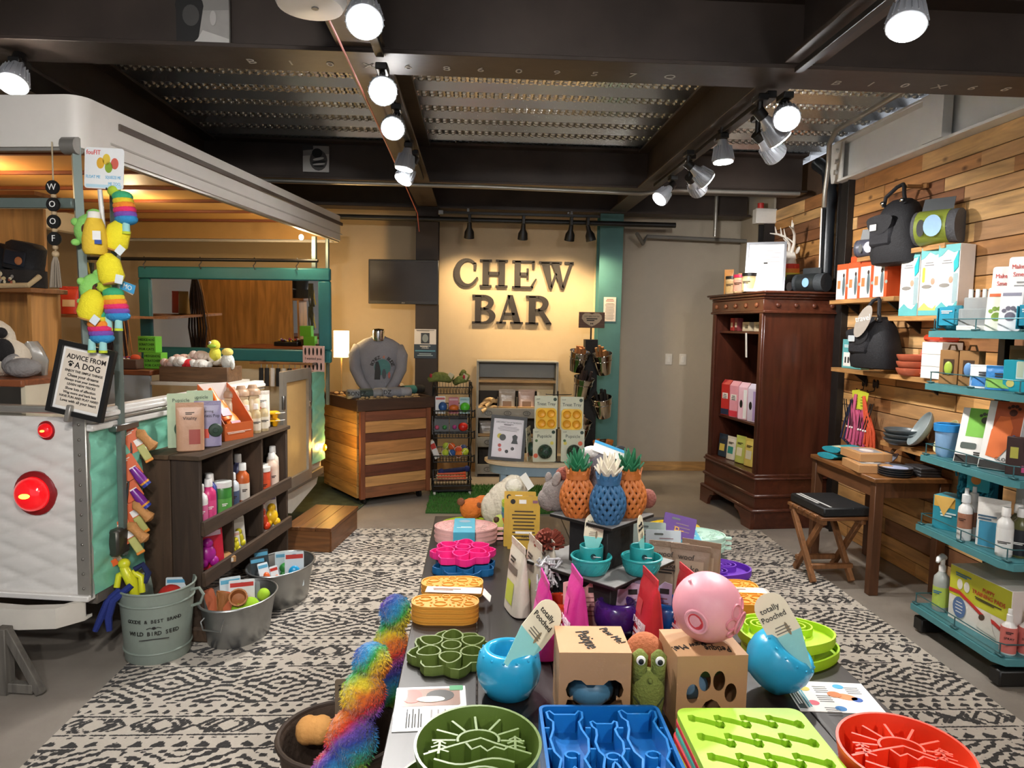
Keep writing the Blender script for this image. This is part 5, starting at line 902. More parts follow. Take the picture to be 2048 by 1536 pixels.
duck('yellow green duck soft toy standing up in the crate',L(-.17,1.44,1.34),-.4); plush('chick_plush','yellow chick soft toy in a grey jacket at the crate end',L(-.07,1.4,1.30),.2,[('body','#cfd0c8',[((0,0,0),(.04,.032,.05)),((.03,-.02,-.02),(.015,.015,.03))]),('head','#e6d070',[((0,0,.055),(.034,.03,.026))])],fur=.6)
# orange carded chews on the lower arm
for k,(y,z_,kind,l) in enumerate(((.25,.99,0,'peanut shaped chew on an orange card at the top of the strip'),(.215,.87,1,'purple wrapped chew on an orange card, upper one'),(.215,.77,1,'purple wrapped chew on an orange card, lower one'),(.21,.67,0,'peanut shaped chew on an orange card lower down'),(.17,.585,0,'peanut shaped chew on a card at the bottom of the strip'))):
    t=T('carded_chew',l,'pet toy',L(.085,y,z_),0,rot=(R(-8),R(-28),R(25)))
    c_=MB(); c_.prism(rrect(.075,.11,.008,3,-.01,.02),0,.0015,ftf(.012)); c_.build('card',P('#e0642a',.45),t,smooth=0); txt('bionic' if kind else 'peanut',.016,P('#f6e6d8'),t,(-.012,.0095,.055),maxw=.05); decal(t,'barcode',PAPER,.0,.0,.03,.03,.0105)
    if kind: MB().tube([(0,-.01,.01),(.005,-.012,-.04),(.01,-.012,-.075)],[.016,.022,.02],12).build('chew',P('#7a2a8f',.25),t); MB().cyl((.011,-.012,-.075),(.014,-.012,-.09),.0205,n=12).build('tip',P('#2f3f9a',.3),t); MB().cyl((.0095,-.012,-.068),(.011,-.012,-.077),.0215,n=12).build('band',P('#e89a2a',.3),t)
    else: MB().tube([(.025,-.02,.05),(.03,-.022,.03),(.034,-.022,.005),(.04,-.022,-.025),(.046,-.02,-.05),(.05,-.02,-.062)],[.006,.024,.019,.02,.027,.008],14).build('chew',P('#c48a50',.7,bump=.5,bs=70),t); MB().box(-.0,-.0,-.055,.035,.008,.075,.004).build('treat_tube',P('#b9b86a',.3),t); MB().box(.0,0,-.095,.037,.009,.014,.003).build('band',P('#e08a2a',.3),t)
pipe('black cord holding the orange carded chews',[L(.035,.27,1.09),L(.06,.24,.95),L(.06,.2,.75),L(.06,.17,.6)],.004,BLK,'cord','chew_cord_string',6)
# ------------------------------------------------------------------ rustic cubby shelf against the camper
RW=wood(['#463527','#503c2b','#3d2e22'],2,1.3,.75,bump=.5); RH=wood(['#4d3a2a','#443224'],1,1.3,.75,bump=.5)
t=T('cubby_shelf','rustic dark barnwood cubby shelf standing against the camper','shelf',(OX,OY,0),-AZ)
for y in(.37,1.37):
    for x in(.1,.245): MB().box(x,y,.46,.14,.025,.87,.003).build('side_board',RW,t)
    MB().box(.18,y,.0515,.42,.05,.075,.012).build('foot',RH,t)
for x in(.095,.25): MB().box(x,.87,.905,.152,1.06,.022,.003).build('top_board',wood(['#5a452f','#4a3826'],1,1.3,.7,bump=.5),t)
for z_ in(.55,.31): MB().box(.17,.87,z_,.28,.98,.018,.002).build('shelf_board',RH,t)
for z_ in(.565,.32): MB().box(.328,.87,z_,.02,1.03,.07,.003).build('front_rail',RH,t)
for z_,h_ in((.728,.33),(.43,.215)):
    for y in(.70,1.05): MB().box(.18,y,z_,.25,.018,h_,.002).build('divider',RW,t)
for k in range(4): MB().box(.035,.49+.25*k,.6,.012,.245,.58,.002).build('back_board',RW,t)
def CS(x,y,z_): return L(x,y,z_)
FX=PI/2-AZ-.9           # goods turned a little to the shopper
zt=.917
for k,(y,x,c,pc,l,h_) in enumerate(((.47,.21,'#c99a7a','#a8483c','rose tan treat pouch at the near end of the cubby top',.235),(.60,.23,'#9a93b5','#e0523c','lavender treat pouch with a red swirl on the cubby top',.23))):
    t=pouch(l,CS(x,y,zt),.35,.125,h_,.055,c,[(pc,.02 if k==0 else -.025,.3,.05 if k==0 else .06,.3 if k==0 else .2)],[('Puppy' if k==0 else 'Calming',0,.78,.016,'#4a3a30'),('Vitality' if k==0 else 'Wellness Pop',0,.68,.022,'#2a2430')])
    if k: MB().lathe([(.0,0),(.03,0),(.034,.005),(.03,.012),(.013,.014),(.012,.008),(0,.008)],20,tf=ftf(-.022,.035,.085)).build('print_ring',P('#26402f',.5),t)
def greenball(t,x,y,z_,r,m=None):
    m=m or P('#1f4030',.35); b=MB(); b.ell((x,y,z_),(r,r,r),24,16); o=b.build('toy_ball',m,t,smooth=180)
    for dx,dz in((0,0),(-.62,.35),(.62,.35),(-.4,-.6),(.4,-.6),(0,.78)):
        v=Vector((dx,-math.sqrt(max(.02,1-dx*dx-dz*dz)),dz)); q=Vector((0,0,1)).rotation_difference(v).to_matrix().to_4x4(); MB().lathe([(r*.24,-r*.02),(r*.27,r*.02),(r*.2,r*.015),(r*.16,-r*.1),(0,-r*.14)] if 1 else [],14,tf=Matrix.Translation(Vector((x,y,z_))+v*r)@q).build('hole',P('#0b1712',.5),o)
    return o
for k,(y,x,l) in enumerate(((.53,.13,'mint card with a green ball behind the rose tan pouch'),(.69,.14,'mint card with a dark green ball behind the lavender pouch'))):
    t=T('carded_ball',l,'pet toy',CS(x,y,zt),.35); MB().prism(rrect(.125,.27,.006,3,0,.135),0,.003,ftf(.02)).build('card',P('#c3d6b4',.5),t,smooth=0); txt('Pupsicle',.024,P('#26382c'),t,(0,.0155,.235),maxw=.1); greenball(t,.02,-.035,.1+.02*k,.05)
# orange counter display with brushes
t=T('brush_display','orange cardboard counter display with angled sides','display box',CS(.18,.88,zt),R(60))
OC=P('#c8602e',.5); MB().box(0,-.1,.045,.19,.004,.09).build('front_panel',OC,t); MB().prism(oval(.0,.13,.03,.03),0,.001,Matrix.Translation((-.0975,0,0))@Matrix.Rotation(-PI/2,4,'Z')@FRONT).build('print_dog',P('#e9d8c0',.5),t,smooth=0); txt('all of the lick, none of the mess',.014,P('#f0d8c8'),t,(0,-.103,.04),maxw=.16); MB().box(0,.1,.145,.19,.004,.29).build('back_panel',P('#e9e2dc',.5),t); MB().box(0,0,.004,.19,.2,.008).build('base',OC,t)
for s_ in(-1,1): MB().prism([(-.1,0),(.1,0),(.1,.29),(.04,.25),(-.1,.09)],-.002,.002,Matrix.Translation((s_*.095,0,0))@S90@Matrix.Scale(1,4)@FRONT).build('side_panel',OC,t,smooth=0)
for k in range(2):
    b=T('lick_brush',('orange lick brush lying in the display, upper one','orange lick brush lying in the display, lower one')[k],'brush',CS(.16+.05*k,.86+.03*k,zt+.17-.07*k),.42,rot=(R(50),0,R(60))); MB().loft([[(w_*cos(2*PI*i/16),y_,.012*sin(2*PI*i/16)) for i in range(16)] for y_,w_ in((-.09,.02),(-.07,.04),(-.02,.046),(.02,.036),(.05,.018),(.1,.016),(.12,.01))]).build('paddle',P('#ef7d1f',.4),b); decal_=MB().box(0,-.045,.013,.06,.05,.003).build('sleeve',P('#8a1f4a',.4),b)
for k,(x,y,s_,l) in enumerate(((.14,1.02,1,'tall beige refill bottle, rear left'),(.16,1.10,1.0,'tall beige refill bottle in the middle'),(.19,1.18,1.02,'tall beige refill bottle nearest the aisle'))):
    t=T('refill_bottle',l,'bottle',CS(x,y,zt),.5); MB().lathe([(0,0),(.04,0),(.042,.01),(.042,.17),(.036,.185),(.04,.195),(.03,.21),(0,.21)],18).build('body',P('#d8c3a0',.3),t); MB().lathe([(0,.205),(.045,.205),(.045,.225),(.036,.24),(.028,.243),(.022,.262),(0,.263)],18).build('cap',P('#b39478',.4),t)
for k,(x,y,l) in enumerate(((.24,1.0,'small clear treat bottle with white cap, first in the row'),(.26,1.07,'small clear treat bottle with white cap, second in the row'),(.27,1.15,'small clear treat bottle with white cap, third in the row'))): bottle(l,CS(x,y,zt),.5,.027,.165,'#c9b48a','#eee9e2','#e6dcc8',[('POOCH',.06,.016,'#2a2420')],'flip')
pouch('white treat pouch with red strawberry print on the cubby top',CS(.2,1.27,zt),.6,.1,.22,.05,'#ebe4da',[('#c8382c',-.01,.45,.06,.25)],[('chicken',0,.72,.016,'#555')])
for k in range(2):
    t=T('ice_mould','yellow silicone treat mould, '+('lower','upper')[k]+' one at the cubby end',cat:='mould',CS(.22,1.35,zt+.045*k),.5); MB().prism(rrect(.1,.1,.012,3),.03,.04).build('tray',P('#f0b818',.35),t); 
    for a in(-1,1):
        for c_ in(-1,1): MB().lathe([(0,0),(.013,0),(.02,.03),(0,.03)],14,c=(a*.023,c_*.023,0)).build('cup',P('#e8a812',.35),t)
    MB().tube([(.02,-.05,.036),(.06,-.055,.038),(.08,-.03,.036)],.002,5).build('wire_tie',WHT,t)
# bottles in the cubbies
z1=.5605
for k,(y,x,b_,c,lb,st,h_,l) in enumerate(((.44,.27,'#e6e4e2','#f2f0ec','#d86a98','flip',.2,'white and pink shampoo bottle at the end of the first cubby'),(.52,.27,'#d83a7a','#f0ecea','#e0508c','flip',.21,'bright pink shampoo bottle in the first cubby'),(.53,.17,'#c8305f','#eeeae8','#d8487a','flip',.2,'deep pink shampoo bottle behind the bright pink one'),(.59,.24,'#3f4a9a','#f0eeea','#5a5fb0','flip',.22,'blue violet shampoo bottle in the first cubby'),(.65,.2,'#5a63b8','#f2f0ee','#6f6fc0','flip',.21,'lavender blue shampoo bottle beside the green tub'),(.645,.275,'#3f8a3c','#e9ece8','#5aa84a','jar',.17,'green tub with a white lid in the first cubby'),(.76,.27,'#cfd6dc','#f2f2f0','#4a5a78','flip',.19,'pale blue grooming bottle at the front of the second cubby'),(.80,.18,'#2f3a5a','#eceaea','#3c4a70','flip',.25,'tall navy grooming bottle in the second cubby'),(.88,.27,'#c8622f','#f2f0ec','#e6ddd0','flip',.22,'amber grooming bottle with cream label in the second cubby'),(.97,.2,'#7a7fb0','#f0eeea','#e9e6e4','flip',.25,'tall lilac grooming bottle at the back of the second cubby'),(1.12,.27,'#c84a30','#eeeae4','#d8542c','jar',.15,'red tub with white lid in the third cubby'),(1.2,.22,'#d8602f','#f2efe8','#c8452c','jar',.15,'orange tub with white lid in the third cubby'),(1.25,.27,'#e6cdb8','#f4f0ea','#e9d6c4','flip',.21,'cream spray bottle in the third cubby'),(1.31,.25,'#ead9c8','#f4f2ee','#e6c8b0','flip',.24,'tallest cream spray bottle in the third cubby'))):
    bottle(l,CS(x,y,z1),.6,.036 if st!='jar' else .046,h_,b_,c,lb,[('Pet',h_*.34,.018,'#f6f2ee' if k<6 else '#3a2a24')],st)
# carded toys in the lower cubbies
z2=.3205
def cardtoy(label,loc,rz,w_,h_,card,band,toys,lean=-10,group=None):
    t=T('carded_toy',label,'pet toy',loc,rz,group,rot=(R(lean),0,rz)); out=rrect(w_,h_,.006,3,0,h_/2); n=len(out); hole=[(.016*cos(2*PI*(i+1.5)/n),h_-.018+.006*sin(2*PI*(i+1.5)/n)) for i in range(n)]
    MB().ring(out,hole,0,.002,FRONT).build('card',P(card,.4),t,smooth=0)
    if band: decal(t,'print_band',P(band),0,h_*.86,w_*.9,h_*.12,-.002)
    for c,els in toys:
        b=MB()
        for e in els: b.ell(e[0],e[1],12,8,e[2] if len(e)>2 else None)
        b.build('toy',P(c,.3),t,smooth=180)
    return t
blob=lambda s=1,x=0,z=0:[((x,-.02,z+.06*s),(.03*s,.02*s,.035*s)),((x-.02*s,-.022,z+.03*s),(.018*s,.016*s,.02*s)),((x+.02*s,-.022,z+.03*s),(.018*s,.016*s,.02*s)),((x,-.024,z+.1*s),(.02*s,.018*s,.02*s))]
cardtoy('red card with a purple knot toy in the lower first cubby',CS(.27,.50,z2),.75,.17,.2,'#c8243c','#e8c8d8',[('#a81f8f',blob(1.3))],-8)
carton('flat kraft and white treat box lying in the lower first cubby',CS(.25,.60,z2),.7,.18,.03,.12,'#b98a58',[('#eee6dc',0,.015,.15,.02)],name='treat_box')
cardtoy('cream card with a yellow paw toy in the lower second cubby',CS(.26,.84,z2),.75,.09,.17,'#e9e4da','#cfc9bc',[('#e0d22a',blob(.9))]); cardtoy('small cream card with a yellow ring toy in the lower second cubby',CS(.28,.76,z2),.8,.07,.11,'#e9e4da','#d8a89a',[('#d8c82a',blob(.7))])
cardtoy('striped card with an orange bear toy in the lower third cubby',CS(.26,1.13,z2),.75,.075,.2,'#e6d8cc','#8a5a6a',[('#e0461f',blob(1.2))]); cardtoy('striped card with a yellow monkey toy in the lower third cubby',CS(.28,1.22,z2),.7,.085,.21,'#e9dfd4','#7a6a8a',[('#f0bf1f',blob(1.25))])
# ------------------------------------------------------------------ tubs on the rug, bucket
def tub(label,loc,rz,a,b_,h):
    t=T('galvanised_tub',label,'tub',loc,rz); pr=[(.78,0),(.8,.006),(.86,h*.45),(.875,h*.5),(.88,h*.55),(.97,h*.97),(1.0,h)]
    MB().bowl([(r,z_) for r,z_ in pr],.012,40,sx=a,sy=b_).build('basin',GALV,t); MB().tube([(a*1.0*cos(2*PI*i/40),b_*1.0*sin(2*PI*i/40),h) for i in range(40)],.006,8,closed=True).build('rim',GALV,t)
    for s_ in(-1,1): MB().tube([(-.05,s_*b_*.93,h*.8),(-.055,s_*(b_*.93+.02),h*.74),(-.045,s_*(b_*.93+.018),h*.55),(.045,s_*(b_*.93+.018),h*.55),(.055,s_*(b_*.93+.02),h*.74),(.05,s_*b_*.93,h*.8)],.004,7).build('handle',GALV,t)
    return t
RZ0=.0125
tub('oval galvanised tub of cone toys nearest the grey bucket',(-1.145,3.44,RZ0),-.25,.165,.215,.2); tub('oval galvanised tub of blue carded toys further along',(-1.065,3.90,RZ0),-.25,.165,.225,.2)
def cone_toy(label,loc,rot):
    t=T('cone_toy',label,'pet toy',loc,0,rot=rot); MB().lathe([(0,0),(.018,0),(.043,.085),(.043,.092),(.036,.092),(.03,.06),(0,.05)],16).build('cone',P('#a86a38',.6),t); b=MB()
    for k in range(8): a=2*PI*k/8; b.tube([(.0185*cos(a),.0185*sin(a),.004),(.031*cos(a+.35),.031*sin(a+.35),.045),(.0435*cos(a+.7),.0435*sin(a+.7),.086)],.0022,5); b.tube([(.0185*cos(a),.0185*sin(a),.004),(.031*cos(a-.35),.031*sin(a-.35),.045),(.0435*cos(a-.7),.0435*sin(a-.7),.086)],.0022,5)
    b.build('waffle_ribs',P('#b5763f',.6),t); return t
bz=RZ0+.09
cone_toy('brown waffle cone toy lying in the near tub',(-1.13,3.39,bz+.085),(R(50),0,.3)); cone_toy('brown waffle cone toy with an open top in the near tub',(-1.21,3.38,bz+.05),(R(-18),R(10),0))
cardtoy('white and red header card standing in the near tub',(-1.13,3.44,bz+.01),.3,.12,.17,'#e9f0f2','#c8342c',[('#e8642a',[((.03,-.02,.05),(.03,.02,.03))])],-8); cardtoy('blue header card leaning at the back of the near tub',(-1.2,3.5,bz+.01),.5,.1,.16,'#d8e6ea','#5ab0d0',[],-16)
for k,(x,y,r_,l) in enumerate(((-1.245,3.42,.5,'orange chew card at the far edge of the near tub'),(-1.15,3.36,.2,'orange chew card between the waffle cones'))): 
    o=MB().prism(rrect(.05,.15,.015,4,0,.075),0,.008,FRONT).build('chew_card',P('#c8602c',.5)); o.location=(x,y,bz); o.rotation_euler=(R(-15),R(-14),r_); tag(o,l,'pet toy')
plush('squeaky_bone','lime green bouncy bone toy in the near tub',(-1.07,3.37,bz+.085),.3,[('body','#a6d62f',[((0,0,0),(.045,.04,.04)),((-.05,-.01,-.01),(.035,.033,.033))])],cat='pet toy',fur=0); plush('squeaky_ball','small lime ball toy at the far rim of the near tub',(-1.05,3.52,bz+.08),.3,[('body','#b0dc38',[((0,0,0),(.032,.032,.032))])],cat='pet toy',fur=0)
t=T('clear_card','clear plastic clamshell standing in the near tub','package',(-1.09,3.49,bz),.6,rot=(R(-5),0,.6)); MB().prism(rrect(.07,.15,.008,3,0,.075),0,.003,FRONT).build('shell',P('#c6ccce',.1,trans=.5),t); MB().box(0,-.006,.05,.04,.01,.05,.004).build('insert',P('#9aa4a8',.3),t)
for k,(x,y,w_,h_,card,toy,r_,ln,l) in enumerate(((-.975,3.83,.1,.19,'#e4eef2','#1fa3dc',.25,-6,'tall white card with a bright blue figure toy in the far tub'),(-1.05,3.78,.05,.13,'#e6eef0','#e8642a',.9,-20,'white card with an orange toy leaning in the far tub'),(-1.03,3.74,.06,.08,'#e9eef0',None,.5,-25,'small white folded card in the front of the far tub'),(-1.11,3.80,.06,.14,'#dfe8ec','#e8682f',.8,-25,'white card with an orange bird toy in the far tub'),(-1.16,3.83,.08,.16,'#2c3438','#2a3034',.6,-18,'dark card with clear window in the far tub, left'),(-1.17,3.92,.08,.17,'#39444a','#2a3034',.6,-14,'dark card with blue print in the far tub, rear'),(-1.05,3.95,.12,.15,'#cfe0e6','#3f9a4a',.3,-12,'pale blue card with a green toy at the back of the far tub'))):
    cardtoy(l,(x,y,bz+.005),r_,w_,h_,card,'#c8382c' if k in(0,1,2) else '#5aa6c8',[(toy,[((0,-.018,h_*.42),(w_*.32,.016,h_*.2)),((-w_*.15,-.018,h_*.2),(w_*.14,.014,h_*.13)),((w_*.15,-.018,h_*.2),(w_*.14,.014,h_*.13))])] if toy else [],ln)
t=T('seed_bucket','grey green metal bird seed bucket with side handles','bucket',(-1.452,3.255,.0125),R(-4)); BK=P('#8a958b',.45,var=.05)
MB().bowl([(.135,0),(.138,.005),(.148,.16),(.155,.27),(.163,.33)],.004,40).build('body',BK,t)
for z_,r_ in((.33,.163),(.27,.1565),(.05,.1415)): MB().tube([(r_*cos(2*PI*i/40),r_*sin(2*PI*i/40),z_) for i in range(40)],.005,8,closed=True).build('hoop',BK,t)
for s_ in(1,-1): MB().tube([(s_*.155,-.0,.30),(s_*.2,-.01,.315),(s_*.22,-.01,.285),(s_*.205,-.01,.245),(s_*.16,0,.225)],.007,8).build('handle',BK,t)
def wraptxt(s,sz,z_,r_,m,parent,bow=0):
    wd=.62*sz; n=len(s); 
    for i,ch in enumerate(s):
        if ch==' ': continue
        a=(i-(n-1)/2)*wd/r_+.38; txt(ch,sz,m,parent,(r_*sin(a),-r_*cos(a),z_),(PI/2-.06,0,a),bold=.015)
wraptxt('GOODE & BEST BRAND',.021,.205,.1525,INK,t); wraptxt('WILD BIRD SEED',.024,.15,.1515,INK,t); MB().box(0,-.151,.125,.12,.0012,.004,tf=Matrix.Rotation(.38,4,'Z')).build('print_lines',P('#333'),t)
TOR=Matrix.Rotation(.38,4,'Z')
MB().tube([(-.03,-.1525,.175),(-.015,-.1545,.18),(0,-.1545,.172),(.015,-.1545,.18),(.03,-.1525,.175)],.0014,5,tf=TOR).build('ornament',INK,t); MB().ell((0,-.154,.177),(.008,.002,.006),tf=TOR).build('ornament',INK,t)
t=T('crinkle_hose_toy','yellow rubber monkey toy with navy fabric limbs over the bucket rim','pet toy',(-1.545,3.18,.33),0)
b=MB(); b.tube([(.03,0,-.02),(.02,-.01,.05),(.0,-.02,.10),(-.015,-.01,.12)],[.02,.026,.022,.016],12); b.tube([(.01,-.01,.1),(-.03,-.02,.08),(-.035,-.03,.03)],.014,10); b.tube([(.02,0,.09),(.06,-.005,.07),(.065,-.01,.0)],.014,10); b.ell((-.01,-.01,.13),(.026,.024,.024)); b.build('body',P('#d9d92a',.3),t)
for q in(0,1): MB().tube([(-.02+.05*q,-.03,.02+.02*q),(-.06+.02*q,-.055,-.02),(-.085+.03*q,-.07,-.09),(-.11+.06*q,-.075,-.15)],[.014,.017,.016,.012],8).build('limb',P('#1f2f7a',.85,bump=.3,bs=120),t)
MB().tube([(.03,.0,.1),(.06,.01,.12),(.085,.01,.08),(.07,.0,.04)],.014,8).build('limb',P('#16204f',.85),t); MB().box(-.07,-.02,.15,.09,.003,.07,rot=(.2,-.5,.3)).build('tag_card',P('#b9a88f',.4,var=.6,ns=50),t); MB().box(-.055,-.026,.135,.05,.003,.03,rot=(.2,-.5,.3)).build('tag_print',P('#e8642a',.4),t)
plush('red_ball','shiny red rubber ball inside the grey green bucket',(-1.40,3.27,.275),0,[('body','#c22a22',[((0,0,0),(.055,.055,.05))])],cat='pet toy',fur=0); cardtoy('blue and white card standing at the back of the bucket',(-1.40,3.35,.2),.1,.11,.13,'#dce8ec','#5aa8d0',[],-6); t=T('bone_chew','cream bone shaped chew inside the bucket','pet toy',(-1.47,3.22,.255),.4); MB().cyl((-.03,0,.02),(.03,0,.02),.018,n=10).ell((-.035,.012,.02),(.02,.018,.02)).ell((-.035,-.012,.02),(.02,.018,.02)).ell((.035,.012,.02),(.02,.018,.02)).ell((.035,-.012,.02),(.02,.018,.02)).build('bone',P('#d8c3b0',.6),t)
# step
t=T('wooden_step','brown wooden step box in front of the camper door','step',L(.30,2.03,.0125),-AZ); ST=wood(['#8a5a32','#7d4f2b'],1,1.5,.4)
for x in(-.11,.0,.11): MB().box(x,0,.155,.108,.6,.025,.002).build('tread_board',ST,t)
MB().box(.15,0,.07,.02,.56,.14,.002).build('riser',ST,t); MB().box(0,-.28,.07,.3,.02,.14,.002).build('side',wood(['#8a5a32'],0,1.5,.4),t); MB().box(0,.28,.07,.3,.02,.14,.002).build('side',ST,t)
o=MB().box(0,0,.006,2.2,1.6,.012,.003).build('floor_mat',P('#4e5a45',.95,bump=.6,bs=30,var=.3)); o.location=(-2.0,6.35,0); o.rotation_euler=(0,0,-AZ); tag(o,'green grey worn carpet piece beyond the camper','carpet')
# ------------------------------------------------------------------ big wall letters
LT=P('#2b2420',.6)
def arc(cx,cy,rx,ry,a0,a1,n=16): return [(cx+rx*cos(R(a0+(a1-a0)*i/n)),cy+ry*sin(R(a0+(a1-a0)*i/n))) for i in range(n+1)]
def seg(x0,y0,x1,y1,t): return [(x0-t/2,y0),(x0+t/2,y0),(x1+t/2,y1),(x1-t/2,y1)]
def bx(x0,y0,x1,y1): return [(x0,y0),(x1,y0),(x1,y1),(x0,y1)]
def band(o,i): return [[o[k],o[k+1],i[k+1],i[k]] for k in range(len(o)-1)]
GL={'C':band(arc(.52,.5,.52,.5,40,322,26),arc(.58,.5,.33,.40,48,312,26))+[[(.80,.60),(.90,.60),(.92,.86),(.80,.84)],[(.92,.20),(1.0,.33),(.95,.36),(.80,.2)]],
 'H':[bx(.1,.04,.33,.96),bx(.67,.04,.9,.96),bx(.3,.44,.7,.56)]+[bx(a,b,a+.43,b+.075) for a in(0,.57) for b in(0,.925)],
 'E':[bx(.1,.02,.34,.98),bx(0,0,.86,.075),bx(0,.925,.9,1),bx(.3,.45,.62,.57),[(.82,0),(1.0,.34),(.95,.36),(.74,.07)],bx(.58,.32,.66,.72),[(.78,.95),(.9,.97),(.88,.68),(.81,.68)]],
 'W':[[(.06,.96),(.3,.96),(.4,.02),(.3,.02)],[(.34,.1),(.40,.02),(.53,.55),(.47,.6)],[(.36,.96),(.58,.96),(.74,.02),(.64,.02)],[(.67,.1),(.74,.02),(.97,.96),(.89,.96)],bx(0,.92,.66,1),bx(.74,.92,1,1)],
 'B':[bx(.12,.03,.38,.97),bx(0,0,.5,.075),bx(0,.925,.5,1),bx(.36,.48,.55,.56)]+band(arc(.48,.74,.44,.26,-90,90),arc(.48,.75,.2,.17,-90,90))+band(arc(.5,.27,.5,.27,-90,90),arc(.5,.275,.24,.19,-90,90)),
 'A':[[(.1,.02),(.2,.02),(.52,1),(.42,1)],[(.40,1),(.60,1),(.92,.02),(.66,.02)],bx(.28,.3,.68,.39),bx(0,0,.36,.075),bx(.52,0,1,.075)],
 'R':[bx(.12,.03,.38,.97),bx(0,0,.5,.075),bx(0,.925,.5,1),bx(.36,.46,.55,.54)]+band(arc(.48,.73,.40,.27,-90,90),arc(.48,.735,.17,.17,-90,90))+[[(.46,.5),(.66,.5),(1.0,.05),(.78,.02)],bx(.8,0,1.0,.07)]}
for ch,p0,p1,z0,z1 in(('C',908,956,1.945,2.235),('H',959,1015,1.945,2.228),('E',1024,1073,1.940,2.226),('W',1077,1146,1.935,2.222),('B',945,992,1.565,1.865),('A',994,1047,1.568,1.868),('R',1052,1104,1.565,1.867)):
    x0=-.246+(p0-908)*.00522; x1=-.246+(p1-908)*.00522; b=MB()
    for pl in GL[ch]: b.prism([(x0+(x1-x0)*x,z0+(z1-z0)*y) for x,y in pl],.002,.03,ftf(7.45))
    tag(b.build('wall_letter',LT,smooth=0),'large dark letter %s of the shop name on the back wall'%ch,'letter','shop name letters')
# television, notices, switches
t=T('television','black flat television mounted on the dark steel column','television',(-.72,7.03,1.955),R(-5)); MB().box(0,0,0,.685,.035,.43,.004).build('bezel',P('#161412',.35),t); MB().box(0,-.018,.006,.655,.002,.385).build('screen',P('#231d1a',.25),t); txt('ASUS',.014,P('#b9b6b0'),t,(.0,-.0185,-.203)); MB().box(.12,.045,0,.14,.06,.14).build('mount',BLK,t)
t=T('notice_sheet','white and navy notice sheet with a dog photo on the dark column','notice',(-.51,7.092,1.355)); MB().box(0,0,.07,.215,.003,.15).build('sheet',P('#d9d6d6',.5),t); MB().box(0,-.0,-.075,.22,.003,.14).build('lower_sheet',P('#1d3040',.5),t); decal(t,'photo',P('#20262a'),.0,.055,.085,.105,-.0016); MB().prism(oval(0,.055,.03,.04),0,.001,ftf(-.0025)).build('photo_dog',P('#7f8a8c'),t); txt('Want to take one of our shirts?',.016,INK,t,(0,-.0028,.13),maxw=.18); txt('MORE INSIDE AND',.014,PAPER,t,(0,-.0028,-.025),maxw=.13); txt('AVAILABLE',.014,PAPER,t,(0,-.0028,-.042),maxw=.1); decal(t,'print_band',P('#4a86a0'),0,-.07,.2,.014,-.0016); lines(t,P('#a9c0cc'),0,-.1,.16,2,.016,-.003)
t=T('price_list','long white paper price list taped to the teal column','notice',(1.345,7.195,1.735)); MB().box(0,0,0,.125,.003,.245).build('sheet',P('#e6dcd2',.6),t); lines(t,P('#b0645a'),0,.1,.09,2,.016,-.0017); lines(t,P('#8a827c'),0,.06,.1,14,.0125,-.0017,.004)
for i,x in enumerate((2.08,2.235)):
    t=T('light_switch','white rocker light switch, '+('left','right')[i]+' one of the pair on the rear wall','light switch',(x,7.597,1.22)); MB().box(0,0,0,.075,.008,.12,.003).build('plate',P('#e6e0d6',.4),t); MB().box(0,-.006,0,.034,.008,.068,.003,rot=(.08,0,0)).build('rocker',P('#f2eee6',.35),t)
# ------------------------------------------------------------------ plank dresser counter
t=T('plank_dresser','counter clad in alternating pale and red wood boards on casters','cabinet',(-.90,6.44,0),R(34)); W_,D_=.68,.77
FC=['#d39a5c','#7a4630','#c98f55','#c58a52','#6b3a28','#d8a266','#8a5638','#cf9a5c']
MB().box(0,0,.44,W_-.04,D_-.04,.72).build('carcass',P('#3a281c',.8),t)
hs=[.085,.1,.075,.11,.085,.1,.09,.095]; z_=.81
for i,h_ in enumerate(hs):
    c=['#8a5238','#d39a5c','#70402c','#c08650','#d8a468','#6f3e2a','#d6a062','#94603e'][i]; MB().box(0,-D_/2+.005,z_-h_/2,W_-.09,.024,h_-.003,.002).build('plank',wood([c],0,1.3,.5,knots=.9),t); z_-=h_
z_=.81
for i in range(7): MB().box(-W_/2+.005,.01,z_-.053,.024,D_-.06,.103,.002).build('plank',wood(['#b98a4e','#a87a42','#c49656'],1,1.3,.5,knots=1),t); MB().box(W_/2-.005,.01,z_-.053,.024,D_-.06,.103,.002).build('plank',wood(['#b98a4e','#a87a42','#c49656'],1,1.3,.5,knots=1),t); z_-=.106
for s_ in(-1,1): MB().box(s_*(W_/2-.025),-D_/2+.0,.44,.045,.032,.75,.003).build('corner_post',wood(['#8a5033'],2,1.3,.5),t)
tp=MB(); DT=wood(['#4a3122','#5a3c28'],0,1.3,.6,bump=.6)
for (x,y,w_,d_) in((0,-D_/2-.005,W_+.06,.03),(0,D_/2+.005,W_+.06,.03)): MB().box(x,y,.862,w_,d_,.10,.006).build('tray_side',DT,t)
for s_ in(-1,1): MB().box(s_*(W_/2+.015),0,.862,.03,D_,.10,.006).build('tray_side',wood(['#4a3122'],1,1.3,.6,bump=.6),t)
MB().box(0,0,.83,W_,D_-.02,.03).build('tray_base',DT,t)
for sx in(-1,1):
    for sy in(-1,1): MB().cyl((sx*.27-.012,sy*.31,.035),(sx*.27+.012,sy*.31,.035),.035,n=14).box(sx*.27,sy*.31,.065,.03,.03,.03).build('caster',BLK,t)
DM=Matrix.Translation((-.90,6.44,0))@Matrix.Rotation(R(34),4,'Z')
def DW(x,y,z): v=DM@Vector((x,y,z)); return (v.x,v.y,v.z)
b=MB(); rg=random.Random(6)
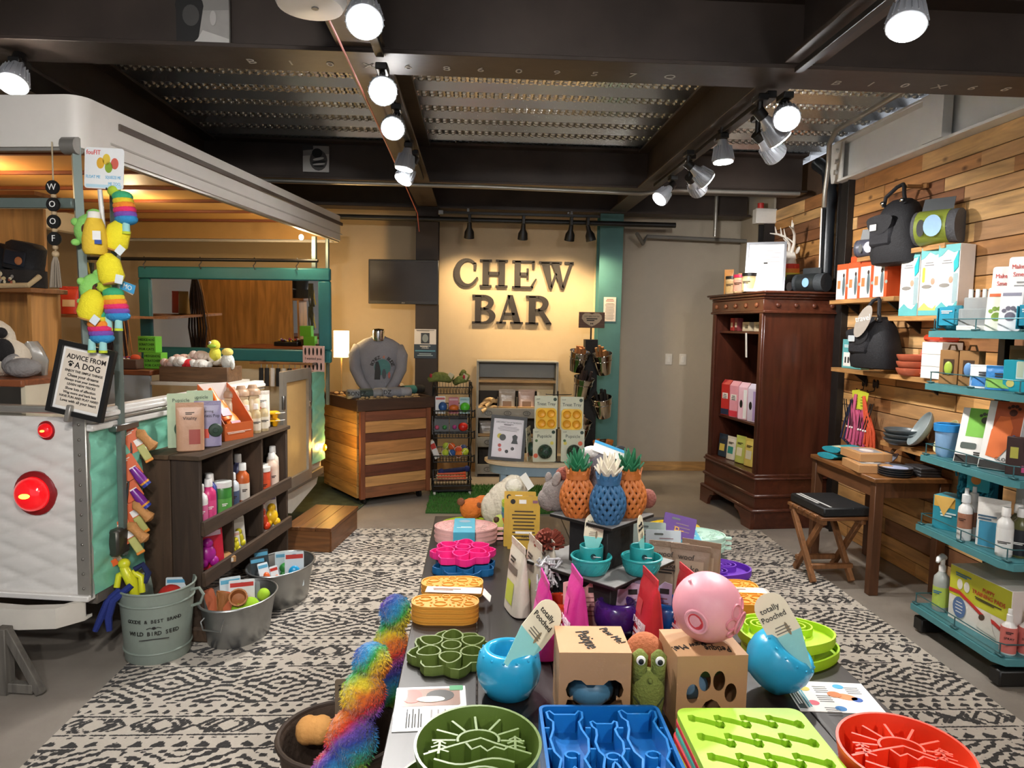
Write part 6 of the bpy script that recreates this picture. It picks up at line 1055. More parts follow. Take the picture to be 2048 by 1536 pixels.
for k in range(170): b.ell((rg.uniform(-.30,.30),rg.choice([rg.uniform(-.355,-.25),rg.uniform(-.35,.33)]),.885+rg.uniform(0,.04)),(.022,.014,.011),8,6,rot=(0,0,rg.uniform(0,3)))
o=b.build('wood_slices',P('#c8a878',.7,var=.2),None); o.location=(-.9,6.44,0); o.rotation_euler=(0,0,R(34)); tag(o,'bed of pale tumbled wood slices filling the dresser tray','wood slices',kind='stuff')
def rollshirt(label,p,rz,L_,r_,c,c2,s):
    t=T('rolled_shirt',label,'shirt',p,rz); b=MB(); n=16
    b.loft([[(x,r_*(1+.06*sin(5*a+x*40))*cos(a),r_*.9+r_*.8*(1+.05*cos(4*a+x*50))*sin(a)) for a in [2*PI*i/n for i in range(n)]] for x in [L_*(k/8-.5) for k in range(9)]]); b.build('roll',P(c,.9,bump=.4,bs=50),t,smooth=180)
    b=MB(); b.loft([[(x,1.04*r_*cos(a),r_*.9+r_*.86*sin(a)) for a in [2*PI*i/n for i in range(n)]] for x in(-L_*.18,L_*.2)]); b.build('print_band',P(c2,.9),t); txt(s,.05,INK if c!='#17181a' else PAPER,t,(-L_*.3,-r_*1.06,r_),maxw=.16); return t
rollshirt('rolled grey shirt with black print at the tray corner',DW(-.24,-.27,.905),R(30),.3,.05,'#8b8d90','#43524f','BONEZ'); rollshirt('rolled pale grey shirt beside the mannequin',DW(.02,-.28,.905),R(25),.32,.052,'#9a9ca2','#85878e','BUDZ'); rollshirt('rolled black and green shirt on the tray',DW(.27,-.1,.905),R(48),.34,.048,'#17181a','#3f7f78','BUDZ'); rollshirt('rolled cream and maroon shirt at the tray end',DW(.28,.2,.905),R(50),.2,.045,'#b9ab95','#7a2c30','25')
# mannequin in sweatshirt
t=T('mannequin_torso','chrome necked mannequin torso wearing a grey printed sweatshirt','mannequin',DW(.03,.02,.9),R(8)); GS=P('#8f8e94',.95,bump=.35,bs=60,var=.08)
def sect(z_,w_,d_,y=0,n=28): return [(w_*math.copysign(abs(cos(2*PI*i/n))**.85,cos(2*PI*i/n)),y+d_*math.copysign(abs(sin(2*PI*i/n))**.9,sin(2*PI*i/n)),z_) for i in range(n)]
MB().loft([sect(0,.155,.1),sect(.03,.165,.11),sect(.1,.165,.11),sect(.22,.175,.115),sect(.34,.19,.115),sect(.42,.205,.1),sect(.465,.19,.085),sect(.505,.13,.07),sect(.525,.075,.062),sect(.53,.065,.056)]).build('sweatshirt',GS,t,smooth=180)
MB().loft([sect(.50,.082,.07),sect(.53,.066,.06),sect(.535,.062,.056)]).build('collar',P('#a5a4a8',.95,bump=.4,bs=90),t); MB().lathe([(.052,.5),(.054,.58),(.05,.592)],20,tf=Matrix.Rotation(R(6),4,'X')).build('neck_band',CHROME,t); MB().lathe([(0,.588),(.05,.588),(.05,.6),(0,.606)],20,tf=Matrix.Rotation(R(6),4,'X')).build('neck_cap',P('#2a2016',.2,metal=.6),t)
for s_ in(-1,1): MB().tube([(s_*.175,0,.44),(s_*.205,-.03,.36),(s_*.2,-.075,.24),(s_*.15,-.115,.13),(s_*.08,-.13,.04),(s_*.03,-.125,.01)],[.05,.06,.052,.045,.038,.03],12).build('sleeve',GS,t,smooth=180)
MB().cyl((0,0,-.02),(0,0,.02),.09,n=20).build('base',CHROME,t)
for k,ch in enumerate('BONEZ 4 BUDZ'):
    if ch==' ': continue
    a=R(90+72-144*k/11); x=.035+.095*cos(a); zz=.255+.095*sin(a); txt(ch,.04,P('#c8693c') if ch=='4' else INK,t,(x,-.123,zz),(PI/2,R(90)-a,0),bold=.02)
disc(t,'print_circle',P('#4f7f7c',.8),.035,.26,.072,-.1165); MB().prism([(-.035,.15),(.015,.15),(.02,.22),(.012,.27),(.0,.31),(-.025,.31),(-.03,.24)],0,.001,ftf(-.1175)).build('print_dog',INK,t,smooth=0); MB().prism(oval(.05,.2,.018,.045),0,.001,ftf(-.1175)).build('print_dog',P('#1c2326'),t,smooth=0); MB().prism(oval(.095,.19,.01,.03),0,.001,ftf(-.1175)).build('print_figure',P('#a8452c'),t,smooth=0)
# lit paper lamp
t=T('table_lamp','lit square paper shade lamp on a slim stem behind the mannequin','lamp',DW(-.22,.26,.875),R(0)); MB().cyl((0,0,0),(0,0,.42),.006,n=8).build('stem',P('#caa46a',.4),t); MB().lathe([(0,0),(.06,0),(.06,.012),(0,.014)],20).build('base',P('#b98f50',.4),t); MB().ring(rrect(.12,.12,.006,2),rrect(.116,.116,.004,2),.36,.6).build('shade',P('#ffdf9a',.6,emit=3.2),t)
ld=bpy.data.lights.new('lamp_light','POINT'); ld.energy=10; ld.color=(1,.66,.28); ld.shadow_soft_size=.07; lo=bpy.data.objects.new('lamp_light',ld); COL.objects.link(lo); lo.parent=t; lo.location=(0,-.02,.66)
# ------------------------------------------------------------------ turf and wire basket trolley
t=T('turf_mat','strip of bright green artificial turf under the wire trolley','mat',(.25,6.25,0)); MB().box(0,0,.006,1.3,1.0,.012).build('backing',P('#2f5a22',.9),t); b=MB(); rg=random.Random(12)
for k in range(5200):
    x=rg.uniform(-.65,.65); y=rg.uniform(-.52,.5); dx=rg.uniform(-.012,.012); dy=rg.uniform(-.012,.012); b.add([(x-.003,y,.01),(x+.003,y,.01),(x+dx,y+dy,.035)],[(0,1,2)])
o=b.build('turf_blades',P('#3f7a2a',.8,var=.2),t,smooth=0); o['kind']='stuff'
WR=T('basket_trolley','black wire trolley with five sloping baskets and casters','trolley',(-.215,6.47,.0),R(6))
b=MB()
for s_ in(-1,1):
    pts=[(s_*.17,-.1,.05)]
    for k in range(5): z0=.09+.22*k; pts+=[(s_*.17,-.1,z0),(s_*.17,-.06,z0+.07),(s_*.17,-.03,z0+.14)] if k<4 else [(s_*.17,-.06,z0),(s_*.17,-.02,z0+.06)]
    b.tube(pts,.006,8); b.tube([(s_*.17,.13,.05),(s_*.17,.13,1.02)],.008,8)
b.build('upright',BLK,WR); MB().box(0,0,.05,.36,.24,.02,.004).build('base_frame',BLK,WR)
for sx in(-1,1):
    for sy in(-1,1): MB().cyl((sx*.16-.01,sy*.1,.022),(sx*.16+.01,sy*.1,.022),.021,n=12).build('wheel',P('#d8d4cc',.5) if sy<0 else BLK,WR)
for k,z0 in enumerate((.09,.31,.53,.72,.93)):
    b=MB(); sl=.04
    b.tube([(-.175,-.12,z0+.06),(.175,-.12,z0+.06),(.175,.13,z0+.06+sl),(-.175,.13,z0+.06+sl)],.005,6,closed=True); b.tube([(-.165,-.105,z0),(.165,-.105,z0),(.165,.12,z0+sl),(-.165,.12,z0+sl)],.004,6,closed=True)
    for i in range(13): x=-.165+.0275*i; b.tube([(x,-.12,z0+.06),(x,-.105,z0),(x,.12,z0+sl),(x,.13,z0+.06+sl)],.0022,5,cap=False)
    for i in range(5): y=-.09+.05*i; b.tube([(-.175,y,z0+.06+sl*(y+.12)/.25),(-.165,y,z0+sl*(y+.1)/.22),(.165,y,z0+sl*(y+.1)/.22),(.175,y,z0+.06+sl*(y+.12)/.25)],.0022,5,cap=False)
    b.build('basket',BLK,WR)
    if k in(1,2,3): MB().tube([(.175,-.12,z0+.05),(.195,-.13,z0+.07),(.195,-.13,z0+.0),(.175,-.11,z0)],.007,7).build('hook_end',BLK,WR)
def WT(x,y,z): a=R(6); return (-.215+x*cos(a)-y*sin(a),6.47+x*sin(a)+y*cos(a),z)
for (x,y,z_,r_,l) in((-.09,-.02,1.03,.3,'green striped snake soft toy draped over the top basket'),(.08,.03,1.02,-.4,'coiled green striped soft toy in the top basket')):
    t=T('striped_toy',l,'soft toy',WT(x,y,z_),r_); b=MB(); b.tube([(-.14,-.02,.02),(-.07,-.03,.05),(.0,-.02,.045),(.06,.0,.03),(.09,.03,.05)] if x<0 else [(-.05,-.03,.0),(.0,-.04,.03),(.05,-.01,.04),(.04,.04,.05),(.0,.02,.08),(.03,-.01,.1)],[.02,.045,.045,.04,.03] if x<0 else [.03,.036,.036,.034,.03,.026],12); b.build('body',P('#7f8a46',.9,var=.35,ns=40,bump=.5,bs=60),t,smooth=180); MB().ell((-.12 if x<0 else .05,-.04,.06),(.012,.02,.02)).build('tongue',P('#b52c3c',.8),t); MB().box(.06,-.045,.06,.05,.002,.05,rot=(.2,.5,0)).build('paper_tag',P('#d8cfae',.5),t)
cardtoy('white card with a blue rubber cup on the second basket',WT(-.11,-.06,.745),.1,.09,.16,'#e4e6e4','#c84a3c',[('#2a5a9a',[((.02,-.035,.06),(.04,.035,.045))])],-14); cardtoy('pink card with an orange bowl toy on the second basket',WT(.01,-.06,.745),.1,.09,.15,'#a83a4a','#d8a8b0',[('#e0742c',[((0,-.03,.05),(.045,.03,.03))])],-12); cardtoy('pale blue card with a lime ball on the second basket',WT(.11,-.06,.745),.1,.09,.15,'#a8c8cc','#7fa8ac',[('#4fc22e',[((0,-.035,.055),(.045,.04,.045))])],-12)
for k,(x,c,l) in enumerate(((-.14,'#c85a78','black card with a pink toy at the end of the third basket'),(-.07,'#3f8a4a','black card with a green toy in the third basket'),(.02,'#b03a8a','black card with a magenta toy in the third basket'),(.10,'#d8281f','black card with a bright red ball in the third basket'))): cardtoy(l,WT(x,-.05+.01*k,.555),.1,.085,.17 if k!=3 else .19,'#1f1d1e','#4a4848',[(c,[((0,-.03,.06),(.02,.018,.02) if k<3 else (.045,.035,.04))])],-16)
for k,(x,y,dz,c,l) in enumerate(((-.06,-.05,0,'#b9cc3a','lime tennis ball first in the ball basket'),(.0,-.06,.0,'#2f5a9a','blue and white ball in the ball basket'),(.0,.0,.05,'#e0642a','orange ball on top in the ball basket'),(.06,-.04,.03,'#d8542c','orange and navy ball in the ball basket'),(.12,-.05,.01,'#c4d838','lime paw ball at the end of the ball basket'),(-.05,.02,.05,'#a8c040','pale lime ball behind in the ball basket'),(.06,-.07,-.01,'#e07a2c','amber ball low in the ball basket'),(.11,.02,.03,'#3a4a7a','navy ball behind in the ball basket'))):
    o=MB().ell((0,0,0),(.033,)*3,16,12).build('toy_ball',P(c,.8,bump=.3,bs=120)); o.location=WT(x,y,.385+dz); o.rotation_euler=(.3,.2,k); tag(o,l,'ball'); MB().tube([(.0335*cos(2*PI*i/20),.0335*sin(2*PI*i/20)*.8,.0335*.6*sin(2*PI*i/20)) for i in range(20)],.0022,5,closed=True).build('seam',PAPER,o)
carton('white and red leash box leaning at the end of the ball basket',WT(-.135,-.05,.34),.3,.05,.17,.05,'#e6e2dc',[('#c8382c',0,.12,.045,.05)],rot=(0,R(-22),.3),name='leash_box')
for k in range(3): tag(MB().tube([(-.13,0,0),(0,-.004,.006),(.1,0,.01),(.13,0,.012)],[.008,.01,.01,.016],8).build('fetch_stick',P('#e0582a',.4)),('lowest','middle','upper')[k]+' orange fetch stick in the bottom basket','pet toy').location=WT(0,-.07+.03*k,.135+.022*k)
t=T('dumbbell_toy','navy fabric dumbbell toy at the back of the bottom basket','pet toy',WT(.03,.06,.19),R(10)); MB().tube([(-.1,0,0),(.1,0,.02)],.022,10).build('bar',P('#28305a',.9),t); MB().ell((.12,0,.022),(.03,.03,.03)).build('knob_end',P('#2f3a78',.9),t); MB().ell((-.12,0,0),(.03,.03,.03)).build('knob_end',P('#2f3a78',.9),t)
# ------------------------------------------------------------------ grey bin shelf with chews
t=T('bin_shelf','grey wooden bin shelf with numbered compartments against the lettered wall','shelf',(.42,7.3,0)); GP=P('#8f8f8b',.6,var=.05); WD=wood(['#c39c68'],0,2)
for s_ in(-1,1): MB().box(s_*.405,0,.595,.025,.24,1.19,.003).build('side',GP,t)
MB().box(0,.05,1.1,.79,.02,.17,.002).build('header_panel',GP,t); MB().box(0,0,1.185,.83,.25,.015,.002).build('top',GP,t)
for z_ in(.985,.71,.43): MB().box(0,-.08,z_,.79,.03,.03,.002).build('rail',WD,t)
for k,(z_,nums) in enumerate(((.66,('11','12','13','14')),(.36,('7','8','9','10')),(.08,('3','4','5','6')))):
    MB().box(0,-.115,z_,.79,.014,.1,.002).build('front_board',GP,t); MB().box(0,-.0,z_-.04,.79,.22,.012).build('bin_base',GP,t); MB().box(0,.1,z_+.1,.79,.01,.22).build('bin_back',P('#4a4238',.8),t)
    for i,s in enumerate(nums):
        x=-.29+.195*i; MB().ring(oval(x,z_,.038,.024,24),oval(x,z_,.034,.020,24),0,.0015,ftf(-.122)).build('number_ring',INK,t,smooth=0); txt(s,.03,INK,t,(x,-.1235,z_))
    for i in range(3): MB().box(-.195+.195*i,0,z_+.06,.008,.21,.2).build('divider',P('#6f6a62',.7),t)
rg=random.Random(21)
for k,(dx,dy,dz) in enumerate(((-.06,-.03,0),(-.01,-.05,.0),(.04,-.03,.01),(-.03,-.02,.05),(.03,-.03,.06),(0,-.04,.09))):
    o=MB().tube([(-.07,0,0),(-.03,-.01,.015),(.02,0,.02),(.07,.005,.0)],[.022,.018,.018,.024],9).build('chew_bone',P('#d9b98a',.7,bump=.3,bs=40)); o.location=(.13+dx,7.26+dy,.69+dz); o.rotation_euler=(rg.uniform(-.5,.5),rg.uniform(-.4,.4),rg.uniform(-1,1)); tag(o,['pale chew bone at the bin corner','pale chew bone low in the middle of bin eleven','pale chew bone by the bin divider','pale knotted chew bone resting upon others','pale curved chew bone high in bin eleven','topmost pale chew bone of the heap in bin eleven'][k],'chew')
for k,(x,c,l) in enumerate(((.32,'#b9ada0','clear bag of mixed chews in bin twelve'),(.52,'#d8b8a8','clear bag of pink and white chews in bin thirteen'),(.71,'#e0cba0','kraft fronted bag of pale chews in bin fourteen'))): pouch(l,(x,7.25,.63),.05*k,.17,.27,.07,c,[('#f0e2c8' if k==2 else '#8a6a50',0,.45,.09,.2)],rough=.2)
for k,(x,c,l) in enumerate(((.12,'#8a8078','clear bag of dark chews in the second bin row'),(.42,'#4a5060','dark bag of chews behind the framed sheet'))): pouch(l,(x,7.25,.33),.05,.16,.24,.07,c,[('#c9bda8',0,.45,.08,.2)],rough=.2)
# ------------------------------------------------------------------ coffee table with toy stand
CT_=(.55,5.72); t=T('round_table','low round table with a cream top and grey blue apron','table',(*CT_,0)); 
def wob(r,n=48): return [(r*(1+.012*sin(7*a)+.01*sin(11*a+1))*cos(a)*1.12,r*(1+.012*sin(5*a))*sin(a)*.62) for a in [2*PI*i/n for i in range(n)]]
MB().prism(wob(.42),.445,.47).build('top',P('#cfbd9c',.5,var=.08),t); MB().prism(wob(.385),.37,.445).build('apron',P('#7f97a6',.6),t)
for x,y in((-.32,-.12),(.32,-.12),(-.32,.12),(.32,.12)): MB().box(x,y,.185,.05,.05,.37,.004).build('leg',P('#7f97a6',.6),t)
t=T('framed_notice','black framed enrichment toy notice standing on the low round table','framed sign',(.245,5.60,.473),0,rot=(R(-10),R(4),R(-3))); MB().ring(rrect(.29,.36,.003,2,0,.18),rrect(.24,.31,.002,2,0,.18),0,.018,ftf(.009)).build('frame',BLK,t); MB().box(0,.004,.18,.25,.004,.32).build('sheet',P('#dcd8de',.4),t); txt('ENRICHMENT TOY OF THE MONTH',.019,INK,t,(0,.0015,.305),maxw=.2); txt('THE PUPSICLE',.013,INK,t,(0,.0015,.287),maxw=.1); lines(t,P('#6a6668'),0,.27,.18,4,.01,.0015,.003); disc(t,'print_ball',P('#3a3d3c'),-.04,.185,.026,.0018); disc(t,'print_ball',P('#c8b83a'),-.065,.195,.02,.0019); MB().prism([(.03,.14),(.085,.14),(.075,.17),(.08,.2),(.058,.215),(.036,.2),(.042,.17)],0,.0008,ftf(.0018)).build('print_toy',P('#26292a'),t,smooth=0)
for x,z_,c in((-.06,.12,'#b0433c'),(-.055,.085,'#c86a60'),(.045,.1,'#3a3536'),(.0,.075,'#26292a')): disc(t,'print_ball',P(c),x,z_,.014,.0018)
MB().box(0,.06,.12,.03,.004,.25,rot=(R(24),0,0)).build('easel_back',BLK,t)
t=T('wire_spinner','black wire counter spinner holding treat tray and ball cards','display stand',(.66,5.68,.471)); MB().tube([(0,0,0),(0,0,.56)],.006,8).build('pole',BLK,t); MB().lathe([(0,0),(.12,0),(.12,.008),(0,.01)],24).build('base',BLK,t)
for z_ in(.26,.53):
    for s_ in(-1,1): MB().tube([(0,0,z_),(s_*.1,-.03,z_+.005),(s_*.1,-.075,z_+.012)],.0035,6).build('hook',BLK,t)
def pupcard(label,p,rz,kind):
    t=T('carded_toy',label,'pet toy',p,rz,rot=(R(-4),0,rz)); h_=.265; MB().prism(rrect(.185,h_,.006,3,0,h_/2),0,.004,FRONT).build('card',P('#cfd2ba',.5),t,smooth=0); disc(t,'print_leaf',P('#1f3a2c'),.072,h_-.028,.014,-.0041); txt('woof',.014,P('#3a4038'),t,(-.065,-.0055,h_-.025))
    if kind=='tray':
        txt('Treat Tray',.036,P('#23302a'),t,(0,-.0055,h_-.065),maxw=.15); MB().prism(rrect(.165,.165,.03,5,0,.085),0,.014,ftf(-.004)).build('tray',P('#f2c12a',.35),t)
        for a in(-1,1):
            for c_ in(-1,1): MB().lathe([(.028,0),(.034,.005),(.03,.007),(.024,-.004),(0,-.007)],18,tf=ftf(-.0185,a*.038,.085+c_*.038)).build('cup',P('#e8a41a',.4),t)
    else:
        txt('Pupsicle',.036,P('#23302a'),t,(0,-.0055,h_-.06),maxw=.14); greenball(t,0 if kind=='a' else .01,-.03,.085,.058); disc(t,'print_fruit',P('#e0623c'),.06 if kind=='b' else -.07,.15 if kind=='b' else .05,.018,-.0041); disc(t,'print_fruit',P('#d8cc5a'),-.06 if kind=='b' else .06,.15,.014,-.0041); disc(t,'print_herb',P('#4a6a3a'),-.065,.17,.011,-.0045)
    return t
pupcard('treat tray card with a yellow four cup mould, nearer the framed notice',(.56,5.585,.735),R(4),'tray'); pupcard('treat tray card with a yellow four cup mould, nearer the pail tower',(.765,5.585,.73),R(-4),'tray'); pupcard('dark green ball card on the spinner, nearer the framed notice',(.55,5.56,.475),R(5),'a'); pupcard('dark green ball card on the spinner, nearer the pail tower',(.775,5.56,.475),R(-5),'b')
pupcard('dark green ball card turned sideways on the far left of the spinner',(.44,5.66,.475),R(75),'a')
# ------------------------------------------------------------------ pail tower
t=T('pail_tower','black square post display carrying tilted galvanised pails','display stand',(1.125,6.98,0)); MB().box(0,0,.72,.125,.125,1.42,.003).build('post',BLK2,t); MB().box(0,0,.015,.4,.4,.03,.004).build('base',BLK2,t); MB().cyl((0,0,1.43),(0,0,1.56),.008,n=8).build('sign_rod',BLK,t)
t=T('treat_sign','brown wooden sign with a pale heart reading treats','sign board',(1.125,6.955,1.62)); MB().box(0,0,0,.255,.018,.155,.002).build('board',wood(['#6b4a35'],0,2),t); MB().prism([(0,.055),(.03,.068),(.07,.066),(.095,.045),(.1,.015),(.075,-.02),(.03,-.05),(0,-.062),(-.03,-.05),(-.075,-.02),(-.1,.015),(-.095,.045),(-.07,.066),(-.03,.068)],0,.002,ftf(-.009)).build('heart',P('#cdb89a',.6),t,smooth=0); txt('JUST HERE FOR THE',.017,INK,t,(0,-.0125,.035),maxw=.15); txt('TREATS',.036,INK,t,(0,-.0125,.003),maxw=.12,bold=.02); MB().prism([(-.014,-.028),(0,-.034),(.014,-.028),(.014,-.044),(0,-.038),(-.014,-.044)],0,.001,ftf(-.011)).build('print_bow',INK,t,smooth=0)
rg=random.Random(31)
for k,(dx,z_,ti,c,l,y) in enumerate(((-.145,1.12,.10,'#b5794a','galvanised pail of tan chews, upper pail away from the teal column',-.02),(.12,1.10,-.16,'#a0703f','galvanised pail of brown chews, upper pail by the teal column',-.02),(-.11,.87,.12,'#3a2a26','galvanised pail of dark chews, second pail down',-.08),(.125,.68,-.18,'#2c2826','galvanised pail of dark sticks by the teal column',-.06),(-.12,.45,.1,'#c9a88a','galvanised pail of wrapped chews low on the tower',-.08),(.12,.22,-.06,'#c8702c','galvanised pail of orange treat bags at the tower foot',-.1))):
    t=T('galvanised_pail',l,'pail',(1.125+dx,6.98+y-.08,z_),0,rot=(R(14),ti,0)); MB().bowl([(.068,0),(.07,.004),(.1,.2)],.003,26).build('pail',CHROME,t); 
    for zz,r_ in((.2,.1),(.14,.0925)): MB().tube([(r_*cos(2*PI*i/26),r_*sin(2*PI*i/26),zz) for i in range(26)],.004,6,closed=True).build('hoop',CHROME,t)
    MB().box(0,.09,.12,.04,.03,.05).build('bracket',BLK,t)
    for q in range(7 if k!=5 else 3):
        a=rg.uniform(0,6.28); r_=rg.uniform(.01,.06)
        if k==5: MB().box(.05*(q-1),-.01*q,.2,.075,.03,.14,.01,rot=(.1,.25*(q-1),.1)).build('treat_bag',P(['#c8702c','#4a3a2a','#d8823a'][q],.35),t)
        else: MB().tube([(r_*cos(a)*.6,r_*sin(a)*.6,.02),(r_*cos(a),r_*sin(a),.235+rg.uniform(0,.05))],[.012,.014],8).build('chew_stick',P(c,.7),t)
# ------------------------------------------------------------------ display table
TT=.75; t=T('display_table','long black stained plank table crowded with pet toys','table',(.363,1.70,0)); DBW=wood(['#1e1613','#241b17','#1a1412'],1,1.2,.38,bump=.25,coat=.1)
for i in range(6): MB().box(-.527+.0879+.1758*i,0,TT-.02,.1745,2.46,.04,.002).build('plank',DBW,t)
for sx in(-1,1):
    for sy in(-1,1): MB().box(sx*.46,sy*1.14,.3615,.08,.08,.697,.004).build('leg',DBW,t)
    MB().box(sx*.47,0,.66,.03,2.2,.1,.003).build('apron',DBW,t)
for sy in(-1,1): MB().box(0,sy*1.16,.66,.86,.03,.1,.003).build('apron',DBW,t)
# scenic slow feeder bowls
def scenic(label,loc,rz,col,empty=False,tilt=None):
    t=T('slow_feeder_bowl',label,'bowl',loc,rz,rot=tilt); m=P(col,.38,sss=.05); r=.106; h=.065
    MB().lathe([(0,0),(r*.86,0),(r*.9,.004),(r*.99,h*.9),(r,h),(r*.955,h),(r*.93,h*.8),(r*.86,.012),(0,.012)],48).build('shell',m,t)
    if empty: return t
    z0,z1=.011,h*.88; b=MB(); w_=.0042
    b.wall(arc(0,.018,.035,.026,-15,195,18),w_,z0,z1)
    for a in(-5,28,62,96,128,158,185): b.wall([(.038*cos(R(a)),.018+.028*sin(R(a))),(.078*cos(R(a)),.02+.062*sin(R(a)))],w_,z0,z1)
    b.build('sun_ridge',m,t)
    b=MB(); b.wall([(-.088,-.022),(-.04,.002),(.004,.022),(.03,.008),(.088,-.018)],w_,z0,z1); b.wall([(-.02,.008),(-.01,-.008),(.004,.001),(.016,-.012),(.028,-.001),(.044,-.008),(.05,.0)],w_,z0,z1); b.build('mountain_ridge',m,t)
    b=MB()
    for k in(0,1): b.wall([(x,-.038-.02*k+.008*sin(x*55+k)) for x in [(-.07+.012*k)+.0118*i for i in range(12)]],w_,z0,z1)
    b.build('river_ridge',m,t)
    for x,y in((-.064,.0),(.062,.012)):
        b=MB(); b.wall([(x,y-.02),(x,y+.016)],w_,z0,z1)
        for q in(-.012,-.001,.009): b.wall([(x-.013+q*.3,y+q-.003),(x,y+q+.004),(x+.013-q*.3,y+q-.003)],w_*.8,z0,z1)
        b.build('tree_ridge',m,t)
    return t
scenic('olive green scenic slow feeder bowl, lower one of the pair',(-.02,1.075,TT),.1,'#55692b',True); scenic('olive green scenic slow feeder bowl with sun and mountain ridges',(.012,1.13,TT+.046),.0,'#5c7330',tilt=(R(3),0,R(-2)))
scenic('orange red scenic slow feeder bowl, lower one of the pair',(.69,1.05,TT),.1,'#e23c1c',True); scenic('orange red scenic slow feeder bowl with sun and mountain ridges',(.722,1.095,TT+.046),-.25,'#ea4120',tilt=(R(3),0,R(-14)))
# blue dog maze tray
def bluetray(label,z_,full):
    t=T('lick_tray',label,'tray',(.243,1.185,z_),R(-1)); m=P('#0f66ad',.35,sss=.04); w_,h_=.232,.25
    b=MB(); b.prism(rrect(w_,h_,.015,4),0,.006); b.ring(rrect(w_,h_,.015,4),rrect(w_-.012,h_-.012,.011,4),.004,.045 if full else .025); b.build('shell',m,t)
    if not full: return t
    hi=P('#1874bd',.35); sh=lambda P_,dx,dy,s:[(dx+x*s*.5,dy+y*s*1.05) for x,y in P_]
    dog=[(-.2,.46),(-.28,.52),(-.34,.5),(-.32,.4),(-.24,.34),(-.26,.22),(-.34,.08),(-.3,-.1),(-.2,-.2),(-.3,-.4),(-.22,-.5),(-.12,-.46),(-.05,-.34),(0,-.3),(.05,-.34),(.12,-.46),(.22,-.5),(.3,-.4),(.2,-.2),(.3,-.1),(.34,.08),(.26,.22),(.24,.34),(.32,.4),(.34,.5),(.28,.52),(.2,.46)]
    for k,(dx,dy,s) in enumerate(((-.068,.0,.2),(.002,-.005,.145),(.072,.0,.205))): MB().wall(sh(dog,dx,dy,s),.0042,.005,.042,True).build('dog_ridge',hi,t); MB().wall(arc(dx,dy-.03,.012,.010,0,300,14),.004,.005,.042).build('tail_ridge',hi,t)
    b=MB()
    for y in(.055,-.01): b.wall([(-.11,y),(-.1,y)],.004,.005,.04); b.wall([(-.034,y),(-.024,y)],.004,.005,.04); b.wall([(.025,y),(.036,y)],.004,.005,.04); b.wall([(.104,y),(.112,y)],.004,.005,.04)
    o=b.build('cross_ridge',hi,t); o['kind']='stuff'; return t
bluetray('bright blue dog maze tray, lower one',TT-.0,False); bluetray('bright blue dog maze tray with three ridged dogs',TT+.026,True)
# silicone treat mould sheets
cols=['#2f9a8f','#d8353f','#a9cf3a','#cfc43a','#2f6f9a','#d8353f','#2f9a8f','#b8d43c','#d63a48']
for i,c in enumerate(cols):
    o=MB().prism(rrect(.235,.26,.022,5),0,.0085).build('treat_mould',P(c,.45)); o.location=(.495+.0015*((i*7)%5-2),1.125,TT+.0088*i); o.rotation_euler=(0,0,R(-1+.6*((i*3)%4))); tag(o,['bottom teal','second red','third lime','fourth mustard','fifth blue','sixth red','seventh teal','eighth lime','ninth red'][i]+' sheet in the stack of silicone treat moulds','mould')
t=T('treat_mould','lime green silicone treat mould with bone hollows on top of its stack','mould',(.495,1.125,TT+.0088*9),R(-1)); z_=.0
bone=[(-.5,.08),(-.46,.38),(-.3,.4),(-.24,.3),(.0,.2),(.28,.02),(.4,.1),(.5,.0),(.5,-.24),(.4,-.4),(.26,-.38),(.18,-.26),(-.04,-.12),(-.3,.0),(-.4,-.04)]
LM=P('#a3cc33',.5); MB().prism(rrect(.235,.26,.022,5),0,.004).build('sheet_base',LM,t)
bone=[(x*.062,y*.056) for x,y in bone]
MB().plate(rrect(.235,.26,.022,5),[[(-.072+.048*i+x,-.09+.058*j+y) for x,y in bone] for i in range(4) for j in range(4)],.004,.014).build('mould_top',LM,t,smooth=0)
# flyers
def flyer(label,loc,rz,w_,h_,fn,name='flyer'):
    t=T(name,label,'leaflet',loc,rz); MB().box(0,0,.001,w_,h_,.002,.0004).build('sheet',P('#efece6',.25,coat=.4),t); fn(t); return t
def flat(t,nm,c,P_,z_=.0021): return MB().prism(P_,z_,z_+.0005).build(nm,P(c,.3,coat=.4),t,smooth=0)
def f1(t):
    flat(t,'photo',"#8a6a5a",rrect(.125,.07,.006,3,0,.04)); flat(t,'photo_dog','#c8584c',oval(-.04,.045,.022,.028),.0027); flat(t,'photo_cat','#2c2824',oval(.02,.045,.03,.024),.0027); flat(t,'photo_bowl','#d8d4c0',oval(.0,.03,.03,.012),.0032); flat(t,'logo','#3f8a5a',rrect(.03,.02,.003,2,.055,.075),.0027)
    for i in range(3): txt('ONLY PET FEEDER',.011,INK,t,(-.045+.012*i,-.04,.0024),(0,0,PI/2),ext=.0002,maxw=.07)
    for i in range(4): flat(t,'print_line','#6a6662',bx(.0+.014*i,-.075,.004+.014*i,-.01))
flyer('glossy leaflet with dog and cat photo at the table edge',(-.085,1.43,TT),R(3),.15,.17,f1)
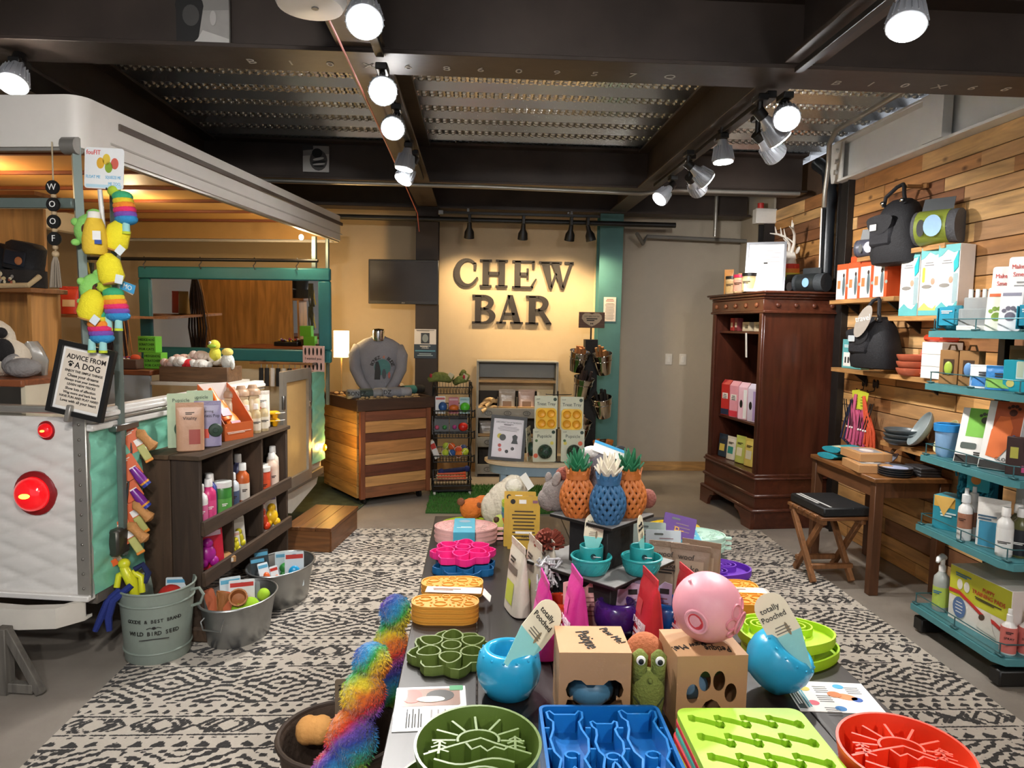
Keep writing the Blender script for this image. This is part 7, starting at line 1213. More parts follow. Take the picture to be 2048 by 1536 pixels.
def f2(t):
    for x,y,c in((-.05,.03,'#e8c45a'),(.03,.045,'#4aa6d0'),(-.05,-.03,'#d8586a'),(.05,-.01,'#3a5fa8'),(.0,-.05,'#2f7fc0')): flat(t,'print_disc',c,oval(x,y,.012,.010))
    for x,y in((-.015,.04),(-.02,.0),(.055,.04),(-.02,-.05)):
        for k in range(4): flat(t,'print_line','#55524e',bx(x-.014,y-.008*k,x+.016,y-.008*k+.0018))
    flat(t,'print_puppy','#d88a5a',oval(.03,.0,.024,.013,14,-.3)); flat(t,'print_puppy','#c87848',oval(.008,.008,.015,.013),.0027); txt('BARLEY SCENTS',.012,WHT,t,(-.079,0,.0032),(0,0,PI/2),ext=.0002,maxw=.1); flat(t,'print_band','#3a3836',bx(-.087,-.055,-.071,.055)); txt('Natural Instincts',.012,P('#3a9aa8'),t,(-.062,0,.0026),(0,0,PI/2),ext=.0002,maxw=.1)
flyer('white instruction leaflet with a puppy drawing near the table edge',(.79,1.46,TT),R(-6),.18,.13,f2)
# translucent round bowls
def orb(label,loc,r,col,rot=None,rough=.18,trans=.35,sx=1):
    t=T('treat_orb',label,'pet toy',loc,rot=rot); MB().lathe([(0,0),(r*.55,0),(r*.72,r*.06),(r*.95,r*.5),(r*1.0,r*.85),(r*.93,r*1.25),(r*.78,r*1.42),(r*.64,r*1.45),(r*.58,r*1.36),(r*.62,r*.9),(r*.5,r*.35),(0,r*.3)],36).build('orb',P(col,rough,trans=trans,var=.02),t,smooth=80)
    b=MB(); rr=random.Random(int(loc[0]*1000))
    for k in range(14): a=2*PI*k/14; b.ell((r*.86*cos(a),r*.86*sin(a),r*1.32),(r*.045,)*3,8,6)
    o=b.build('studs',P(col,.15,trans=trans,var=.02),t); o['kind']='stuff'; return t
def swing(t,h_,w_,rot,loc,lines_=(('totally',.6),('Pooched',.5)),top='#e4dcc0',bot='#8ed0cc'):
    c=MB(); P_=rrect(w_,h_*.5,.001,1,0,h_*.25); 
    o=MB().prism([(-w_*.2,0),(w_*.2,0),(w_*.5,h_*.45),(-w_*.5,h_*.45)],0,.0015,FRONT).build('hang_tag',P(bot,.4),t,loc=loc,rot=rot,smooth=0)
    MB().prism([(-w_*.5,h_*.45),(w_*.5,h_*.45)]+[(w_*.5*cos(a),h_*.78+w_*.45*sin(a)) for a in [PI*k/10 for k in range(11)]],0,.0015,FRONT).build('tag_top',P(top,.5),o,smooth=0)
    for s,q in lines_: txt(s,w_*.24,INK,o,(-.004,-.003,h_*(q+.18)),maxw=w_*.75)
    lines(o,P('#6a6458'),0,h_*.55,w_*.5,3,h_*.035,-.002,h_*.012); MB().prism(oval(w_*.15,h_*.5,w_*.05,w_*.2),0,.0008,ftf(-.0016)).build('print_figure',P('#8a7a5a'),o,smooth=0); return o
t=orb('large sky blue treat orb with a hang tag beside the left kraft box',(.08,1.49,TT),.071,'#2ba3d0',rough=.22,trans=.12); swing(t,.18,.075,(R(-22),R(52),R(12)),(-.005,-.062,.088))
t=orb('large sky blue treat orb tipped over beside the right kraft box',(.65,1.50,TT+.028),.071,'#35b0dc',rot=(R(22),R(28),.2),rough=.22,trans=.12); swing(t,.18,.072,(R(-40),R(-62),R(0)),(.02,-.05,.09))
orb('clear orange treat orb between pink pouches',(.232,1.80,TT),.062,'#e0471f',trans=.55); orb('clear purple treat orb under the riser edge',(.378,1.795,TT),.061,'#5d2f9c',trans=.55); orb('clear deep blue treat orb behind the pink ball',(.513,1.80,TT),.06,'#1263b8',trans=.55)
# kraft boxes with cut-outs
def kbox(label,loc,rz,cut,inner,lab):
    t=T('kraft_gift_box',label,'box',loc,rz); K=P('#a9805a',.65,var=.04); w_,h_,d_=.144,.155,.125
    MB().box(0,d_/2-.001,h_/2,w_,.002,h_).build('back_panel',K,t); MB().box(-w_/2+.001,0,h_/2,.002,d_,h_).build('side_panel',K,t); MB().box(w_/2-.001,0,h_/2,.002,d_,h_).build('side_panel',K,t); MB().box(0,0,h_-.001,w_+.001,d_+.001,.003).build('lid',P('#b58b62',.65,var=.04),t); MB().box(0,0,.001,w_,d_,.002).build('base',K,t)
    MB().plate(bx(-w_/2,0,w_/2,h_),cut,0,.002,ftf(-d_/2+.001)).build('front_panel',K,t,smooth=0)
    inner(t); return t
W2=.075
def boneP(cx,cz,sx,sz):
    P_=[]
    for qx,qz,a0,a1 in((1,1,-70,150),(-1,1,30,250),(-1,-1,110,330),(1,-1,210,430)):
        for k in range(7): a=R(a0+(a1-a0)*k/6); P_.append((cx+qx*sx+.022*cos(a),cz+qz*sz+.022*sin(a)))
    return P_
def in1(t): MB().ell((0,.0,.05),(.05,.04,.035)).build('toy',P('#4f7f9c',.4),t); MB().box(0,.03,.06,.13,.004,.1).build('tissue',P('#22262a',.8),t)
kbox('kraft gift box with a bone shaped window and handwritten lid',(.247,1.415,TT),R(-1.5),[boneP(0,.062,.036,.016)],in1,1)
t=bpy.data.objects['kraft_gift_box']; txt('Petique',.042,INK,t,(-.01,-.005,.1565),(0,0,R(-78)),maxw=.08); txt('Paw Me!',.026,INK,t,(.045,.015,.1565),(0,0,R(-66)),maxw=.075)
def in2(t): MB().ell((-.02,.01,.06),(.04,.03,.03)).build('toy',P('#6f8fa8',.4),t); MB().ell((.01,.02,.1),(.05,.03,.03)).build('toy',P('#5f7f3a',.6),t)
P2=[oval(-.039,.078,.0125,.02),oval(.039,.078,.0125,.02),oval(-.0145,.103,.0125,.021),oval(.0145,.103,.0125,.021),[(0,.066),(.012,.06),(.028,.035),(.03,.02),(.02,.012),(0,.016),(-.02,.012),(-.03,.02),(-.028,.035),(-.012,.06)]]
t=kbox('kraft gift box with a paw shaped window under the pink ball',(.475,1.40,TT),R(2),P2,in2,2); txt('Paw Me!',.026,INK,t,(-.035,-.02,.1565),(0,0,R(-162)),maxw=.075); txt('Petique',.034,INK,t,(.02,-.035,.1565),(0,0,R(175)),maxw=.05)
# pink ball
t=T('treat_ball','large pink rubber treat ball with a paw relief on the kraft box','ball',(.485,1.405,TT+.157)); m=P('#e39aa6',.45,sss=.06); r=.071; MB().ell((0,0,r),(r,r,r),40,26).build('ball',m,t,smooth=180)
def onball(dx,dz,rx,rz_,nm,mm,dep=.004,th=1.0):
    v=Vector((dx,-math.sqrt(max(.01,1-dx*dx-dz*dz)),dz)); q=Vector((0,0,1)).rotation_difference(v).to_matrix().to_4x4(); tf=Matrix.Translation(Vector((0,0,r))+v*r*.985)@q
    MB().lathe([(1.18,0),(1.1,dep),(.95,dep),(.86,-.0005),(0,-.001)],20,tf=tf@Matrix.Diagonal((rx,rz_,1,1))).build(nm,mm,t)
PK2=P('#c9707c',.5)
onball(-.58,-.12,.02,.023,'hole_rim',m,.0025); onball(-.60,-.12,.0125,.015,'treat_hole',P('#c8323c',.6),.0005)
for dx,dz,a,b_ in((.40,-.16,.013,.011),(.56,.16,.012,.015),(.80,.30,.008,.013),(.45,-.48,.012,.010)): onball(dx,dz,a,b_,'paw_toe',P('#d88390',.5),.003)
onball(.74,-.22,.018,.022,'paw_pad',P('#d88390',.5),.003); MB().tube([(.045*cos(a),.045*sin(a)*.7-.02,r+r*.78+.004*cos(2*a)) for a in [PI*.15+PI*.8*k/14 for k in range(15)]],.003,6).build('top_ridge',m,t)
# snail plush
t=T('snail_plush','olive green snail soft toy with bulging eyes and a rust shell','soft toy',(.362,1.40,TT),R(-6)); SG=P('#77803a',.95,bump=.5,bs=160)
b=MB(); b.loft([[(w_*cos(2*PI*i/18),y_+d_*sin(2*PI*i/18),z_) for i in range(18)] for z_,w_,d_,y_ in((0,.02,.02,-.01),(.01,.032,.03,-.01),(.05,.036,.034,-.012),(.085,.034,.03,-.016),(.1,.026,.022,-.02),(.106,.012,.012,-.02))])
for s_ in(-1,1): b.tube([(s_*.018,-.02,.08),(s_*.019,-.024,.115),(s_*.019,-.026,.138),(s_*.019,-.026,.15)],[.016,.015,.0165,.006],12)
b.build('body',SG,t,smooth=180)
for s_ in(-1,1): MB().ell((s_*.019,-.042,.135),(.0095,.004,.010)).build('eye',PAPER,t); MB().ell((s_*.019,-.0455,.134),(.0055,.002,.006)).build('pupil',BLK,t)
MB().ell((0,-.046,.095),(.005,.005,.006)).build('nose',SG,t); MB().tube([(-.03,-.032,.055),(-.015,-.046,.04),(0,-.049,.035),(.015,-.046,.04),(.03,-.032,.055)],.0016,6).build('mouth',P('#2e3318',.9),t); MB().ell((0,.045,.1),(.045,.04,.055),20,14).build('shell',P('#b56a44',.95,bump=.5,bs=160),t,smooth=180)
# flower feeders
def flower(label,loc,rz,r,col,h=.032):
    t=T('flower_feeder',label,'feeder tray',loc,rz); m=P(col,.42); n=8
    b=MB(); out=[]
    for k in range(n):
        a=2*PI*k/n; out+=[(r*.80*cos(a-PI/n*.95),r*.80*sin(a-PI/n*.95)),(r*.93*cos(a-PI/n*.45),r*.93*sin(a-PI/n*.45)),(r*cos(a),r*sin(a)),(r*.93*cos(a+PI/n*.45),r*.93*sin(a+PI/n*.45))]
    b.prism(out,0,.006); b.wall(out,.004,.004,h*.7,True); b.build('outer_petals',m,t,smooth=20)
    for k in range(6):
        a=2*PI*k/6+.3; P_=[]
        for q in range(16):
            s=2*PI*q/16; px=r*(.58+.27*cos(s)); py=r*.23*sin(s)*(1-.35*cos(s)); P_.append((px*cos(a)-py*sin(a),px*sin(a)+py*cos(a)))
        MB().wall(P_,.004,.005,h,True).build('petal',m,t,smooth=20)
    MB().wall(oval(0,0,r*.22,r*.22,20),.004,.005,h*1.05,True).build('centre_ring',m,t,smooth=20); return t
flower('olive green flower shaped feeder tray at the table edge',(-.05,1.655,TT),.2,.105,'#5a6a2e'); flower('bright pink flower shaped feeder tray stacked upon a blue one',(-.035,2.30,TT+.036),.1,.108,'#e0267e'); flower('blue flower shaped feeder tray under the pink one',(-.03,2.27,TT),.3,.105,'#165a8c')
# tan snuffle mats (figure-eight pads) with raised rings
def pad(label,loc,rz,col,full,w_=.18,d_=.10):
    t=T('lick_pad',label,'lick mat',loc,rz); m=P(col,.5); n=36; P_=[]
    for k in range(n):
        a=2*PI*k/n; rr=1-.10*(cos(2*a)<-.6)*(-(cos(2*a))-.6)/.4; P_.append((w_/2*math.copysign(abs(cos(a))**.8,cos(a)),d_/2*math.copysign(abs(sin(a))**.75,sin(a))*rr))
    b=MB(); b.prism(P_,0,.009); b.wall(P_,.004,.007,.0125,True); b.build('pad',m,t,smooth=25)
    if full:
        b=MB(); rr=random.Random(int(loc[1]*100)); used=[]
        for (x,y,q) in((-.055,.016,.016),(.03,.016,.016),(-.012,-.018,.017),(.065,-.014,.013),(-.068,-.022,.011),(.0,.034,.01)): b.wall(oval(x,y,q,q*.85,16),.003,.008,.0125,True); used.append((x,y,q))
        for k in range(70):
            x=rr.uniform(-w_*.44,w_*.44); y=rr.uniform(-d_*.4,d_*.4)
            if any((x-a)**2+(y-c)**2<(q+.006)**2 for a,c,q in used): continue
            used.append((x,y,.004)); b.cyl((x,y,.008),(x,y,.0122),rr.choice([.0025,.0035,.005]),n=6)
        b.build('relief',m,t,smooth=25)
    return t
for i in range(4): pad('tan bubble textured lick mat, '+('bottom','second','third','top')[i]+' of the near stack on the flower feeder side',(-.075,1.885,TT+.0128*i),R(-2),'#c4872f',i==3)
for i in range(3): pad('tan bubble textured lick mat, '+('bottom','middle','top')[i]+' of the far stack on the flower feeder side',(-.062,2.065,TT+.0128*i),R(1),'#cf9136',i==2)
for i in range(3): pad('amber bubble textured lick mat, '+('bottom','middle','top')[i]+' of the near stack beside the lime swirl mat',(.805-.012*i,1.93,TT+.0128*i),R(-6),'#d98f24',i==2)
for i in range(2): pad('amber bubble textured lick mat, '+('bottom','top')[i]+' of the far stack beside the purple mat',(.775,2.075,TT+.0128*i),R(-4),'#dd9a2e',i==1)
for (x,y,z_,rz,l) in((-.055,1.985,TT+.042,R(-5),'white printed paper sleeve across the tan lick mats'),(.785,2.005,TT+.034,R(-5),'white printed paper sleeve across the amber lick mats')):
    t=T('paper_sleeve',l,'sleeve',(x,y,z_),rz); MB().box(0,0,.0,.16,.045,.0015,.0004).build('band',P('#d9c3b4',.5),t); MB().box(.095,0,-.012,.03,.046,.002,rot=(0,.8,0)).build('side_fold',P('#e9e4de',.5),t); MB().box(.06,0,.001,.03,.04,.0008).build('white_print',PAPER,t); txt('lick mat',.02,P('#8a6a5a'),t,(-.02,0,.0014),(0,0,0),ext=.0003)
# pale pink / mint oval enrichment mats with card bands
def ovalmat(label,loc,rz,col,dark,full,rx=.115,ry=.085,h=.018,tab=1):
    t=T('bone_feeder',label,'feeder mat',loc,rz); m=P(col,.45); P_=oval(0,0,rx,ry,32); b=MB(); b.prism(P_,0,h-.004); b.wall(P_,.005,h-.006,h,True); b.build('base',m,t,smooth=25); MB().prism(rrect(.03,.02,.006,3,tab*(rx+.01),.0),.003,.009).build('tab',m,t)
    if full:
        b=MB(); rr=random.Random(3)
        for k in range(60):
            a=rr.uniform(0,6.28); q=math.sqrt(rr.uniform(0,1))*.88; b.wall(oval(rx*q*cos(a),ry*q*sin(a),.009,.007,8),.002,h-.005,h,True)
        b.build('relief',P(dark,.45),t,smooth=25)
    return t
for i in range(3): ovalmat('pale pink oval feeder mat, '+('bottom','middle','top')[i]+' of its stack',(-.03,2.60,TT+.0186*i),0,'#e9b4ae','#f0c6c0',i==2)
for i in range(3): ovalmat('pale mint oval feeder mat, '+('bottom','middle','top')[i]+' of its stack',(.80,2.51,TT+.0186*i),-.15,'#bfe0cf','#cdeadb',i==2)
for x,y,l,rz in((-.035,2.592,'turquoise card band around the pale pink feeder mats',0),(.775,2.50,'turquoise card band around the pale mint feeder mats',-.15)):
    t=T('card_band',l,'card band',(x,y,TT),rz); MB().box(0,0,.0578,.078,.185,.002).build('top',P('#56b4cc',.45),t); MB().box(0,-.0935,.03,.078,.002,.056).build('front',P('#4aa3bb',.45),t); MB().box(0,.0935,.03,.078,.002,.056).build('back',P('#4aa3bb',.45),t); txt('RAINBOW',.016,PAPER,t,(0,-.03,.0592),(0,0,PI),ext=.0003,maxw=.06); flatp=MB().prism(oval(0,.05,.022,.016),.0588,.0594).build('print_dog',P('#a8b8c8'),t,smooth=0)
# swirl mats
def swirl(label,loc,rz,col,r=.10,base=None):
    t=T('swirl_feeder',label,'feeder mat',loc,rz); m=P(col,.38); P_=[]; n=40
    for k in range(n): a=2*PI*k/n; P_.append((r*1.1*(1+.06*cos(3*a))*cos(a),r*.92*(1+.06*cos(3*a))*sin(a)))
    b=MB(); b.prism(P_,0,.008); b.build('base',m,t,smooth=25); MB().wall(P_,.005,.006,.025,True).build('rim',m,t,smooth=25)
    for cx,cy,s in((-.42,.3,.42),(.38,.22,.45),(.0,-.42,.42)):
        b=MB(); pts=[]
        for k in range(46): a=k*.36; q=.10+.020*k; pts.append((r*(cx+s*q*cos(a)),r*(cy+s*q*sin(a)*.85)))
        b.wall(pts,.0042,.007,.027); b.build('spiral_ridge',m,t,smooth=25)
    return t
swirl('lime green swirl maze feeder mat, upper one at the table edge',(.775,1.68,TT+.032),-.1,'#a6cc26',.105); swirl('lime green swirl maze feeder mat, lower one at the table edge',(.785,1.665,TT),.1,'#a0c422',.105); swirl('violet swirl maze feeder mat beside the kraft pouches',(.79,2.24,TT),-.15,'#6d35ae',.10)
for (x,y,c,l,lab) in((-.025,2.79,'#b9cf2c','lime round lick mat with a grey pack on it at the far table end',1),(.80,2.76,'#ecc81e','yellow round lick mat at the far table end',0)):
    t=T('round_mat',l,'lick mat',(x,y,TT)); MB().prism(oval(0,0,.105,.085,32),0,.012).build('mat',P(c,.45),t); b=MB()
    for q in range(1,5): b.wall(oval(0,0,.023*q,.0185*q,24),.003,.011,.016,True)
    b.build('relief',P(c,.45),t)
    if lab: MB().box(.03,-.04,.02,.1,.04,.006,.002).build('pack',P('#9a9a94',.3),t,rot=(0,0,.2))
# colour stacked bowls and gold cards
for i,c in enumerate(['#2f9ac0','#d8382c','#2f6fb0','#26a08c','#cfe04a']):
    bowlthing(['blue','red','navy','teal','lime'][i]+' cup in the nested stack behind the gold cards',(.16,2.68,TT+.021*i),[(.05,0),(.053,.004),(.056,.045)],.003,c,name='nested_cup',cat='cup',n=24)
for i,(x,y,l) in enumerate(((.165,2.52,'gold backed chew card, rear one with a flag'),(.178,2.49,'gold backed chew card, front one full of print'))):
    t=T('gold_card',l,'package',(x,y,TT),0,rot=(R(-7),0,R(-4))); h_=.2-.01*i; MB().prism(rrect(.115,h_,.003,2,0,h_/2),0,.004,FRONT).build('card',P('#cfa63c',.4,var=.12,ns=20),t,smooth=0); lines(t,P('#4a3512'),-.0,h_-.055,.09,9,.0125,-.0042,.005,seed=i); disc(t,'recycle_mark',INK,-.04,h_-.02,.009,-.0042); decal(t,'price_label',PAPER,-.005,h_-.02,.026,.014,-.0042); decal(t,'print_flag',P('#8a5a6a'),.04,h_-.02,.018,.01,-.0042); decal(t,'paper_strip',PAPER,.0,.06,.06,.008,-.0046); txt('RANGER',.014,INK,t,(.02,-.0055,.045))
# ------------------------------------------------------------------ tiered riser
t=T('tiered_riser','black and grey two tier display riser set cornerwise on the table','display riser',(.36,1.95,TT),R(45)); GT=P('#8d8c8a',.5); 
MB().box(0,0,.0665,.22,.22,.133,.002).build('core',BLK2,t); MB().box(0,0,.137,.30,.30,.008,.001).build('tier_board',BLK,t); MB().box(0,0,.1416,.298,.298,.0012).build('tier_top',GT,t)
MB().box(0,0,.205,.13,.13,.126,.002).build('core',BLK2,t); MB().box(.0,.0,.272,.21,.21,.008,.001).build('tier_board',BLK,t); MB().box(.0,.0,.2766,.208,.208,.0012).build('tier_top',GT,t)
t1,t2=TT+.143,TT+.278
def pine(label,loc,col,crown,h=.17,rz=0):
    t=T('pineapple_toy',label,'pet toy',loc,rz); m=P(col,.55); b=MB(); n=14; rows=11; hb=h*.64
    prof=lambda q: .045*(sin(PI*(.14+.78*q))**.6)
    # lattice of two crossing spirals around a dark core
    for s_ in(-1,1):
        for k in range(n):
            pts=[]
            for j in range(rows+1): q=j/rows; a=2*PI*k/n+s_*q*1.7; r_=prof(q); pts.append((r_*cos(a),r_*sin(a),q*hb))
            b.tube(pts,.0058,6)
    b.lathe([(0,0),(.022,0),(.026,.006),(0,.008)],16); b.build('lattice',m,t,smooth=60); MB().lathe([(0,.004)]+[(prof(j/10)*.86,j/10*hb) for j in range(11)]+[(0,hb)],18).build('core',P('#2a1a10' if col[1]!='2' else '#0f1c28',.8),t)
    b=MB(); b.lathe([(.022,hb-.008),(.032,hb-.004),(.033,hb+.012),(.024,hb+.02),(0,hb+.02)],16)
    for k in range(8): a=2*PI*k/8; b.prism([(-.009,0),(.009,0),(0,.022)],-.002,.002,Matrix.Translation((.03*cos(a),.03*sin(a),hb+.008))@Matrix.Rotation(a+PI/2,4,'Z')@Matrix.Rotation(PI/2+.2,4,'X'))
    b.build('collar',m,t); b=MB()
    for ring,(r_,nn,hh,lean) in enumerate(((.022,8,.036,.8),(.018,7,.048,.45),(.010,5,.058,.15))):
        for k in range(nn): a=2*PI*(k+.5*ring)/nn; b.prism([(-.008,0),(-.010,hh*.4),(0,hh),(.010,hh*.4),(.008,0)],-.0022,.0022,Matrix.Translation((r_*.8*cos(a),r_*.8*sin(a),hb+.015+ring*.004))@Matrix.Rotation(a+PI/2,4,'Z')@Matrix.Rotation(PI/2+lean*.8,4,'X'))
    b.build('crown',P(crown,.55),t,smooth=0); return t
pine('orange lattice pineapple toy with a green crown beside the grey bird plush',(.285,1.925,t2),'#b5652a','#1f6a45'); pine('blue lattice pineapple toy with a cream crown at the riser front',(.358,1.86,t2),'#2f5f86','#ddd4c0'); pine('orange lattice pineapple toy with a green crown beside the brown plush',(.43,1.93,t2),'#b8682c','#1f6a45',rz=.5)
plush('rhino_plush','grey hippo soft toy with a rust crest on the riser corner',(.235,1.985,t2),-.2,[('body','#7f7570',[((0,0,.045),(.045,.04,.05)),((-.02,.0,.03),(.035,.035,.035))]),('ear','#8f857f',[((.0,-.03,.095),(.012,.006,.022),(0,.3,0)),((-.025,-.0,.09),(.01,.006,.018))]),('crest','#8a4a3c',[((.02,.0,.105),(.025,.02,.02)),((.035,-.01,.12),(.02,.014,.012))])],fur=.5,bs=140)
t=plush('donkey_plush','tall grey donkey soft toy behind the pineapples with a printed tag',(.37,2.02,t2),0,[('body','#77737a',[((0,0,.06),(.05,.04,.07)),((0,-.01,.14),(.045,.04,.045)),((.01,-.02,.11),(.045,.035,.04))]),('muzzle','#c9c3c0',[((-.035,-.02,.165),(.03,.022,.018)),((-.045,-.01,.13),(.015,.014,.03))]),('mane','#1f1c1c',[((.05,.0,.16),(.022,.016,.022))])],fur=.5,bs=140); MB().box(.01,-.045,.172,.095,.003,.03,rot=(-.5,.35,0)).build('paper_tag',PAPER,t); MB().box(.014,-.04,.184,.095,.003,.008,rot=(-.5,.35,0)).build('tag_stripe',P('#3f9fd0',.4),t)
plush('brown_plush','rust brown soft toy peeking out at the riser far corner',(.475,1.985,t2),.3,[('body','#8a5248',[((0,0,.03),(.028,.028,.03)),((.02,-.01,.035),(.025,.022,.028))])],fur=.6,bs=140)
def nest(label,x,y,tagrot):
    t=T('nested_chew_bowls',label,'pet toy',(x,y,t1),0); m=P('#2fa3a4',.38)
    MB().bowl([(.034,0),(.042,.006),(.05,.025),(.053,.045)],.005,32).build('bowl',m,t); MB().tube([(.0525*cos(2*PI*i/32),.0525*sin(2*PI*i/32),.046) for i in range(32)],.0035,8,closed=True).build('bowl_rim',m,t); b=MB()
    for k in range(16): a=2*PI*k/16; b.tube([(.040*cos(a),.040*sin(a),.006),(.0475*cos(a+.25),.0475*sin(a+.25),.02),(.051*cos(a+.5),.051*sin(a+.5),.034)],.002,5)
    b.build('swirl_ribs',m,t); MB().bowl([(.028,.03),(.031,.034),(.032,.075)],.005,28).build('cup',m,t); MB().lathe([(.004,0),(.007,.0015),(.007,-.002),(0,-.002)],14,tf=ftf(-.033,.0,.055)).build('hole',P('#0d3f44',.6),t); MB().tube([(0,-.034,.055),(.012,-.035,.054),(.02,-.03,.052)],.0013,5).build('tag_tie',WHT,t)
    swing(t,.12,.052,tagrot,(.0 if tagrot[2]==0 else .005,.005,.042),bot='#7fcfc9'); return t
nest('turquoise nested chew cup and bowl with a tag facing out',.315,1.845,(R(-8),R(6),0)); nest('turquoise nested chew cup and bowl with a tag edge on',.45,1.84,(R(-6),R(-4),R(62)))
# pouches standing around the riser
def tpouch(label,x,y,rz,w_,h_,d_,c,pans,tx=()): return pouch(label,(x,y,TT),rz,w_,h_,d_,c,pans,tx)
for i,(x,y,rz,c,l) in enumerate(((.125,1.935,-1.32,'#cfc6b6','cream and lime chew pouch seen edge on, nearest'),(.175,1.965,-1.36,'#b5aa98','taupe chew pouch seen edge on, second'),(.215,1.99,-1.4,'#c9bfae','pale taupe chew pouch seen edge on, third'))): tpouch(l,x,y,rz,.12,.20,.06,c,[('#b9c23a',.0,.3,.06,.3),('#6a6258',0,.62,.08,.1)],[('chew',0,.75,.02,'#3a342c')])
for i,(x,y,rz,c,l) in enumerate(((.175,1.68,-1.5,'#c8308a','magenta freeze dried pouch turned sideways, nearest the kraft box'),(.258,1.715,-1.47,'#cf3a92','magenta freeze dried pouch turned sideways in front of the orange orb'),(.44,1.70,-1.48,'#d8343c','red freeze dried pouch beside the purple orb'),(.545,1.73,-1.45,'#dc3a42','red freeze dried pouch tucked behind the pink ball'))): tpouch(l,x,y,rz,.11,.195,.07,c,[('#f0d8e4' if i<2 else '#f4d8d8',.02,.25,.04,.3),('#e86ab0' if i<2 else '#e85a5a',-.02,.55,.05,.2)],[('DRIED',0,.35,.024,'#fbeef4'),('RAW',-.0,.2,.03,'#fbeef4')])
for i,(x,y,rz,l) in enumerate(((.575,2.02,-.35,'brown kraft treat pouch, nearest the turquoise cups'),(.63,1.99,-.45,'brown kraft treat pouch in the middle of three'),(.675,2.03,-.55,'brown kraft treat pouch nearest the purple mat'))): tpouch(l,x,y,rz,.115,.175,.05,'#8a7360',[('#a8917a',0,.5,.08,.5)],[('woof',-.01,.8,.022,'#332a22'),('Make',0,.62,.026,'#332a22'),('Sprout',0,.52,.018,'#332a22')])
for i,(x,y,h_,c,l) in enumerate(((.585,2.30,.15,'#a9b8ae','sage green toy card standing behind the pouches'),(.625,2.26,.135,'#c9d6dc','pale blue toy card standing behind the pouches'),(.70,2.40,.15,'#5a2a86','purple toy card lying back behind the mint mats'))):
    t=T('toy_card',l,'package',(x,y,TT),0,rot=(R(-10-12*(i==2)),R(12*(i==2)),R(-8))); MB().prism(rrect(.115,h_,.004,2,0,h_/2),0,.003,FRONT).build('card',P(c,.5),t,smooth=0); lines(t,P('#8a6a70'),.01,h_*.8,.06,3,.012,-.0032,.003); decal(t,'hang_slot',P('#55605c'),-.015,h_*.9,.03,.007,-.0032,.003)
    if i==2: txt('Pr',.04,P('#e0a030'),t,(.0,-.0045,h_*.62))
for i,(x,y,rz,l) in enumerate(((.31,1.90,.0,'pink backing card with barcode leaning under the riser'),(.415,1.885,.05,'mauve backing card with barcode under the riser, beside the purple orb'),(.5,1.90,-.3,'lilac backing card with barcode under the riser, behind the blue orb'))):
    t=T('backing_card',l,'package',(x-.02,y-.075,TT),rz,rot=(R(-6),0,rz)); MB().prism([(-.05,0),(.05,0),(.05,.12),(.03,.125),(.01,.108),(-.01,.108),(-.03,.125),(-.05,.12)],0,.002,FRONT).build('card',P(['#d9a8a4','#b99ab0','#b0a4c0'][i],.5),t,smooth=0); decal(t,'print_block',INK,.03,.1,.025,.014,-.0021); lines(t,P('#8a5a5a'),.025,.08,.035,5,.012,-.0023,.003); 
    for k in range(7): decal(t,'barcode_bar',INK,-.04+.0035*k,.1,.0016,.02,-.0021)
# rope ball and woven toys
t=T('rope_mop_toy','rust coloured looped mop toy lying on the riser corner','pet toy',(.215,1.97,t1),0); b=MB(); rg=random.Random(14)
for k in range(110):
    a=rg.uniform(0,6.28); q=rg.uniform(-.3,1.2); r_=.04; d=Vector((cos(a)*cos(q),sin(a)*cos(q),sin(q))); b.tube([d*.012+Vector((0,0,.04)),d*r_*.8+Vector((0,0,.04)),d*r_+Vector((.006*cos(a+1),.006*sin(a+1),.04+.004))],.0036,5)
b.build('loops',P('#7a3220',.85),t); MB().ell((0,0,.04),(.02,.02,.02)).build('core',P('#4a1f14',.9),t)
t=T('tag_toy','black and white tufted toy poking from the chew pouches','pet toy',(.20,1.90,TT+.12),.4); b=MB(); rg=random.Random(15)
for k in range(60): b.tube([(rg.uniform(-.025,.025),rg.uniform(-.012,.012),rg.uniform(-.04,.05)),(rg.uniform(-.035,.035),rg.uniform(-.03,.01),rg.uniform(-.05,.05))],.003,5)
b.build('tufts',P('#d8d4d6',.9,var=.5,ns=90),t); MB().tube([(0,0,-.12),(0,0,.03)],.012,8).build('stem',P('#3a3430',.8),t)
# plush at the far table end
t=plush('sheep_plush','fluffy white sheep soft toy at the far table end',(.13,2.80,TT),.1,[('body','#ddd2bc',[((0,0,.09),(.085,.075,.09)),((.03,.02,.14),(.06,.055,.06)),((-.05,.0,.07),(.055,.06,.07))]),('head','#e9e2d2',[((.02,-.05,.17),(.035,.03,.03))])],fur=1.3,bs=45); MB().box(.07,-.06,.19,.03,.002,.07,rot=(.1,-.6,.2)).build('paper_tag',PAPER,t)
t=plush('lion_plush','orange furry lion soft toy lying at the far table corner',(-.01,2.86,TT),.3,[('body','#d8742c',[((0,0,.05),(.05,.045,.045)),((.05,.01,.055),(.05,.045,.045))]),('muzzle','#7a4a30',[((-.05,-.01,.085),(.016,.014,.016)),((.02,-.03,.07),(.014,.012,.012))])],fur=1.3,bs=45)
plush('lime_plush','small lime soft toy tucked before the sheep',(.10,2.68,TT),.2,[('body','#c9d46a',[((0,0,.04),(.03,.03,.035))]),('nose','#5a4030',[((-.018,-.015,.06),(.012,.012,.012))])],fur=.8,bs=60)
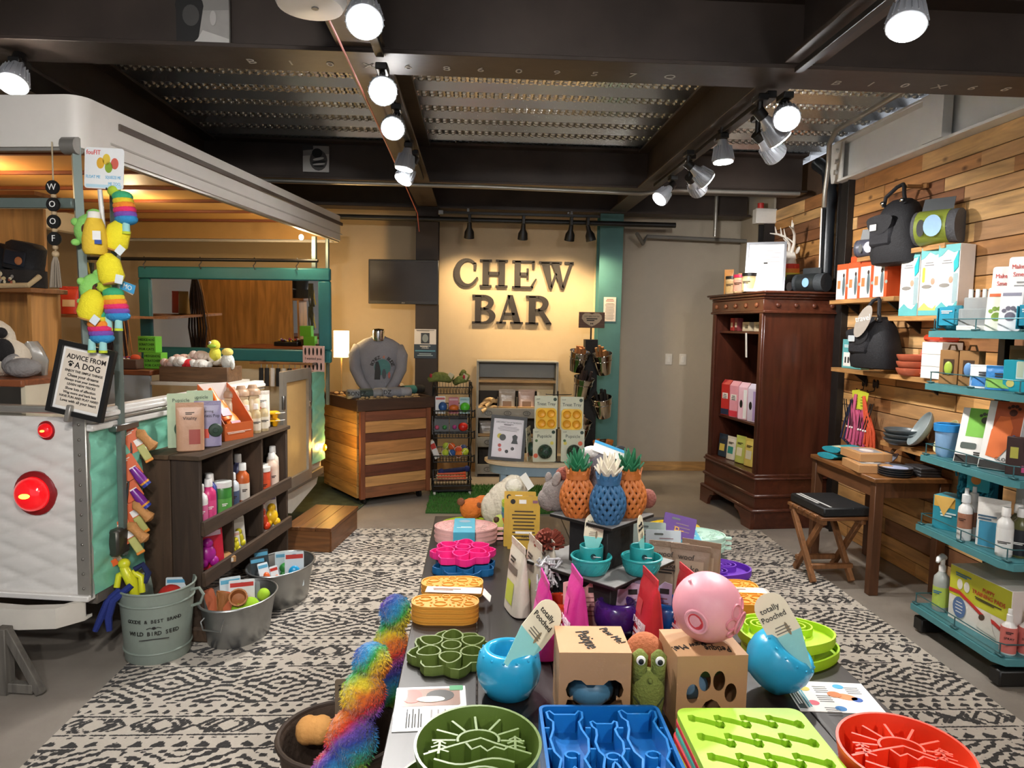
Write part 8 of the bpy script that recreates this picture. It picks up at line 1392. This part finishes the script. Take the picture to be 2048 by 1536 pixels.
# ------------------------------------------------------------------ floor basket with rainbow plush beside the table
t=T('wire_bowl_basket','round brown wicker basket on the rug beside the table','basket',(-.41,2.16,.0125)); MB().bowl([(.15,0),(.155,.01),(.185,.22),(.19,.25)],.008,32).build('body',P('#4a3a2e',.8,bump=.6,bs=40),t); MB().tube([(.19*cos(2*PI*i/32),.19*sin(2*PI*i/32),.25) for i in range(32)],.009,8,closed=True).build('rim',P('#3a2c22',.7),t)
def rainbow_mat():
    m=bpy.data.materials.new('m_rainbow'); m.use_nodes=True; N=m.node_tree.nodes; Lk=m.node_tree.links; b=N['Principled BSDF']; b.inputs['Roughness'].default_value=.95; b.inputs['Sheen Weight'].default_value=.4
    tc=N.new('ShaderNodeTexCoord'); mp=N.new('ShaderNodeMapping'); mp.inputs['Rotation'].default_value=(.5,.6,.2); no=N.new('ShaderNodeTexNoise'); no.inputs['Scale'].default_value=9; Lk.new(tc.outputs['Object'],no.inputs['Vector']); Lk.new(tc.outputs['Object'],mp.inputs['Vector'])
    sx=N.new('ShaderNodeSeparateXYZ'); Lk.new(mp.outputs[0],sx.inputs[0]); mu=N.new('ShaderNodeMath'); mu.operation='MULTIPLY_ADD'; mu.inputs[1].default_value=4.6; Lk.new(sx.outputs[2],mu.inputs[0]); m2=N.new('ShaderNodeMath'); m2.operation='MULTIPLY'; m2.inputs[1].default_value=.6; Lk.new(no.outputs['Fac'],m2.inputs[0]); Lk.new(m2.outputs[0],mu.inputs[2])
    fr=N.new('ShaderNodeMath'); fr.operation='FRACT'; Lk.new(mu.outputs[0],fr.inputs[0]); rp=N.new('ShaderNodeValToRGB'); e=rp.color_ramp.elements; cs=['#d8281f','#ee7a1e','#f0d02a','#3fae3a','#2a8fc0','#2f49a8','#7a4fb8','#d8281f']
    while len(e)<len(cs): e.new(.5)
    for i,c in enumerate(cs): e[i].position=i/(len(cs)-1); e[i].color=lin(c)
    Lk.new(fr.outputs[0],rp.inputs[0]); Lk.new(rp.outputs[0],b.inputs['Base Color']); n2=N.new('ShaderNodeTexNoise'); n2.inputs['Scale'].default_value=70; n2.inputs['Detail'].default_value=5; Lk.new(tc.outputs['Object'],n2.inputs['Vector']); bp=N.new('ShaderNodeBump'); bp.inputs['Strength'].default_value=1; bp.inputs['Distance'].default_value=.02; Lk.new(n2.outputs['Fac'],bp.inputs['Height']); Lk.new(bp.outputs[0],b.inputs['Normal']); return m
RB=rainbow_mat()
def furry(label,loc,rz,els,seed):
    t=T('rainbow_plush',label,'soft toy',loc,rz); b=MB()
    for c,r_ in els: b.ell(c,r_,18,12)
    body=b.build('body',RB,t,smooth=180); rg=random.Random(seed); f=MB()
    for c,r_ in els:
        for k in range(900):
            a=rg.uniform(0,6.28); q=math.asin(rg.uniform(-1,1)); d=Vector((cos(a)*cos(q),sin(a)*cos(q),sin(q))); p=Vector(c)+Vector((d.x*r_[0],d.y*r_[1],d.z*r_[2])); n_=Vector((d.x/r_[0],d.y/r_[1],d.z/r_[2])).normalized(); s_=n_.orthogonal().normalized()*.0022; tip=p+n_*.007+Vector((rg.uniform(-.005,.005),rg.uniform(-.005,.005),-.006)); f.add([tuple(p-s_),tuple(p+s_),tuple(tip)],[(0,1,2)])
    o=f.build('fur',RB,t,smooth=0); o['kind']='stuff'; return t
furry('rainbow coloured shaggy dog toy sticking out of the wicker basket',(-.345,1.98,.20),.2,[((0,0,.15),(.072,.07,.09)),((.035,.02,.27),(.062,.06,.075)),((.06,.04,.36),(.052,.05,.055)),((-.05,-.03,.08),(.058,.05,.065)),((-.09,-.05,.03),(.028,.028,.07))],1)
furry('rainbow coloured shaggy toy further back beside the table edge',(-.275,2.34,.20),.1,[((0,0,.26),(.055,.05,.09)),((.015,.0,.38),(.05,.05,.06)),((-.03,-.01,.20),(.035,.03,.05)),((.0,.0,.12),(.05,.05,.1))],2)
plush('pumpkin_plush','pale orange ribbed soft toy inside the wicker basket',(-.50,2.2,.21),0,[('body','#e0a25a',[((0,0,.04),(.05,.05,.04)),((.02,.0,.04),(.04,.052,.042)),((-.02,0,.04),(.04,.052,.042))])],fur=.3)
t=T('paws_card','grey brown hang card for soft toys standing in the basket','sign card',(-.40,2.28,.18),.1); MB().prism(rrect(.1,.2,.008,3,0,.1),0,.003,FRONT).build('card',P('#7a6c5a',.5),t,smooth=0); txt('Zippy',.026,INK,t,(-.01,-.0045,.17)); txt('Paws',.026,INK,t,(-.01,-.0045,.145))
